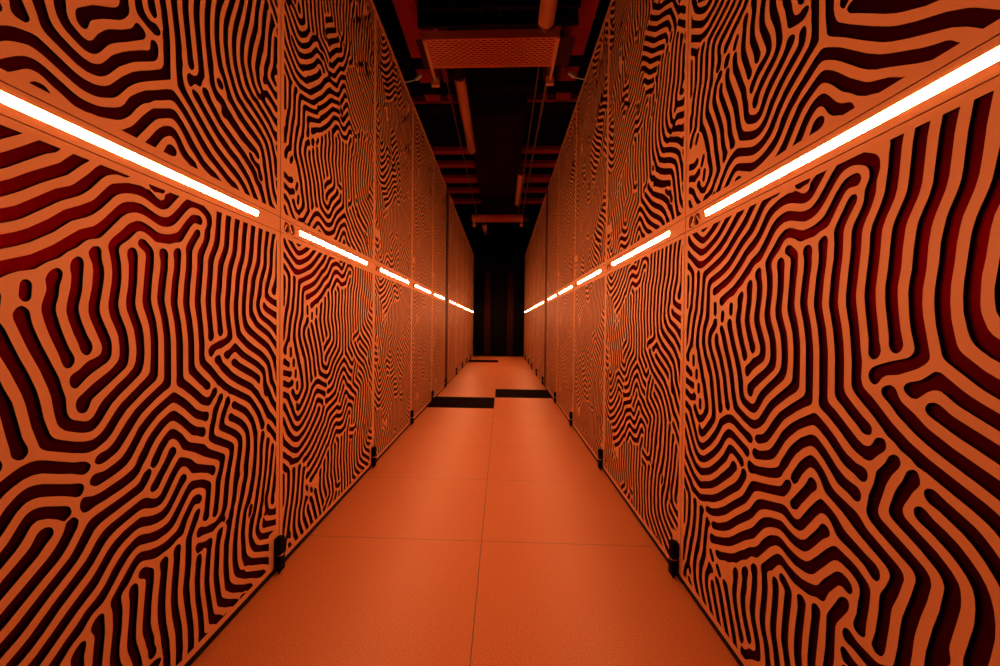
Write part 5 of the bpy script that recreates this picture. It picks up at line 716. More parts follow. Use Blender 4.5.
    516,3758, 522,3759, 528,3759, 534,3754, 540,3744, 542,3732, 544,3702, 555,3624, 565,3582, 571,3546, 575,3534, 582,3524, 594,3514, 618,3503, 636,3499, 690,3491, 714,3480,
    726,3478, 732,3480, 738,3485, 753,3504, 840,3581, 864,3595, 888,3613, 942,3646, 948,3652, 952,3660, 953,3666, 948,3679, 945,3684, 949,3690, 950,3696, 963,3714, 964,3720,
    962,3732, 966,3736, 968,3744, 973,3750, 974,3756, 985,3762, 995,3774, 1007,3804, 1009,3816, 1008,3849, 1000,3906, 1000,3966, 991,4002, 992,4014, 1002,4042, 1005,4056,
    1006,4086, 999,4116, 1000,4122, 1002,4128, 1008,4134, 1014,4138, 1026,4139, 1037,4134, 1043,4128, 1046,4116, 1044,4062, 1032,3996, 1033,3984, 1041,3960, 1043,3948,
    1040,3924, 1046,3882, 1046,3822, 1044,3798, 1036,3768, 1036,3756, 1032,3752, 1024,3750, 1014,3740, 1008,3737, 1002,3731, 997,3720, 991,3684, 991,3678, 997,3660, 996,3648,
    989,3636, 972,3622, 912,3584, 888,3573, 876,3565, 822,3513, 774,3471, 750,3439, 744,3435, 738,3435, 720,3438],
    [168,3440, 150,3456, 144,3459, 138,3459, 114,3448, 108,3447, 84,3453, 60,3454, 48,3458, 35,3468, 29,3480, 31,3486, 37,3492, 48,3497, 60,3496, 90,3487, 138,3484, 144,3485,
    162,3495, 168,3497, 174,3497, 180,3495, 185,3486, 188,3474, 190,3456, 188,3450, 180,3442, 174,3440, 168,3440],
    [204,3497, 192,3501, 189,3504, 186,3510, 187,3522, 200,3558, 204,3562, 216,3562, 222,3560, 228,3555, 233,3546, 236,3534, 235,3516, 233,3504, 228,3500, 222,3499, 216,3494,
    210,3494, 204,3497],
    [96,3516, 54,3522, 42,3526, 31,3534, 27,3540, 27,3546, 30,3552, 42,3561, 54,3562, 84,3554, 102,3551, 114,3551, 126,3554, 138,3561, 147,3570, 156,3590, 159,3600, 162,3631,
    168,3637, 180,3636, 186,3633, 195,3624, 200,3606, 200,3582, 196,3570, 192,3566, 174,3559, 168,3554, 163,3546, 159,3528, 155,3522, 150,3517, 144,3515, 132,3513, 96,3516],
    [654,3516, 642,3518, 618,3531, 607,3540, 600,3552, 599,3558, 603,3576, 603,3588, 581,3666, 564,3750, 560,3762, 554,3774, 558,3778, 560,3786, 564,3790, 570,3793, 574,3792,
    582,3790, 597,3774, 595,3768, 595,3756, 599,3732, 613,3696, 623,3660, 631,3642, 637,3612, 640,3606, 646,3600, 641,3594, 640,3564, 642,3558, 648,3553, 654,3552, 670,3534,
    672,3524, 674,3522, 660,3516, 654,3516],
    [702,3520, 684,3525, 680,3528, 678,3536, 668,3546, 667,3552, 672,3557, 678,3557, 690,3566, 696,3562, 702,3562, 714,3565, 738,3591, 762,3605, 876,3683, 883,3690, 895,3708,
    901,3714, 912,3719, 918,3718, 924,3715, 939,3696, 939,3690, 934,3684, 894,3650, 806,3588, 756,3547, 732,3521, 720,3516, 714,3516, 702,3520],
    [1674,3533, 1644,3548, 1602,3562, 1578,3571, 1572,3572, 1566,3577, 1554,3578, 1544,3588, 1536,3590, 1532,3594, 1532,3606, 1542,3616, 1548,3617, 1560,3613, 1647,3582,
    1674,3574, 1686,3568, 1696,3558, 1699,3552, 1700,3546, 1698,3540, 1692,3533, 1686,3531, 1674,3533],
    [660,3560, 650,3570, 650,3594, 654,3598, 672,3626, 678,3631, 702,3642, 726,3661, 798,3710, 822,3724, 831,3732, 833,3738, 834,3744, 831,3750, 821,3768, 816,3799, 782,3870,
    779,3882, 776,3912, 776,3930, 787,3960, 795,4014, 792,4043, 778,4110, 782,4128, 789,4140, 798,4148, 822,4165, 842,4188, 852,4197, 906,4218, 918,4219, 936,4216, 954,4210,
    984,4195, 1002,4192, 1038,4195, 1056,4199, 1078,4206, 1092,4213, 1104,4222, 1143,4272, 1170,4298, 1188,4307, 1218,4313, 1230,4313, 1236,4313, 1242,4309, 1244,4302,
    1246,4290, 1245,4284, 1242,4280, 1236,4276, 1230,4273, 1200,4274, 1194,4272, 1184,4266, 1168,4248, 1124,4188, 1110,4177, 1083,4170, 1062,4162, 1050,4159, 996,4154, 978,4157,
    954,4171, 936,4179, 924,4182, 912,4182, 900,4178, 888,4170, 856,4134, 828,4115, 822,4105, 821,4098, 822,4086, 832,4044, 832,4026, 831,3984, 827,3966, 818,3942, 817,3930,
    817,3918, 821,3894, 826,3876, 848,3816, 856,3792, 859,3780, 861,3756, 862,3750, 873,3732, 873,3720, 869,3714, 858,3704, 817,3678, 714,3607, 693,3594, 688,3588, 682,3570,
    678,3566, 666,3565, 660,3560],
    [90,3581, 78,3584, 60,3586, 48,3589, 39,3594, 34,3600, 33,3606, 34,3612, 42,3623, 54,3633, 60,3633, 72,3623, 81,3618, 90,3617, 102,3622, 108,3628, 114,3623, 120,3622,
    129,3612, 129,3594, 126,3588, 120,3582, 108,3578, 90,3581],
    [1518,3604, 1476,3628, 1466,3636, 1465,3648, 1460,3654, 1464,3658, 1473,3654, 1482,3651, 1512,3647, 1524,3637, 1535,3624, 1534,3618, 1524,3608, 1518,3604],
    [126,3626, 120,3631, 114,3632, 110,3636, 109,3648, 110,3654, 132,3698, 138,3701, 150,3700, 156,3699, 166,3690, 166,3684, 161,3666, 159,3642, 156,3639, 138,3631, 132,3626,
    126,3626],
    [1158,3630, 1154,3636, 1151,3648, 1153,3660, 1156,3666, 1170,3681, 1206,3708, 1210,3714, 1214,3726, 1215,3744, 1215,3822, 1212,3831, 1203,3840, 1201,3852, 1196,3858,
    1200,3876, 1189,3930, 1186,3960, 1186,3984, 1190,4020, 1191,4038, 1194,4050, 1200,4059, 1218,4068, 1224,4066, 1228,4062, 1234,4056, 1234,4050, 1228,4038, 1223,4020,
    1222,3978, 1223,3954, 1227,3930, 1248,3828, 1251,3780, 1257,3732, 1256,3720, 1245,3696, 1243,3684, 1238,3672, 1230,3669, 1206,3665, 1196,3660, 1191,3654, 1186,3636,
    1176,3626, 1164,3627, 1158,3630],
    [48,3646, 43,3654, 40,3666, 45,3684, 66,3714, 73,3726, 78,3732, 96,3744, 103,3756, 106,3786, 116,3852, 129,3900, 145,3954, 159,4080, 172,4116, 172,4122, 169,4128, 162,4132,
    156,4132, 146,4128, 139,4122, 136,4116, 125,4020, 121,3972, 116,3948, 96,3884, 90,3859, 76,3780, 72,3742, 70,3738, 66,3735, 60,3732, 48,3730, 30,3729, 24,3734, 23,3744,
    26,3804, 28,3810, 44,3834, 47,3846, 53,3876, 66,3911, 66,3918, 64,3924, 73,3936, 74,3942, 79,3948, 80,3954, 86,3966, 88,3978, 88,4014, 95,4068, 98,4122, 94,4134, 89,4140,
    30,4172, 26,4176, 23,4182, 22,4188, 24,4200, 30,4204, 36,4205, 48,4205, 54,4203, 78,4188, 102,4175, 120,4162, 126,4159, 138,4157, 156,4162, 186,4163, 210,4185, 222,4182,
    246,4185, 327,4206, 360,4217, 386,4230, 444,4265, 546,4342, 561,4356, 601,4398, 624,4428, 651,4446, 665,4458, 678,4471, 704,4488, 708,4494, 710,4530, 720,4540, 732,4544,
    762,4551, 807,4566, 826,4578, 845,4596, 852,4599, 876,4600, 888,4598, 892,4596, 874,4572, 862,4560, 846,4547, 822,4533, 758,4512, 752,4506, 756,4500, 762,4500, 798,4506,
    852,4521, 870,4528, 882,4535, 888,4541, 901,4566, 929,4596, 936,4599, 954,4600, 966,4599, 974,4596, 942,4553, 921,4530, 910,4512, 900,4502, 882,4492, 828,4475, 768,4462,
    738,4461, 726,4456, 714,4448, 660,4404, 592,4332, 573,4314, 467,4236, 414,4201, 396,4193, 336,4174, 282,4160, 252,4150, 228,4145, 216,4139, 210,4128, 206,4104, 196,4080,
    193,4068, 183,3942, 178,3924, 162,3882, 156,3856, 143,3780, 139,3738, 136,3726, 132,3715, 126,3710, 108,3704, 96,3694, 90,3684, 83,3660, 80,3654, 72,3645, 66,3643, 54,3643,
    48,3646],
    [660,3652, 654,3654, 649,3660, 647,3666, 647,3678, 654,3695, 660,3700, 672,3704, 684,3710, 708,3729, 748,3756, 757,3768, 758,3774, 757,3780, 740,3804, 713,3858, 708,3876,
    707,3894, 707,3918, 714,3960, 724,3996, 725,4008, 723,4026, 711,4056, 712,4068, 718,4086, 726,4097, 732,4101, 744,4101, 751,4098, 756,4089, 755,4056, 766,4026, 767,4014,
    765,4002, 756,3971, 747,3930, 746,3906, 747,3882, 754,3858, 779,3816, 788,3786, 800,3768, 802,3762, 802,3756, 797,3744, 790,3738, 768,3725, 702,3679, 678,3657, 666,3651,
    660,3652],
    [1026,3698, 1022,3702, 1019,3732, 1022,3738, 1026,3742, 1032,3743, 1038,3748, 1044,3745, 1052,3732, 1049,3726, 1048,3714, 1038,3704, 1032,3703, 1026,3698],
    [1902,3699, 1890,3705, 1884,3706, 1872,3705, 1866,3709, 1860,3710, 1850,3720, 1840,3732, 1792,3762, 1739,3786, 1692,3804, 1668,3817, 1662,3818, 1656,3817, 1644,3811,
    1620,3812, 1583,3846, 1567,3876, 1568,3894, 1573,3900, 1573,3906, 1576,3912, 1584,3918, 1587,3924, 1587,3936, 1584,3966, 1585,3984, 1588,4002, 1599,4038, 1607,4104,
    1617,4152, 1624,4206, 1624,4242, 1638,4272, 1658,4338, 1661,4362, 1660,4380, 1660,4392, 1663,4398, 1668,4405, 1692,4419, 1704,4430, 1712,4440, 1717,4458, 1716,4476,
    1709,4500, 1686,4548, 1662,4585, 1655,4596, 1662,4599, 1686,4599, 1695,4596, 1711,4572, 1742,4518, 1752,4494, 1756,4488, 1757,4470, 1756,4464, 1752,4460, 1749,4452,
    1748,4440, 1751,4428, 1750,4422, 1745,4416, 1744,4410, 1733,4404, 1726,4398, 1722,4392, 1720,4386, 1709,4374, 1708,4362, 1702,4356, 1697,4344, 1686,4308, 1683,4290,
    1682,4254, 1676,4212, 1662,4176, 1650,4128, 1644,4080, 1642,4032, 1625,3978, 1623,3960, 1625,3948, 1632,3938, 1650,3934, 1666,3918, 1665,3906, 1669,3894, 1680,3881,
    1695,3876, 1698,3868, 1708,3858, 1710,3848, 1713,3840, 1716,3838, 1722,3834, 1818,3793, 1848,3784, 1896,3746, 1902,3740, 1905,3732, 1906,3714, 1902,3699],
    [648,3707, 636,3710, 626,3720, 615,3762, 606,3776, 590,3792, 586,3810, 573,3834, 568,3852, 569,3888, 577,3936, 580,3978, 588,3994, 600,4004, 612,4006, 618,4003, 624,3996,
    625,3990, 624,3978, 614,3948, 607,3864, 612,3843, 638,3792, 648,3765, 660,3738, 661,3732, 659,3720, 654,3710, 648,3707],
    [1368,3725, 1356,3729, 1341,3738, 1339,3744, 1340,3762, 1350,3770, 1362,3773, 1368,3772, 1377,3768, 1385,3762, 1389,3756, 1388,3744, 1382,3732, 1374,3726, 1368,3725],
    [918,3738, 900,3748, 894,3754, 890,3762, 886,3774, 882,3804, 879,3816, 863,3858, 858,3882, 849,3906, 847,3918, 848,3930, 858,3978, 862,4020, 861,4050, 853,4086, 855,4098,
    862,4110, 870,4115, 883,4116, 888,4115, 895,4110, 898,4104, 901,4092, 900,4062, 901,4032, 898,3984, 890,3936, 889,3906, 890,3894, 913,3834, 922,3786, 930,3777, 954,3769,
    962,3762, 965,3756, 964,3750, 959,3744, 958,3738, 954,3736, 930,3735, 918,3738],
    [696,3743, 684,3748, 678,3756, 672,3791, 645,3846, 640,3858, 638,3870, 641,3930, 652,3978, 651,3990, 645,4008, 644,4020, 648,4031, 654,4038, 660,4043, 672,4047, 678,4046,
    684,4044, 689,4038, 691,4032, 688,3972, 678,3918, 678,3876, 684,3854, 717,3786, 719,3774, 717,3762, 710,3750, 702,3744, 696,3743],
    [1902,3773, 1890,3786, 1872,3797, 1799,3828, 1758,3842, 1734,3853, 1722,3854, 1706,3870, 1704,3882, 1707,3888, 1706,3894, 1699,3906, 1686,3918, 1674,3920, 1652,3942,
    1656,3954, 1658,3978, 1669,4044, 1672,4086, 1679,4128, 1696,4194, 1705,4218, 1714,4260, 1714,4278, 1707,4308, 1713,4338, 1712,4356, 1717,4362, 1717,4368, 1722,4373,
    1728,4377, 1740,4377, 1746,4378, 1752,4373, 1758,4372, 1768,4362, 1766,4350, 1758,4337, 1752,4320, 1750,4296, 1753,4266, 1750,4236, 1751,4200, 1748,4188, 1739,4164,
    1738,4158, 1740,4151, 1749,4140, 1750,4128, 1746,4121, 1728,4118, 1722,4112, 1719,4104, 1707,4038, 1698,3978, 1698,3960, 1704,3948, 1734,3918, 1750,3906, 1752,3898,
    1756,3894, 1763,3882, 1770,3877, 1782,3872, 1806,3867, 1878,3842, 1896,3834, 1902,3829, 1905,3816, 1906,3798, 1904,3780, 1902,3773],
    [528,3779, 516,3788, 510,3796, 506,3804, 498,3864, 503,3894, 502,3906, 500,3912, 489,3930, 488,3936, 489,3942, 492,3948, 499,3954, 540,3968, 546,3968, 552,3963, 555,3954,
    552,3942, 542,3924, 538,3912, 537,3894, 540,3846, 545,3822, 552,3809, 560,3798, 551,3786, 550,3780, 546,3777, 528,3779],
    [966,3786, 960,3786, 954,3789, 949,3798, 946,3810, 944,3834, 938,3858, 933,3870, 922,3888, 919,3900, 919,3912, 927,3984, 928,4020, 932,4044, 932,4068, 936,4098, 934,4104,
    930,4111, 924,4115, 907,4122, 900,4128, 898,4140, 900,4146, 905,4152, 912,4156, 918,4157, 930,4155, 936,4152, 961,4134, 971,4122, 975,4110, 975,4068, 966,4026, 964,3990,
    964,3960, 961,3906, 964,3888, 975,3870, 979,3858, 985,3810, 983,3798, 978,3792, 972,3788, 966,3786],
    [1404,3808, 1398,3813, 1392,3822, 1385,3840, 1361,3942, 1357,3966, 1356,3990, 1361,4062, 1366,4092, 1383,4140, 1391,4152, 1399,4158, 1404,4160, 1407,4158, 1410,4153,
    1410,4146, 1400,4110, 1390,4062, 1384,3984, 1389,3948, 1406,3864, 1420,3822, 1420,3816, 1416,3808, 1410,3806, 1404,3808],
    [438,3866, 417,3882, 413,3888, 411,3900, 414,3910, 420,3917, 432,3923, 444,3925, 456,3924, 462,3923, 469,3918, 472,3912, 473,3906, 473,3894, 467,3876, 462,3871, 450,3871,
    444,3866, 438,3866],
    [1884,3870, 1866,3873, 1794,3899, 1776,3901, 1764,3898, 1761,3900, 1759,3906, 1754,3912, 1753,3924, 1762,3936, 1770,3940, 1788,3939, 1848,3917, 1902,3905, 1905,3894,
    1906,3882, 1904,3870, 1902,3865, 1884,3870],
    [1530,3878, 1526,3882, 1525,3888, 1525,3906, 1518,3954, 1517,3978, 1524,4032, 1535,4068, 1545,4116, 1549,4176, 1550,4218, 1561,4230, 1562,4236, 1567,4242, 1568,4248,
    1573,4254, 1574,4260, 1579,4266, 1580,4272, 1585,4278, 1585,4308, 1580,4314, 1580,4320, 1614,4372, 1620,4379, 1626,4381, 1632,4379, 1639,4374, 1643,4368, 1642,4356,
    1626,4326, 1622,4314, 1616,4284, 1613,4248, 1602,4229, 1597,4212, 1579,4104, 1575,4056, 1560,4010, 1555,3984, 1555,3954, 1559,3930, 1564,3918, 1564,3900, 1559,3894,
    1558,3882, 1554,3876, 1530,3878],
    [54,3929, 42,3932, 38,3936, 34,3948, 34,4086, 32,4098, 24,4122, 26,4128, 31,4134, 48,4139, 54,4139, 61,4134, 67,4122, 69,4110, 65,3978, 67,3966, 71,3954, 70,3948, 65,3942,
    64,3936, 60,3932, 54,3929],
    [1854,3942, 1782,3970, 1776,3970, 1770,3968, 1752,3956, 1740,3956, 1733,3960, 1729,3966, 1728,3972, 1729,3984, 1735,4002, 1738,4032, 1743,4050, 1753,4074, 1776,4115,
    1781,4134, 1780,4182, 1786,4218, 1786,4230, 1782,4242, 1772,4260, 1771,4266, 1777,4296, 1778,4344, 1782,4348, 1788,4349, 1806,4348, 1810,4344, 1811,4326, 1811,4278,
    1841,4248, 1839,4224, 1830,4211, 1826,4194, 1828,4176, 1834,4152, 1834,4134, 1833,4128, 1818,4107, 1797,4068, 1779,4026, 1778,4014, 1781,4008, 1788,4004, 1812,3999,
    1848,3982, 1860,3978, 1872,3980, 1890,3991, 1902,3995, 1905,3984, 1906,3972, 1904,3954, 1902,3946, 1872,3939, 1854,3942],
    [426,3946, 416,3954, 412,3966, 413,3972, 417,3984, 426,3993, 438,3998, 468,4006, 556,4044, 578,4056, 672,4122, 720,4162, 806,4242, 816,4250, 834,4260, 858,4268, 930,4287,
    942,4286, 948,4283, 966,4266, 980,4260, 1008,4257, 1020,4257, 1034,4260, 1047,4266, 1062,4277, 1134,4349, 1164,4376, 1176,4382, 1188,4380, 1260,4353, 1290,4344, 1302,4338,
    1320,4324, 1326,4322, 1332,4322, 1338,4325, 1350,4342, 1356,4343, 1368,4343, 1374,4332, 1376,4320, 1375,4308, 1372,4302, 1368,4296, 1362,4291, 1356,4289, 1332,4289,
    1308,4285, 1302,4286, 1286,4302, 1282,4308, 1272,4315, 1248,4321, 1236,4322, 1230,4324, 1222,4332, 1212,4338, 1206,4339, 1194,4340, 1176,4334, 1152,4317, 1130,4296,
    1086,4247, 1068,4233, 1056,4227, 1038,4223, 1020,4220, 990,4223, 966,4228, 942,4244, 933,4248, 924,4249, 912,4247, 852,4229, 840,4224, 828,4215, 775,4164, 750,4135,
    702,4100, 678,4077, 648,4061, 612,4033, 576,4016, 552,3999, 516,3989, 492,3976, 474,3969, 468,3966, 444,3946, 438,3944, 426,3946],
    [1848,4006, 1836,4012, 1820,4026, 1816,4032, 1814,4038, 1815,4044, 1817,4050, 1837,4080, 1848,4104, 1848,4116, 1844,4128, 1845,4146, 1854,4170, 1857,4194, 1855,4212,
    1851,4224, 1850,4230, 1850,4266, 1866,4282, 1872,4283, 1878,4288, 1883,4296, 1884,4308, 1880,4332, 1882,4338, 1890,4346, 1902,4352, 1906,4338, 1905,4284, 1902,4242,
    1902,4100, 1899,4092, 1895,4086, 1870,4056, 1868,4050, 1868,4044, 1876,4026, 1876,4020, 1874,4014, 1868,4008, 1860,4005, 1848,4006],
    [1236,4064, 1226,4074, 1218,4098, 1216,4116, 1218,4134, 1223,4152, 1242,4179, 1258,4212, 1261,4230, 1259,4254, 1259,4266, 1261,4272, 1266,4278, 1274,4284, 1284,4289,
    1290,4288, 1300,4278, 1301,4260, 1296,4206, 1280,4158, 1264,4122, 1259,4116, 1258,4098, 1253,4092, 1252,4080, 1236,4064],
    [162,4172, 147,4182, 114,4197, 26,4248, 24,4254, 23,4266, 24,4273, 28,4278, 42,4282, 48,4282, 58,4278, 78,4260, 127,4230, 162,4212, 186,4210, 202,4194, 197,4188, 196,4182,
    186,4172, 162,4172],
    [210,4205, 198,4208, 177,4230, 169,4236, 148,4248, 78,4296, 28,4326, 24,4332, 21,4380, 24,4391, 30,4396, 36,4395, 66,4358, 96,4330, 120,4314, 138,4306, 170,4272, 178,4266,
    192,4258, 210,4252, 228,4251, 252,4252, 270,4255, 287,4260, 324,4276, 379,4308, 402,4323, 472,4374, 503,4398, 527,4422, 543,4446, 552,4455, 558,4458, 570,4460, 582,4456,
    588,4453, 593,4446, 594,4440, 593,4434, 590,4428, 564,4405, 543,4380, 528,4367, 420,4287, 402,4276, 378,4263, 354,4244, 342,4238, 282,4222, 258,4216, 222,4210, 210,4205],
    [1476,4206, 1470,4208, 1460,4218, 1460,4230, 1473,4272, 1474,4320, 1497,4404, 1500,4428, 1503,4434, 1512,4438, 1530,4442, 1542,4442, 1548,4434, 1549,4428, 1548,4422,
    1546,4416, 1530,4394, 1527,4386, 1521,4350, 1512,4308, 1510,4266, 1511,4254, 1514,4248, 1505,4236, 1504,4230, 1488,4214, 1476,4206],
    [1548,4226, 1526,4248, 1534,4272, 1538,4308, 1542,4317, 1548,4324, 1554,4327, 1560,4328, 1570,4320, 1571,4314, 1576,4308, 1577,4284, 1576,4278, 1571,4272, 1570,4266,
    1565,4260, 1564,4254, 1559,4248, 1558,4242, 1554,4238, 1552,4230, 1548,4226],
    [1836,4262, 1820,4278, 1819,4344, 1814,4350, 1819,4356, 1820,4362, 1830,4372, 1854,4368, 1861,4362, 1865,4350, 1867,4338, 1853,4308, 1852,4296, 1854,4290, 1852,4278,
    1836,4262],
    [210,4282, 180,4293, 156,4298, 140,4314, 119,4344, 76,4392, 52,4428, 33,4452, 28,4464, 28,4470, 29,4476, 34,4482, 42,4485, 48,4485, 60,4480, 87,4446, 108,4431, 126,4421,
    210,4386, 222,4384, 234,4384, 252,4390, 306,4412, 324,4422, 374,4458, 414,4490, 468,4550, 486,4567, 498,4575, 510,4580, 516,4580, 546,4577, 564,4578, 576,4582, 582,4587,
    588,4588, 594,4594, 606,4594, 630,4585, 648,4576, 705,4536, 701,4530, 700,4512, 696,4509, 678,4509, 666,4512, 660,4517, 636,4543, 624,4550, 618,4551, 612,4550, 594,4535,
    588,4532, 582,4533, 580,4536, 568,4542, 558,4545, 540,4544, 522,4542, 510,4538, 498,4529, 444,4471, 420,4450, 330,4386, 312,4377, 246,4349, 234,4346, 216,4348, 198,4354,
    156,4372, 150,4373, 144,4370, 145,4362, 149,4356, 161,4344, 170,4338, 210,4321, 222,4318, 234,4317, 250,4320, 267,4326, 330,4356, 351,4368, 436,4428, 462,4453, 504,4500,
    516,4510, 528,4516, 540,4519, 570,4523, 588,4527, 591,4524, 606,4515, 636,4505, 648,4498, 653,4488, 652,4482, 650,4476, 642,4468, 630,4462, 618,4462, 612,4465, 588,4483,
    570,4488, 552,4487, 540,4483, 524,4470, 494,4434, 462,4403, 354,4327, 314,4308, 294,4293, 282,4287, 264,4283, 234,4280, 210,4282],
    [1002,4284, 978,4288, 972,4291, 966,4296, 963,4302, 962,4314, 965,4326, 972,4330, 984,4331, 996,4330, 1008,4325, 1014,4326, 1022,4338, 1038,4356, 1050,4360, 1062,4369,
    1116,4424, 1128,4430, 1140,4429, 1146,4426, 1152,4421, 1155,4416, 1157,4410, 1156,4404, 1152,4398, 1130,4386, 1122,4380, 1080,4333, 1042,4296, 1026,4287, 1002,4284],
    [966,4340, 950,4356, 950,4380, 960,4390, 966,4390, 972,4385, 984,4380, 996,4380, 1002,4382, 1008,4379, 1020,4378, 1024,4374, 1028,4362, 1025,4356, 1024,4350, 1014,4340,
    966,4340],
    [1332,4354, 1248,4385, 1206,4406, 1188,4418, 1151,4452, 1140,4458, 1134,4460, 1122,4459, 1108,4452, 1086,4432, 1056,4398, 1032,4381, 1026,4382, 1020,4387, 1014,4388,
    1011,4392, 1017,4410, 1038,4431, 1092,4489, 1110,4503, 1122,4505, 1128,4503, 1176,4477, 1214,4446, 1254,4421, 1278,4410, 1312,4398, 1338,4392, 1349,4386, 1359,4374,
    1361,4368, 1362,4355, 1356,4351, 1338,4351, 1332,4354],
    [1782,4358, 1754,4386, 1752,4398, 1754,4416, 1758,4420, 1770,4421, 1782,4420, 1792,4416, 1800,4411, 1807,4404, 1820,4380, 1817,4374, 1816,4368, 1806,4357, 1782,4358],
    [1866,4373, 1860,4381, 1848,4402, 1835,4416, 1818,4428, 1788,4443, 1770,4458, 1765,4464, 1765,4482, 1770,4488, 1782,4489, 1788,4488, 1797,4482, 1812,4471, 1842,4457,
    1866,4440, 1873,4434, 1890,4406, 1902,4392, 1903,4386, 1902,4375, 1896,4371, 1884,4370, 1866,4373],
    [1380,4398, 1356,4412, 1284,4437, 1248,4455, 1170,4517, 1158,4525, 1133,4536, 1115,4560, 1081,4584, 1074,4587, 1062,4588, 1056,4586, 1044,4578, 1017,4548, 994,4512,
    987,4506, 978,4501, 972,4498, 969,4500, 956,4512, 956,4518, 958,4524, 967,4542, 1005,4590, 1010,4596, 1014,4598, 1032,4600, 1098,4600, 1122,4597, 1152,4580, 1175,4560,
    1266,4488, 1290,4476, 1380,4441, 1398,4436, 1412,4428, 1426,4416, 1421,4410, 1420,4404, 1416,4400, 1398,4394, 1386,4395, 1380,4398],
    [960,4400, 950,4410, 949,4416, 953,4428, 960,4440, 1020,4504, 1036,4524, 1050,4547, 1056,4553, 1068,4557, 1074,4557, 1084,4554, 1090,4548, 1093,4542, 1094,4536, 1092,4530,
    1087,4524, 1074,4512, 1055,4488, 1014,4445, 990,4416, 966,4400, 960,4400],
    [204,4416, 156,4437, 132,4451, 114,4464, 84,4491, 40,4524, 32,4536, 31,4542, 34,4554, 42,4565, 54,4564, 66,4552, 72,4542, 78,4536, 126,4504, 163,4476, 186,4463, 210,4452,
    228,4450, 258,4456, 278,4464, 307,4482, 348,4511, 366,4527, 396,4566, 416,4596, 426,4599, 444,4600, 462,4599, 476,4596, 462,4586, 444,4569, 404,4518, 380,4494, 318,4449,
    288,4431, 258,4420, 234,4413, 216,4413, 204,4416],
    [1464,4424, 1452,4434, 1448,4440, 1440,4447, 1290,4510, 1266,4523, 1173,4596, 1182,4599, 1200,4600, 1218,4599, 1228,4596, 1275,4560, 1295,4548, 1482,4464, 1488,4458,
    1492,4452, 1493,4446, 1493,4440, 1490,4434, 1470,4424, 1464,4424],
    [1650,4433, 1642,4440, 1641,4446, 1642,4458, 1647,4470, 1662,4491, 1674,4493, 1683,4488, 1689,4482, 1692,4470, 1689,4458, 1686,4452, 1680,4444, 1668,4434, 1662,4432,
    1650,4433],
    [1536,4457, 1512,4473, 1474,4494, 1308,4571, 1271,4596, 1278,4599, 1296,4600, 1320,4599, 1332,4596, 1482,4527, 1542,4497, 1553,4488, 1559,4482, 1561,4476, 1561,4470,
    1555,4458, 1548,4454, 1542,4454, 1536,4457],
    [1590,4460, 1578,4476, 1568,4506, 1564,4512, 1554,4521, 1487,4554, 1395,4596, 1404,4598, 1428,4600, 1464,4599, 1482,4596, 1560,4558, 1578,4547, 1589,4536, 1602,4513,
    1616,4494, 1620,4482, 1618,4470, 1614,4462, 1608,4459, 1590,4460],
    [1878,4464, 1860,4472, 1824,4497, 1788,4513, 1774,4524, 1764,4536, 1726,4596, 1734,4599, 1752,4600, 1764,4599, 1772,4596, 1800,4557, 1812,4545, 1842,4532, 1872,4510,
    1896,4499, 1900,4494, 1901,4488, 1903,4482, 1901,4470, 1896,4464, 1890,4463, 1878,4464],
    [216,4482, 198,4489, 156,4519, 114,4542, 90,4560, 84,4562, 66,4562, 49,4578, 54,4594, 66,4597, 78,4599, 96,4594, 114,4578, 162,4557, 222,4522, 240,4520, 252,4523, 265,4530,
    312,4562, 324,4573, 342,4596, 348,4599, 366,4600, 378,4599, 385,4596, 359,4560, 342,4540, 324,4526, 282,4497, 264,4487, 246,4482, 228,4480, 216,4482],
    [1650,4500, 1639,4506, 1634,4512, 1618,4542, 1600,4566, 1584,4578, 1548,4596, 1560,4599, 1572,4600, 1614,4599, 1621,4596, 1631,4584, 1650,4555, 1664,4536, 1670,4524,
    1670,4512, 1668,4504, 1662,4501, 1650,4500],
    [1890,4535, 1878,4542, 1860,4560, 1836,4580, 1820,4596, 1836,4599, 1860,4600, 1872,4598, 1890,4586, 1902,4581, 1905,4572, 1906,4560, 1903,4536, 1902,4533, 1890,4535],
    [216,4558, 192,4568, 162,4586, 138,4596, 156,4599, 180,4600, 204,4599, 222,4595, 234,4595, 252,4599, 276,4600, 294,4599, 305,4596, 276,4573, 252,4558, 234,4555, 216,4558],
    [726,4575, 723,4578, 722,4590, 724,4596, 732,4599, 768,4600, 792,4599, 804,4596, 798,4593, 774,4585, 750,4575, 738,4572, 726,4575],
    [678,4582, 658,4596, 672,4600, 690,4600, 702,4599, 709,4596, 711,4590, 709,4584, 702,4580, 696,4579, 684,4580, 678,4582],
]
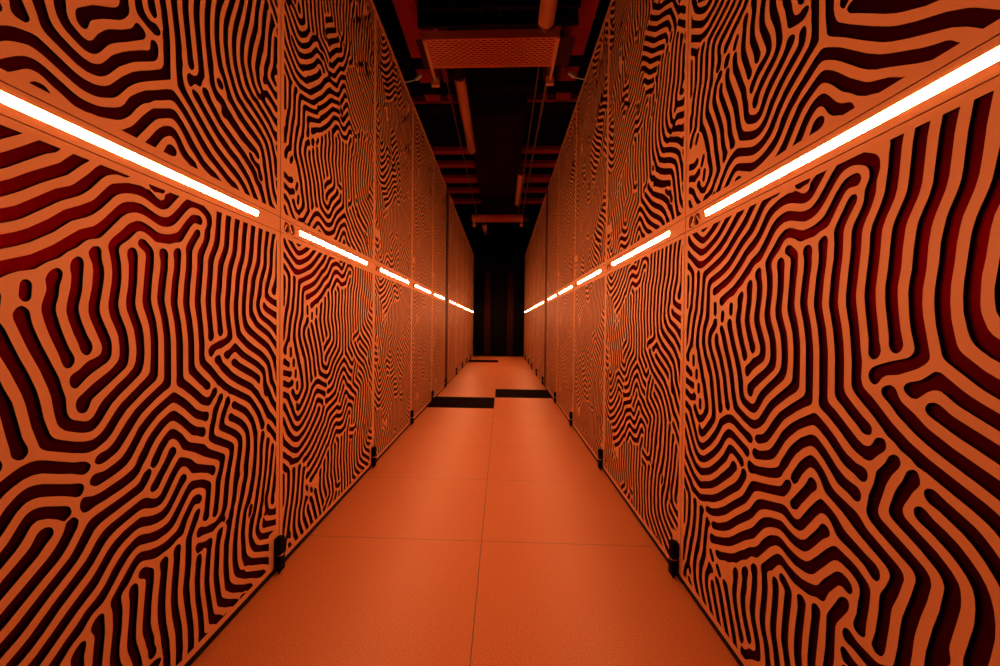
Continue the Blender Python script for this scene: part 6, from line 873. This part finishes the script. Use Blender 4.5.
def pattern(us, zs):
    """signed distance to the slot outlines on the grid us x zs (positive inside a slot)"""
    R = 0.012
    dist = np.full((len(zs), len(us)), R); flips = np.zeros((len(zs), len(us)), int)
    for flat in SLOTS:
        q = np.array(flat, float).reshape(-1, 2) / 2000.0
        zz = q[:, 1]
        if zz.max() < zs[0] - R or zz.min() > zs[-1] + R: continue
        if True:
            for k in range(len(q) - 1):
                ax, az, bx, bz = q[k, 0], zz[k], q[k + 1, 0], zz[k + 1]
                j0, j1 = np.searchsorted(zs, (min(az, bz) - R, max(az, bz) + R))
                if j0 == j1: continue
                i0, i1 = np.searchsorted(us, (min(ax, bx) - R, max(ax, bx) + R))
                if i0 < i1:
                    gx = us[i0:i1][None, :] - ax; gz = zs[j0:j1][:, None] - az
                    dx, dz = bx - ax, bz - az; L2 = max(dx * dx + dz * dz, 1e-14)
                    t = np.clip((gx * dx + gz * dz) / L2, 0, 1)
                    dist[j0:j1, i0:i1] = np.minimum(dist[j0:j1, i0:i1], np.hypot(gx - t * dx, gz - t * dz))
                lo, hi = min(az, bz), max(az, bz)
                c0, c1 = np.searchsorted(zs, (lo, hi))
                for j in range(c0, c1):
                    xc = ax + (zs[j] - az) / (bz - az) * (bx - ax)
                    flips[j, np.searchsorted(us, xc):] += 1
    return np.where(flips % 2 == 1, dist, -dist)

def plate(name, us, zs, solid, depth, flange, m, edge_mat=None):
    """sheet over the grid us x zs, solid where solid>0, with cut edges `depth` deep and folded rim `flange` deep.
    Local axes: x along the door, z up, y into the cabinet."""
    nu, nz = len(us), len(zs); pos = solid > 0
    verts = []; faces = []; vid = {}; cut = []
    def node(i, j):
        k = (0, i, j)
        if k not in vid: vid[k] = len(verts); verts.append((us[i], 0.0, zs[j]))
        return vid[k]
    def edge(i, j, d):
        k = (1 + d, i, j)
        if k not in vid:
            i2, j2 = (i + 1, j) if d == 0 else (i, j + 1)
            a, b = solid[j, i], solid[j2, i2]; t = a / (a - b)
            vid[k] = len(verts); verts.append((us[i] + (us[i2] - us[i]) * t, 0.0, zs[j] + (zs[j2] - zs[j]) * t))
        return vid[k]
    back = {}
    def bk(v, y):
        k = (v, y)
        if k not in back:
            back[k] = len(verts); verts.append((verts[v][0], y, verts[v][2]))
        return back[k]
    cnt = pos[:-1, :-1].astype(int) + pos[1:, :-1] + pos[:-1, 1:] + pos[1:, 1:]
    for j in range(nz - 1):
        for i in range(nu - 1):
            c = cnt[j, i]
            if c == 0: continue
            if c == 4:
                faces.append((node(i, j), node(i + 1, j), node(i + 1, j + 1), node(i, j + 1))); continue
            cs = ((i, j), (i + 1, j), (i + 1, j + 1), (i, j + 1)); eds = ((i, j, 0), (i + 1, j, 1), (i, j + 1, 0), (i, j, 1))
            poly = []; kinds = []
            for k in range(4):
                a = cs[k]; b = cs[(k + 1) % 4]; pa = pos[a[1], a[0]]; pb = pos[b[1], b[0]]
                if pa: poly.append(node(*a)); kinds.append('n')
                if pa != pb: poly.append(edge(*eds[k])); kinds.append('x' if pa else 'e')
            faces.append(tuple(poly))
            for k in range(len(poly)):
                if kinds[k] == 'x' and kinds[(k + 1) % len(poly)] == 'e':
                    p, q = poly[k], poly[(k + 1) % len(poly)]
                    cut.append(len(faces)); faces.append((q, p, bk(p, depth), bk(q, depth)))
    rim = [(i, 0) for i in range(nu)] + [(nu - 1, j) for j in range(1, nz)] + [(i, nz - 1) for i in range(nu - 2, -1, -1)] + [(0, j) for j in range(nz - 2, 0, -1)]
    for a, b in zip(rim, rim[1:] + rim[:1]):
        p, q = node(*a), node(*b)
        faces.append((q, p, bk(p, flange), bk(q, flange)))
    me = bpy.data.meshes.new(name); me.from_pydata(verts, [], faces); me.update(); me.materials.append(m)
    if edge_mat:
        me.materials.append(edge_mat)
        for k in cut: me.polygons[k].material_index = 1
    return me

EPS = 2e-4
def grid(a0, a, b, b1, step):
    n = int(round((b - a) / step))
    return np.concatenate([[a0, a - EPS], np.linspace(a, b, n + 1), [b + EPS, b1]])
def slotted(name, zlo, z0, z1, zhi, notch):
    us = grid(0.002, 0.020, 0.944, W - 0.002, 0.0036); zs = grid(zlo, z0, z1, zhi, 0.0036)
    s = -pattern(us, zs)
    for q in (np.s_[:2, :], np.s_[-2:, :], np.s_[:, :2], np.s_[:, -2:]): s[q] = 0.02
    if notch:
        k = (zs[:, None] < 0.130) & (us[None, :] > 0.908); s[k] = np.maximum(s[k], 0.01)
    return plate(name, us, zs, s, 0.0009, 0.012, M['panel'], M['body'])
me_lower = slotted('lower_door_panel', 0.019, 0.034, 0.984, 0.9968, True)
me_upper = slotted('upper_door_panel', 1.0415, 1.0565, 2.290, 2.3213, False)
_u = np.concatenate([[0.002], np.arange(0.010, 0.104, 0.0018), [0.1255 - EPS, 0.1255, 0.30, 0.50, 0.70, 0.8445, 0.8445 + EPS, W - 0.002]]); _z = np.concatenate([[0.9985], np.arange(1.0005, 1.0118, 0.0016), [1.0132 - EPS, 1.0132, 1.0150, 1.0170, 1.0200, 1.0230, 1.0250, 1.0268, 1.0268 + EPS], np.arange(1.0285, 1.0376, 0.0016), [1.0398]])
_s = np.full((len(_z), len(_u)), 1.0)
for cu in (0.040, 0.075):
    _s = np.minimum(_s, np.hypot(_u[None, :] - cu, _z[:, None] - 1.019) - 0.0168)
_s[(_z[:, None] > 1.01315) & (_z[:, None] < 1.02685) & (_u[None, :] > 0.12545) & (_u[None, :] < 0.84455)] = -1.0
_s[:2, :] = 1; _s[-2:, :] = 1; _s[:, :2] = 1; _s[:, -2:] = 1
me_rail = plate('light_rail', _u, _z, _s, 0.0055, 0.012, M['panel'])

# ------------------------------------------------------------------ one cabinet
def lathe(bm, prof, cx, cz, n=20):
    rings = []
    for r, y in prof:
        rings.append([bm.verts.new((cx + r * math.cos(2*PI*k/n), y, cz + r * math.sin(2*PI*k/n))) for k in range(n)] if r > 0 else [bm.verts.new((cx, y, cz))])
    for a, b in zip(rings, rings[1:]):
        for k in range(n):
            if len(b) == 1: bm.faces.new((a[k], a[(k+1) % n], b[0]))
            else: bm.faces.new((a[k], a[(k+1) % n], b[(k+1) % n], b[k]))
def make_cabinet():
    t = thing('server_cabinet', '', 'server cabinet', group='patterned server cabinets lining the aisle')
    bm = bmesh.new()
    box(bm, 0.003, W - 0.003, 0.030, 1.05, 0.030, 2.315)
    box(bm, 0.02, W - 0.02, 0.06, 1.02, 0.0, 0.030)
    obj('cabinet_body', bm, M['body'], t)
    bm = bmesh.new(); box(bm, 0.004, W - 0.004, 0.003, 0.029, 0.0, 0.0185); obj('door_gap_shade', bm, M['body'], t)  # black strip stands in for the shadow gap under the doors
    link('lower_door_panel', me_lower, None, t)
    link('upper_door_panel', me_upper, None, t)
    bm = bmesh.new(); box(bm, 0.008, W - 0.008, SCREEN, SCREEN + 0.002, 0.022, 0.992); obj('lower_screen', bm, M['screen'], t)
    bm = bmesh.new(); box(bm, 0.008, W - 0.008, SCREEN, SCREEN + 0.002, 1.046, 2.316); obj('upper_screen', bm, M['screen'], t)
    rail = link('light_rail', me_rail, None, t)
    # diffuser; its tilt and the thin upper lip are added to steer light down
    bm = bmesh.new(); n = 10; a0, a1 = 0.1255, 0.8445
    ra = []
    for x in (a0, a1):
        ra.append([bm.verts.new((x, 0.0034 - 0.0050 * k / n - 0.0005 * math.sin(PI * k / n), 1.0133 + 0.0134 * k / n)) for k in range(n + 1)])
    for k in range(n): bm.faces.new((ra[0][k], ra[0][k+1], ra[1][k+1], ra[1][k]))
    bm.faces.new(ra[0]); bm.faces.new(ra[1][::-1]); bm.faces.new((ra[0][0], ra[1][0], ra[1][n], ra[0][n]))
    obj('light_tube', bm, M['led'], rail)
    bm = bmesh.new(); box(bm, 0.1255, 0.8445, -0.0024, -0.0003, 1.0270, 1.0280); obj('added_light_lip', bm, M['panel'], rail)
    lock = None
    bm = bmesh.new()
    for cu in (0.040, 0.075):
        lathe(bm, [(0.0174, 0.0056), (0.0165, 0.009), (0.0125, 0.0145), (0, 0.0148)], cu, 1.019)
    lock = obj('door_lock', bm, M['cup'], t)
    for cu, sg in ((0.040, 1), (0.075, -1)):
        bm = bmesh.new(); box(bm, -0.0026, 0.0026, 0.003, 0.0125, -0.0135, 0.0135, 0.0012)
        bmesh.ops.rotate(bm, verts=bm.verts, cent=(0, 0, 0), matrix=Matrix.Rotation(0.7 * sg, 3, 'Y'))
        obj('lock_lever', bm, M['steel'], lock, (cu, 0, 1.019))
    # corner hinge
    hx0, hx1 = W - 0.033, W - 0.004
    bm = bmesh.new(); box(bm, hx0, hx1, -0.022, -0.0005, 0.058, 0.108, 0.006); hg = obj('hinge', bm, M['hinge'], t)
    bm = bmesh.new(); box(bm, hx0, hx1, -0.022, -0.0005, 0.011, 0.0555, 0.005); obj('lower_knuckle', bm, M['hinge'], hg)
    bm = bmesh.new(); cyl(bm, ((hx0+hx1)/2, -0.011, 0.0555), ((hx0+hx1)/2, -0.011, 0.058), 0.0105); obj('washer', bm, M['steel'], hg)
    bm = bmesh.new(); cyl(bm, ((hx0+hx1)/2, -0.011, 0.0), ((hx0+hx1)/2, -0.011, 0.012), 0.0032); obj('hinge_pin', bm, M['hinge'], hg)
    return t
SCREEN = 0.0045
def dup(root):
    r = root.copy(); COL.objects.link(r)
    for ch in list(root.children):
        c = ch.copy(); COL.objects.link(c); c.parent = r
        for g in ch.children:
            d = g.copy(); COL.objects.link(d); d.parent = c
    return r
ORD = ['nearest', 'second', 'third', 'fourth', 'fifth', 'sixth', 'seventh', 'eighth', 'ninth']
YL0, YR0 = 1.2851, 1.2968       # seam between first and second cabinet of each side
def starts(y0):
    a = [y0 - W + k * W for k in range(5)]
    return a + [a[-1] + W + GAP + k * W for k in range(5)]
first = make_cabinet(); used = False
for side, y0 in (('left', YL0), ('right', YR0)):
    for k, y in enumerate(starts(y0)):
        t = first if not used else dup(first); used = True
        if side == 'left': t.location = (XL, y, 0); t.rotation_euler = (0, 0, PI / 2)
        else: t.location = (XR, y + W, 0); t.rotation_euler = (0, 0, -PI / 2)
        if k < 5:
            wh = ['nearest cabinet with labyrinth-cut orange doors, cropped by the %s picture edge' % side,
                  'second labyrinth-cut cabinet from the camera in the %s row' % side,
                  'third labyrinth-cut cabinet from the camera in the %s row' % side,
                  'fourth labyrinth-cut cabinet from the camera in the %s row' % side,
                  'labyrinth-cut cabinet just before the dark gap in the %s row' % side][k]
        else:
            wh = ['labyrinth-cut cabinet just beyond the dark gap in the %s row' % side,
                  'second labyrinth-cut cabinet beyond the dark gap in the %s row' % side,
                  'third labyrinth-cut cabinet beyond the dark gap in the %s row' % side,
                  'fourth labyrinth-cut cabinet beyond the dark gap in the %s row' % side,
                  'farthest cabinet of the %s row, beside the black end partition' % side][k - 5]
        t['label'] = wh
# filler between the blocks
for side, y0, X, s in (('left', YL0, XL, -1), ('right', YR0, XR, 1)):
    a = y0 + 4 * W
    t = thing('filler_panel', 'tall dark filler panel closing the gap in the %s cabinet row' % side, 'panel', (X, a, 0), group='filler panels between cabinet blocks')
    sp = 0.15 if side == 'left' else 0.27
    bm = bmesh.new(); x0, x1 = sorted((s * 0.001, s * 0.03)); box(bm, x0, x1, 0.004, sp - 0.002, 0, 2.315); obj('filler_board', bm, M['body'] if side == 'left' else M['board'], t)
    bm = bmesh.new(); x0, x1 = sorted((s * 0.002, s * 0.075)); box(bm, x0, x1, sp, GAP - 0.004, 0, 2.31, 0.003); obj('edge_post', bm, M['board'], t)

# ------------------------------------------------------------------ floor
bm = bmesh.new()
xs = [-2.2, -0.66, -0.06, 0.54, 2.1]; ys = [-1.5, 3.9, 4.5, 5.1, 8.7, 9.3, 13.0]
VENTS = [(1, 1), (2, 2), (1, 4)]
vv = {(i, j): bm.verts.new((x, y, 0)) for i, x in enumerate(xs) for j, y in enumerate(ys)}
for i in range(4):
    for j in range(6):
        if (i, j) in VENTS: continue
        bm.faces.new((vv[i, j], vv[i+1, j], vv[i+1, j+1], vv[i, j+1]))
bm.normal_update()
ret = bmesh.ops.extrude_face_region(bm, geom=bm.faces[:])
for g in ret['geom']:
    if isinstance(g, bmesh.types.BMVert): g.co.z = -0.04
struct(obj('floor', bm, M['floor']))
for (i, j), lab in zip(VENTS, ('dark vent floor tile in the left half of the aisle, nearest of the three', 'dark vent floor tile in the right half of the aisle',
                               'dark vent floor tile far down the left half, near the end partition')):
    t = thing('vent_tile', lab, 'floor tile', (xs[i], ys[j], 0), group='dark vent floor tiles')
    bm = bmesh.new(); box(bm, 0.002, 0.598, 0.002, 0.598, -0.04, -0.022); obj('tile_pan', bm, M['vent'], t)
    bm = bmesh.new()
    for k in range(30): box(bm, 0.012, 0.588, 0.012 + k * 0.0195, 0.020 + k * 0.0195, -0.022, -0.001)
    for a in ((0.002, 0.012, 0.002, 0.598), (0.588, 0.598, 0.002, 0.598)): box(bm, *a, -0.022, -0.001)
    obj('grate', bm, M['vent'], t)

# ------------------------------------------------------------------ end of the aisle and ceiling
t = thing('end_partition', 'black partition closing the far end of the aisle', 'partition', (0, 10.42, 0))
bm = bmesh.new(); box(bm, -0.86, 0.74, 0, 0.05, 0, 2.47); obj('partition_board', bm, M['black'], t)
for x in (-0.33, 0.20):
    bm = bmesh.new(); box(bm, x - 0.07, x + 0.07, -0.012, -0.0005, 0.0, 1.95, 0.004); obj('upright_board', bm, M['duct'], t)
bm = bmesh.new(); box(bm, -2.2, 2.1, 13.0, 13.1, -0.04, 3.6); struct(obj('wall_back', bm, M['dark']))
bm = bmesh.new(); box(bm, -2.2, 2.1, -1.5, 13.1, 3.6, 3.7); struct(obj('ceiling', bm, M['dark']))

t = thing('ceiling_duct', 'wide dull duct running along the aisle under the ceiling', 'duct', (0, 0, 3.1))
bm = bmesh.new(); box(bm, -0.42, -0.17, 0.5, 12.0, 0.02, 0.5); obj('duct_casing', bm, M['duct'], t)
bm = bmesh.new(); box(bm, -0.168, 0.25, 0.5, 12.0, 0.0, 0.5); obj('wide_casing', bm, M['duct'], t)

for x0, x1, lab in ((-0.86, -0.70, 'wide pale red plank under the ceiling, above the left cabinets'), (-0.61, -0.56, 'narrow plank under the ceiling beside the wide left plank'),
                    (0.57, 0.72, 'wide pale red plank under the ceiling, above the right cabinets'), (0.42, 0.47, 'narrow plank under the ceiling beside the wide right plank')):
    bm = bmesh.new(); box(bm, x0, x1, 1.0, 5.0, 3.2, 3.6, 0.004)
    tag(obj('ceiling_plank', bm, M['slab']), lab, 'plank', 'planks along the ceiling')
k = 0
for y, wd, z in ((3.86, 0.12, 3.00), (4.26, 0.16, 3.00), (4.66, 0.20, 3.00)):
    k += 1
    bm = bmesh.new(); box(bm, -1.6, 1.5, y, y + wd, z, z + 0.03, 0.003)
    tag(obj('cross_beam', bm, M['dark']), ['dark beam across the aisle just beyond the near cable tray', 'dark beam across the aisle, second beyond the near cable tray', 'dark beam across the aisle, third beyond the near cable tray'][k-1], 'beam', 'dark beams across the ceiling')
WORDS = ['nearest', 'second nearest', 'third nearest', 'fourth nearest', 'fifth nearest', 'farthest']
k = 0
for y, wd in ((4.96, 0.20), (6.36, 0.14), (6.90, 0.16), (7.55, 0.26), (8.25, 0.16), (8.95, 0.20)):
    t = thing('cross_slat', '%s pale red slat crossing the ceiling behind the dark duct' % WORDS[k], 'slat', (0, y, 3.2), group='pale red slats across the ceiling'); k += 1
    bm = bmesh.new(); box(bm, -1.3, -0.425, 0, wd, 0, 0.06, 0.003); obj('left_arm', bm, M['plank'], t)
    bm = bmesh.new(); box(bm, 0.255, 1.2, 0, wd, 0, 0.06, 0.003); obj('right_arm', bm, M['plank'], t)

# cable trays across the aisle
def cable_tray(y, z, wd, label, near):
    t = thing('cable_tray', label, 'cable tray', (0, y, z), group='cable trays across the aisle')
    x0, x1 = -0.585, 0.385
    us = np.concatenate([[x0], np.arange(x0 + 0.02, x1 - 0.02, 0.0045), [x1]]); vs = np.concatenate([[0], np.arange(0.012, wd - 0.012, 0.003), [wd]])
    U, V = np.meshgrid(us, vs); row = np.floor((V - 0.01) / 0.023); cx = (U - x0) / 0.052 + 0.5 * (row % 2)
    du = np.abs(cx - np.floor(cx) - 0.5) * 0.052; dv = np.abs((V - 0.01) / 0.023 - row - 0.5) * 0.023
    s = np.maximum(du - 0.0165, dv - 0.0052)
    s[:2, :] = 1; s[-2:, :] = 1; s[:, :2] = 1; s[:, -2:] = 1
    me = plate('tray_floor', us, vs, s, 0.0015, 0.004, M['tray'])
    o = link('tray_floor', me, None, t); o.rotation_euler = (-PI / 2, 0, 0); o.location = (0, 0, 0.0)
    o.rotation_euler = (PI / 2, 0, 0); o.scale = (1, 1, -1)
    for yy in (-0.004, wd + 0.001):
        bm = bmesh.new(); box(bm, x0, x1, yy, yy + 0.003, 0.0, 0.06)
        obj('side_flange', bm, M['tray'], t)
    bm = bmesh.new(); box(bm, x0 + 0.01, x1 - 0.01, 0.004, wd - 0.004, 0.012, 0.05, 0.01); obj('cable_bundle', bm, M['body'], t)
    for e0, e1 in ((-0.63, -0.587), (0.387, 0.495)):
        bm = bmesh.new(); box(bm, e0, e1, 0.0, wd, 0.001, 0.004); obj('shaded_tray_end', bm, M['board'], t)  # outer tray ends lying in shade, the darkness put into their colour
    for sx in (-0.565, 0.375):
        bm = bmesh.new(); box(bm, sx - 0.011, sx + 0.011, -0.03, wd + 0.15, -0.026, -0.0045, 0.002); st = obj('support_strut', bm, M['steel'], t)
        bm = bmesh.new(); box(bm, sx - 0.033, sx + 0.033, wd + 0.151, wd + 0.185, -0.055, 0.012, 0.004); obj('end_cap', bm, M['lamp'], st)
        for yy in (0.05, wd - 0.05):
            bm = bmesh.new(); cyl(bm, (sx + (0.05 if sx < 0 else -0.05), yy, 0.051), (sx + (0.05 if sx < 0 else -0.05), yy, 3.6 - z), 0.005, n=8); obj('threaded_rod', bm, M['pipe'], t)
    return t
cable_tray(3.18, 2.75, 0.35, 'brightly lit perforated cable tray crossing high over the near aisle', True)
cable_tray(8.47, 2.75, 0.35, 'far cable tray crossing the aisle close to the end partition', False)
# dark beam with two rails in front of the near tray
t = thing('cable_ladder', 'dark cable ladder with thin rails crossing just before the lit tray', 'cable ladder', (0, 2.98, 2.80))
bm = bmesh.new(); box(bm, -0.60, 0.50, 0.10, 0.13, -0.02, 0.10, 0.003); obj('side_rail', bm, M['body'], t)
bm = bmesh.new(); box(bm, -0.58, 0.50, 0.0, 0.03, 0.03, 0.10, 0.003); obj('side_rail', bm, M['body'], t)
for q in range(9):
    x = -0.55 + q * 0.125
    bm = bmesh.new(); box(bm, x, x + 0.025, 0.031, 0.099, 0.04, 0.06, 0.002); obj('rung', bm, M['body'], t)
for x in (-0.57, 0.49):
    bm = bmesh.new(); cyl(bm, (x, 0.115, 0.091), (x, 0.115, 0.80), 0.005, n=8); obj('threaded_rod', bm, M['pipe'], t)

# tube lamps (switched off)
for x, y0, y1, zb, lab in ((-0.40, 3.98, 5.73, 2.90, 'unlit tube lamp hanging left of the duct, behind the lit cable tray'),
                       (0.265, 1.20, 2.92, 2.62, 'unlit tube lamp hanging at top right, in front of the lit cable tray'),
                       (0.27, 6.50, 8.20, 2.90, 'unlit tube lamp hanging right of the duct, farther down the aisle'),
                       (-0.41, 9.74, 11.06, 2.90, 'small far unlit tube lamp seen below the far cable tray')):
    t = thing('tube_lamp', lab, 'lamp', (x, y0, zb), group='unlit tube lamps')
    L = y1 - y0; R = 0.052
    bm = bmesh.new(); cyl(bm, (0, 0.03, 0.05), (0, L - 0.03, 0.05), R, n=24)
    for f in bm.faces: f.smooth = len(f.verts) == 4
    obj('lamp_tube', bm, M['lamp'], t)
    for a in (0, L - 0.03):
        bm = bmesh.new(); cyl(bm, (0, a, 0.05), (0, a + 0.03, 0.05), R * 1.06, n=24); obj('end_cap', bm, M['pipe'], t)
    for a in (0.25, L - 0.25):
        bm = bmesh.new(); cyl(bm, (0, a, 0.05 + R * 0.98), (0, a, 3.6 - zb), 0.003, n=8); obj('suspension_wire', bm, M['pipe'], t)
# conduits between the two trays
for x, z, r, y0, y1, lab in ((0.275, 2.77, 0.007, 3.56, 8.44, 'thin conduit running along the ceiling, inner one on the right'),
                         (0.36, 2.78, 0.012, 3.56, 8.44, 'brighter conduit running along the ceiling on the right'),
                         (-0.48, 2.77, 0.006, 3.56, 8.44, 'thin dark conduit running along the ceiling on the left')):
    bm = bmesh.new(); cyl(bm, (x, y0, z), (x, y1, z), r, n=10)
    tag(obj('conduit', bm, M['pipe']), lab, 'conduit', 'conduits along the ceiling')
for x, y, lab, sg in ((-0.565, 2.95, 'small grey cable plug above the left cabinets', 1), (0.44, 2.95, 'small grey cable plug above the right cabinets', -1)):
    t = thing('cable_plug', lab, 'cable plug', (x, y, 2.36), group='grey cable plugs')
    bm = bmesh.new(); box(bm, -0.009, 0.009, -0.008, 0.008, -0.022, 0.022, 0.003)
    bmesh.ops.rotate(bm, verts=bm.verts, cent=(0, 0, 0), matrix=Matrix.Rotation(0.9 * sg, 3, 'Y')); obj('plug_body', bm, M['grey'], t)
    bm = bmesh.new()
    pts = [(-0.012 * sg, 0, -0.015), (-0.045 * sg, 0, -0.022), (-0.075 * sg, 0, -0.03), (-0.11 * sg, 0, -0.036)]
    for a, b in zip(pts, pts[1:]): cyl(bm, a, b, 0.004, n=8)
    obj('cable', bm, M['grey'], t)

# ------------------------------------------------------------------ camera, world, colour
cam = bpy.data.cameras.new('camera'); co = bpy.data.objects.new('camera', cam); COL.objects.link(co)
yaw, pitch, roll = 0.0457, -0.0132, 0.0096
f = Vector((-math.sin(yaw) * math.cos(pitch), math.cos(yaw) * math.cos(pitch), math.sin(pitch)))
r0 = Vector((math.cos(yaw), math.sin(yaw), 0)); d0 = f.cross(r0)
r = math.cos(roll) * r0 - math.sin(roll) * d0; d = f.cross(r)
co.matrix_world = Matrix(((r.x, -d.x, -f.x, 0), (r.y, -d.y, -f.y, 0), (r.z, -d.z, -f.z, 0.7308), (0, 0, 0, 1)))
cam.sensor_width = 36.0; cam.lens = 447.05 / 1000 * 36.0
cam.shift_x = (500 - 481.02) / 1000; cam.shift_y = -(333 - 330.70) / 1000
cam.clip_start = 0.02
S.camera = co
w = bpy.data.worlds.new('World'); S.world = w; w.use_nodes = True
w.node_tree.nodes['Background'].inputs[0].default_value = (0, 0, 0, 1); w.node_tree.nodes['Background'].inputs[1].default_value = 0
S.view_settings.view_transform = 'Standard'; S.view_settings.look = 'None'
S.view_settings.exposure = 0.0; S.view_settings.gamma = 1.0; S.view_settings.use_curve_mapping = False
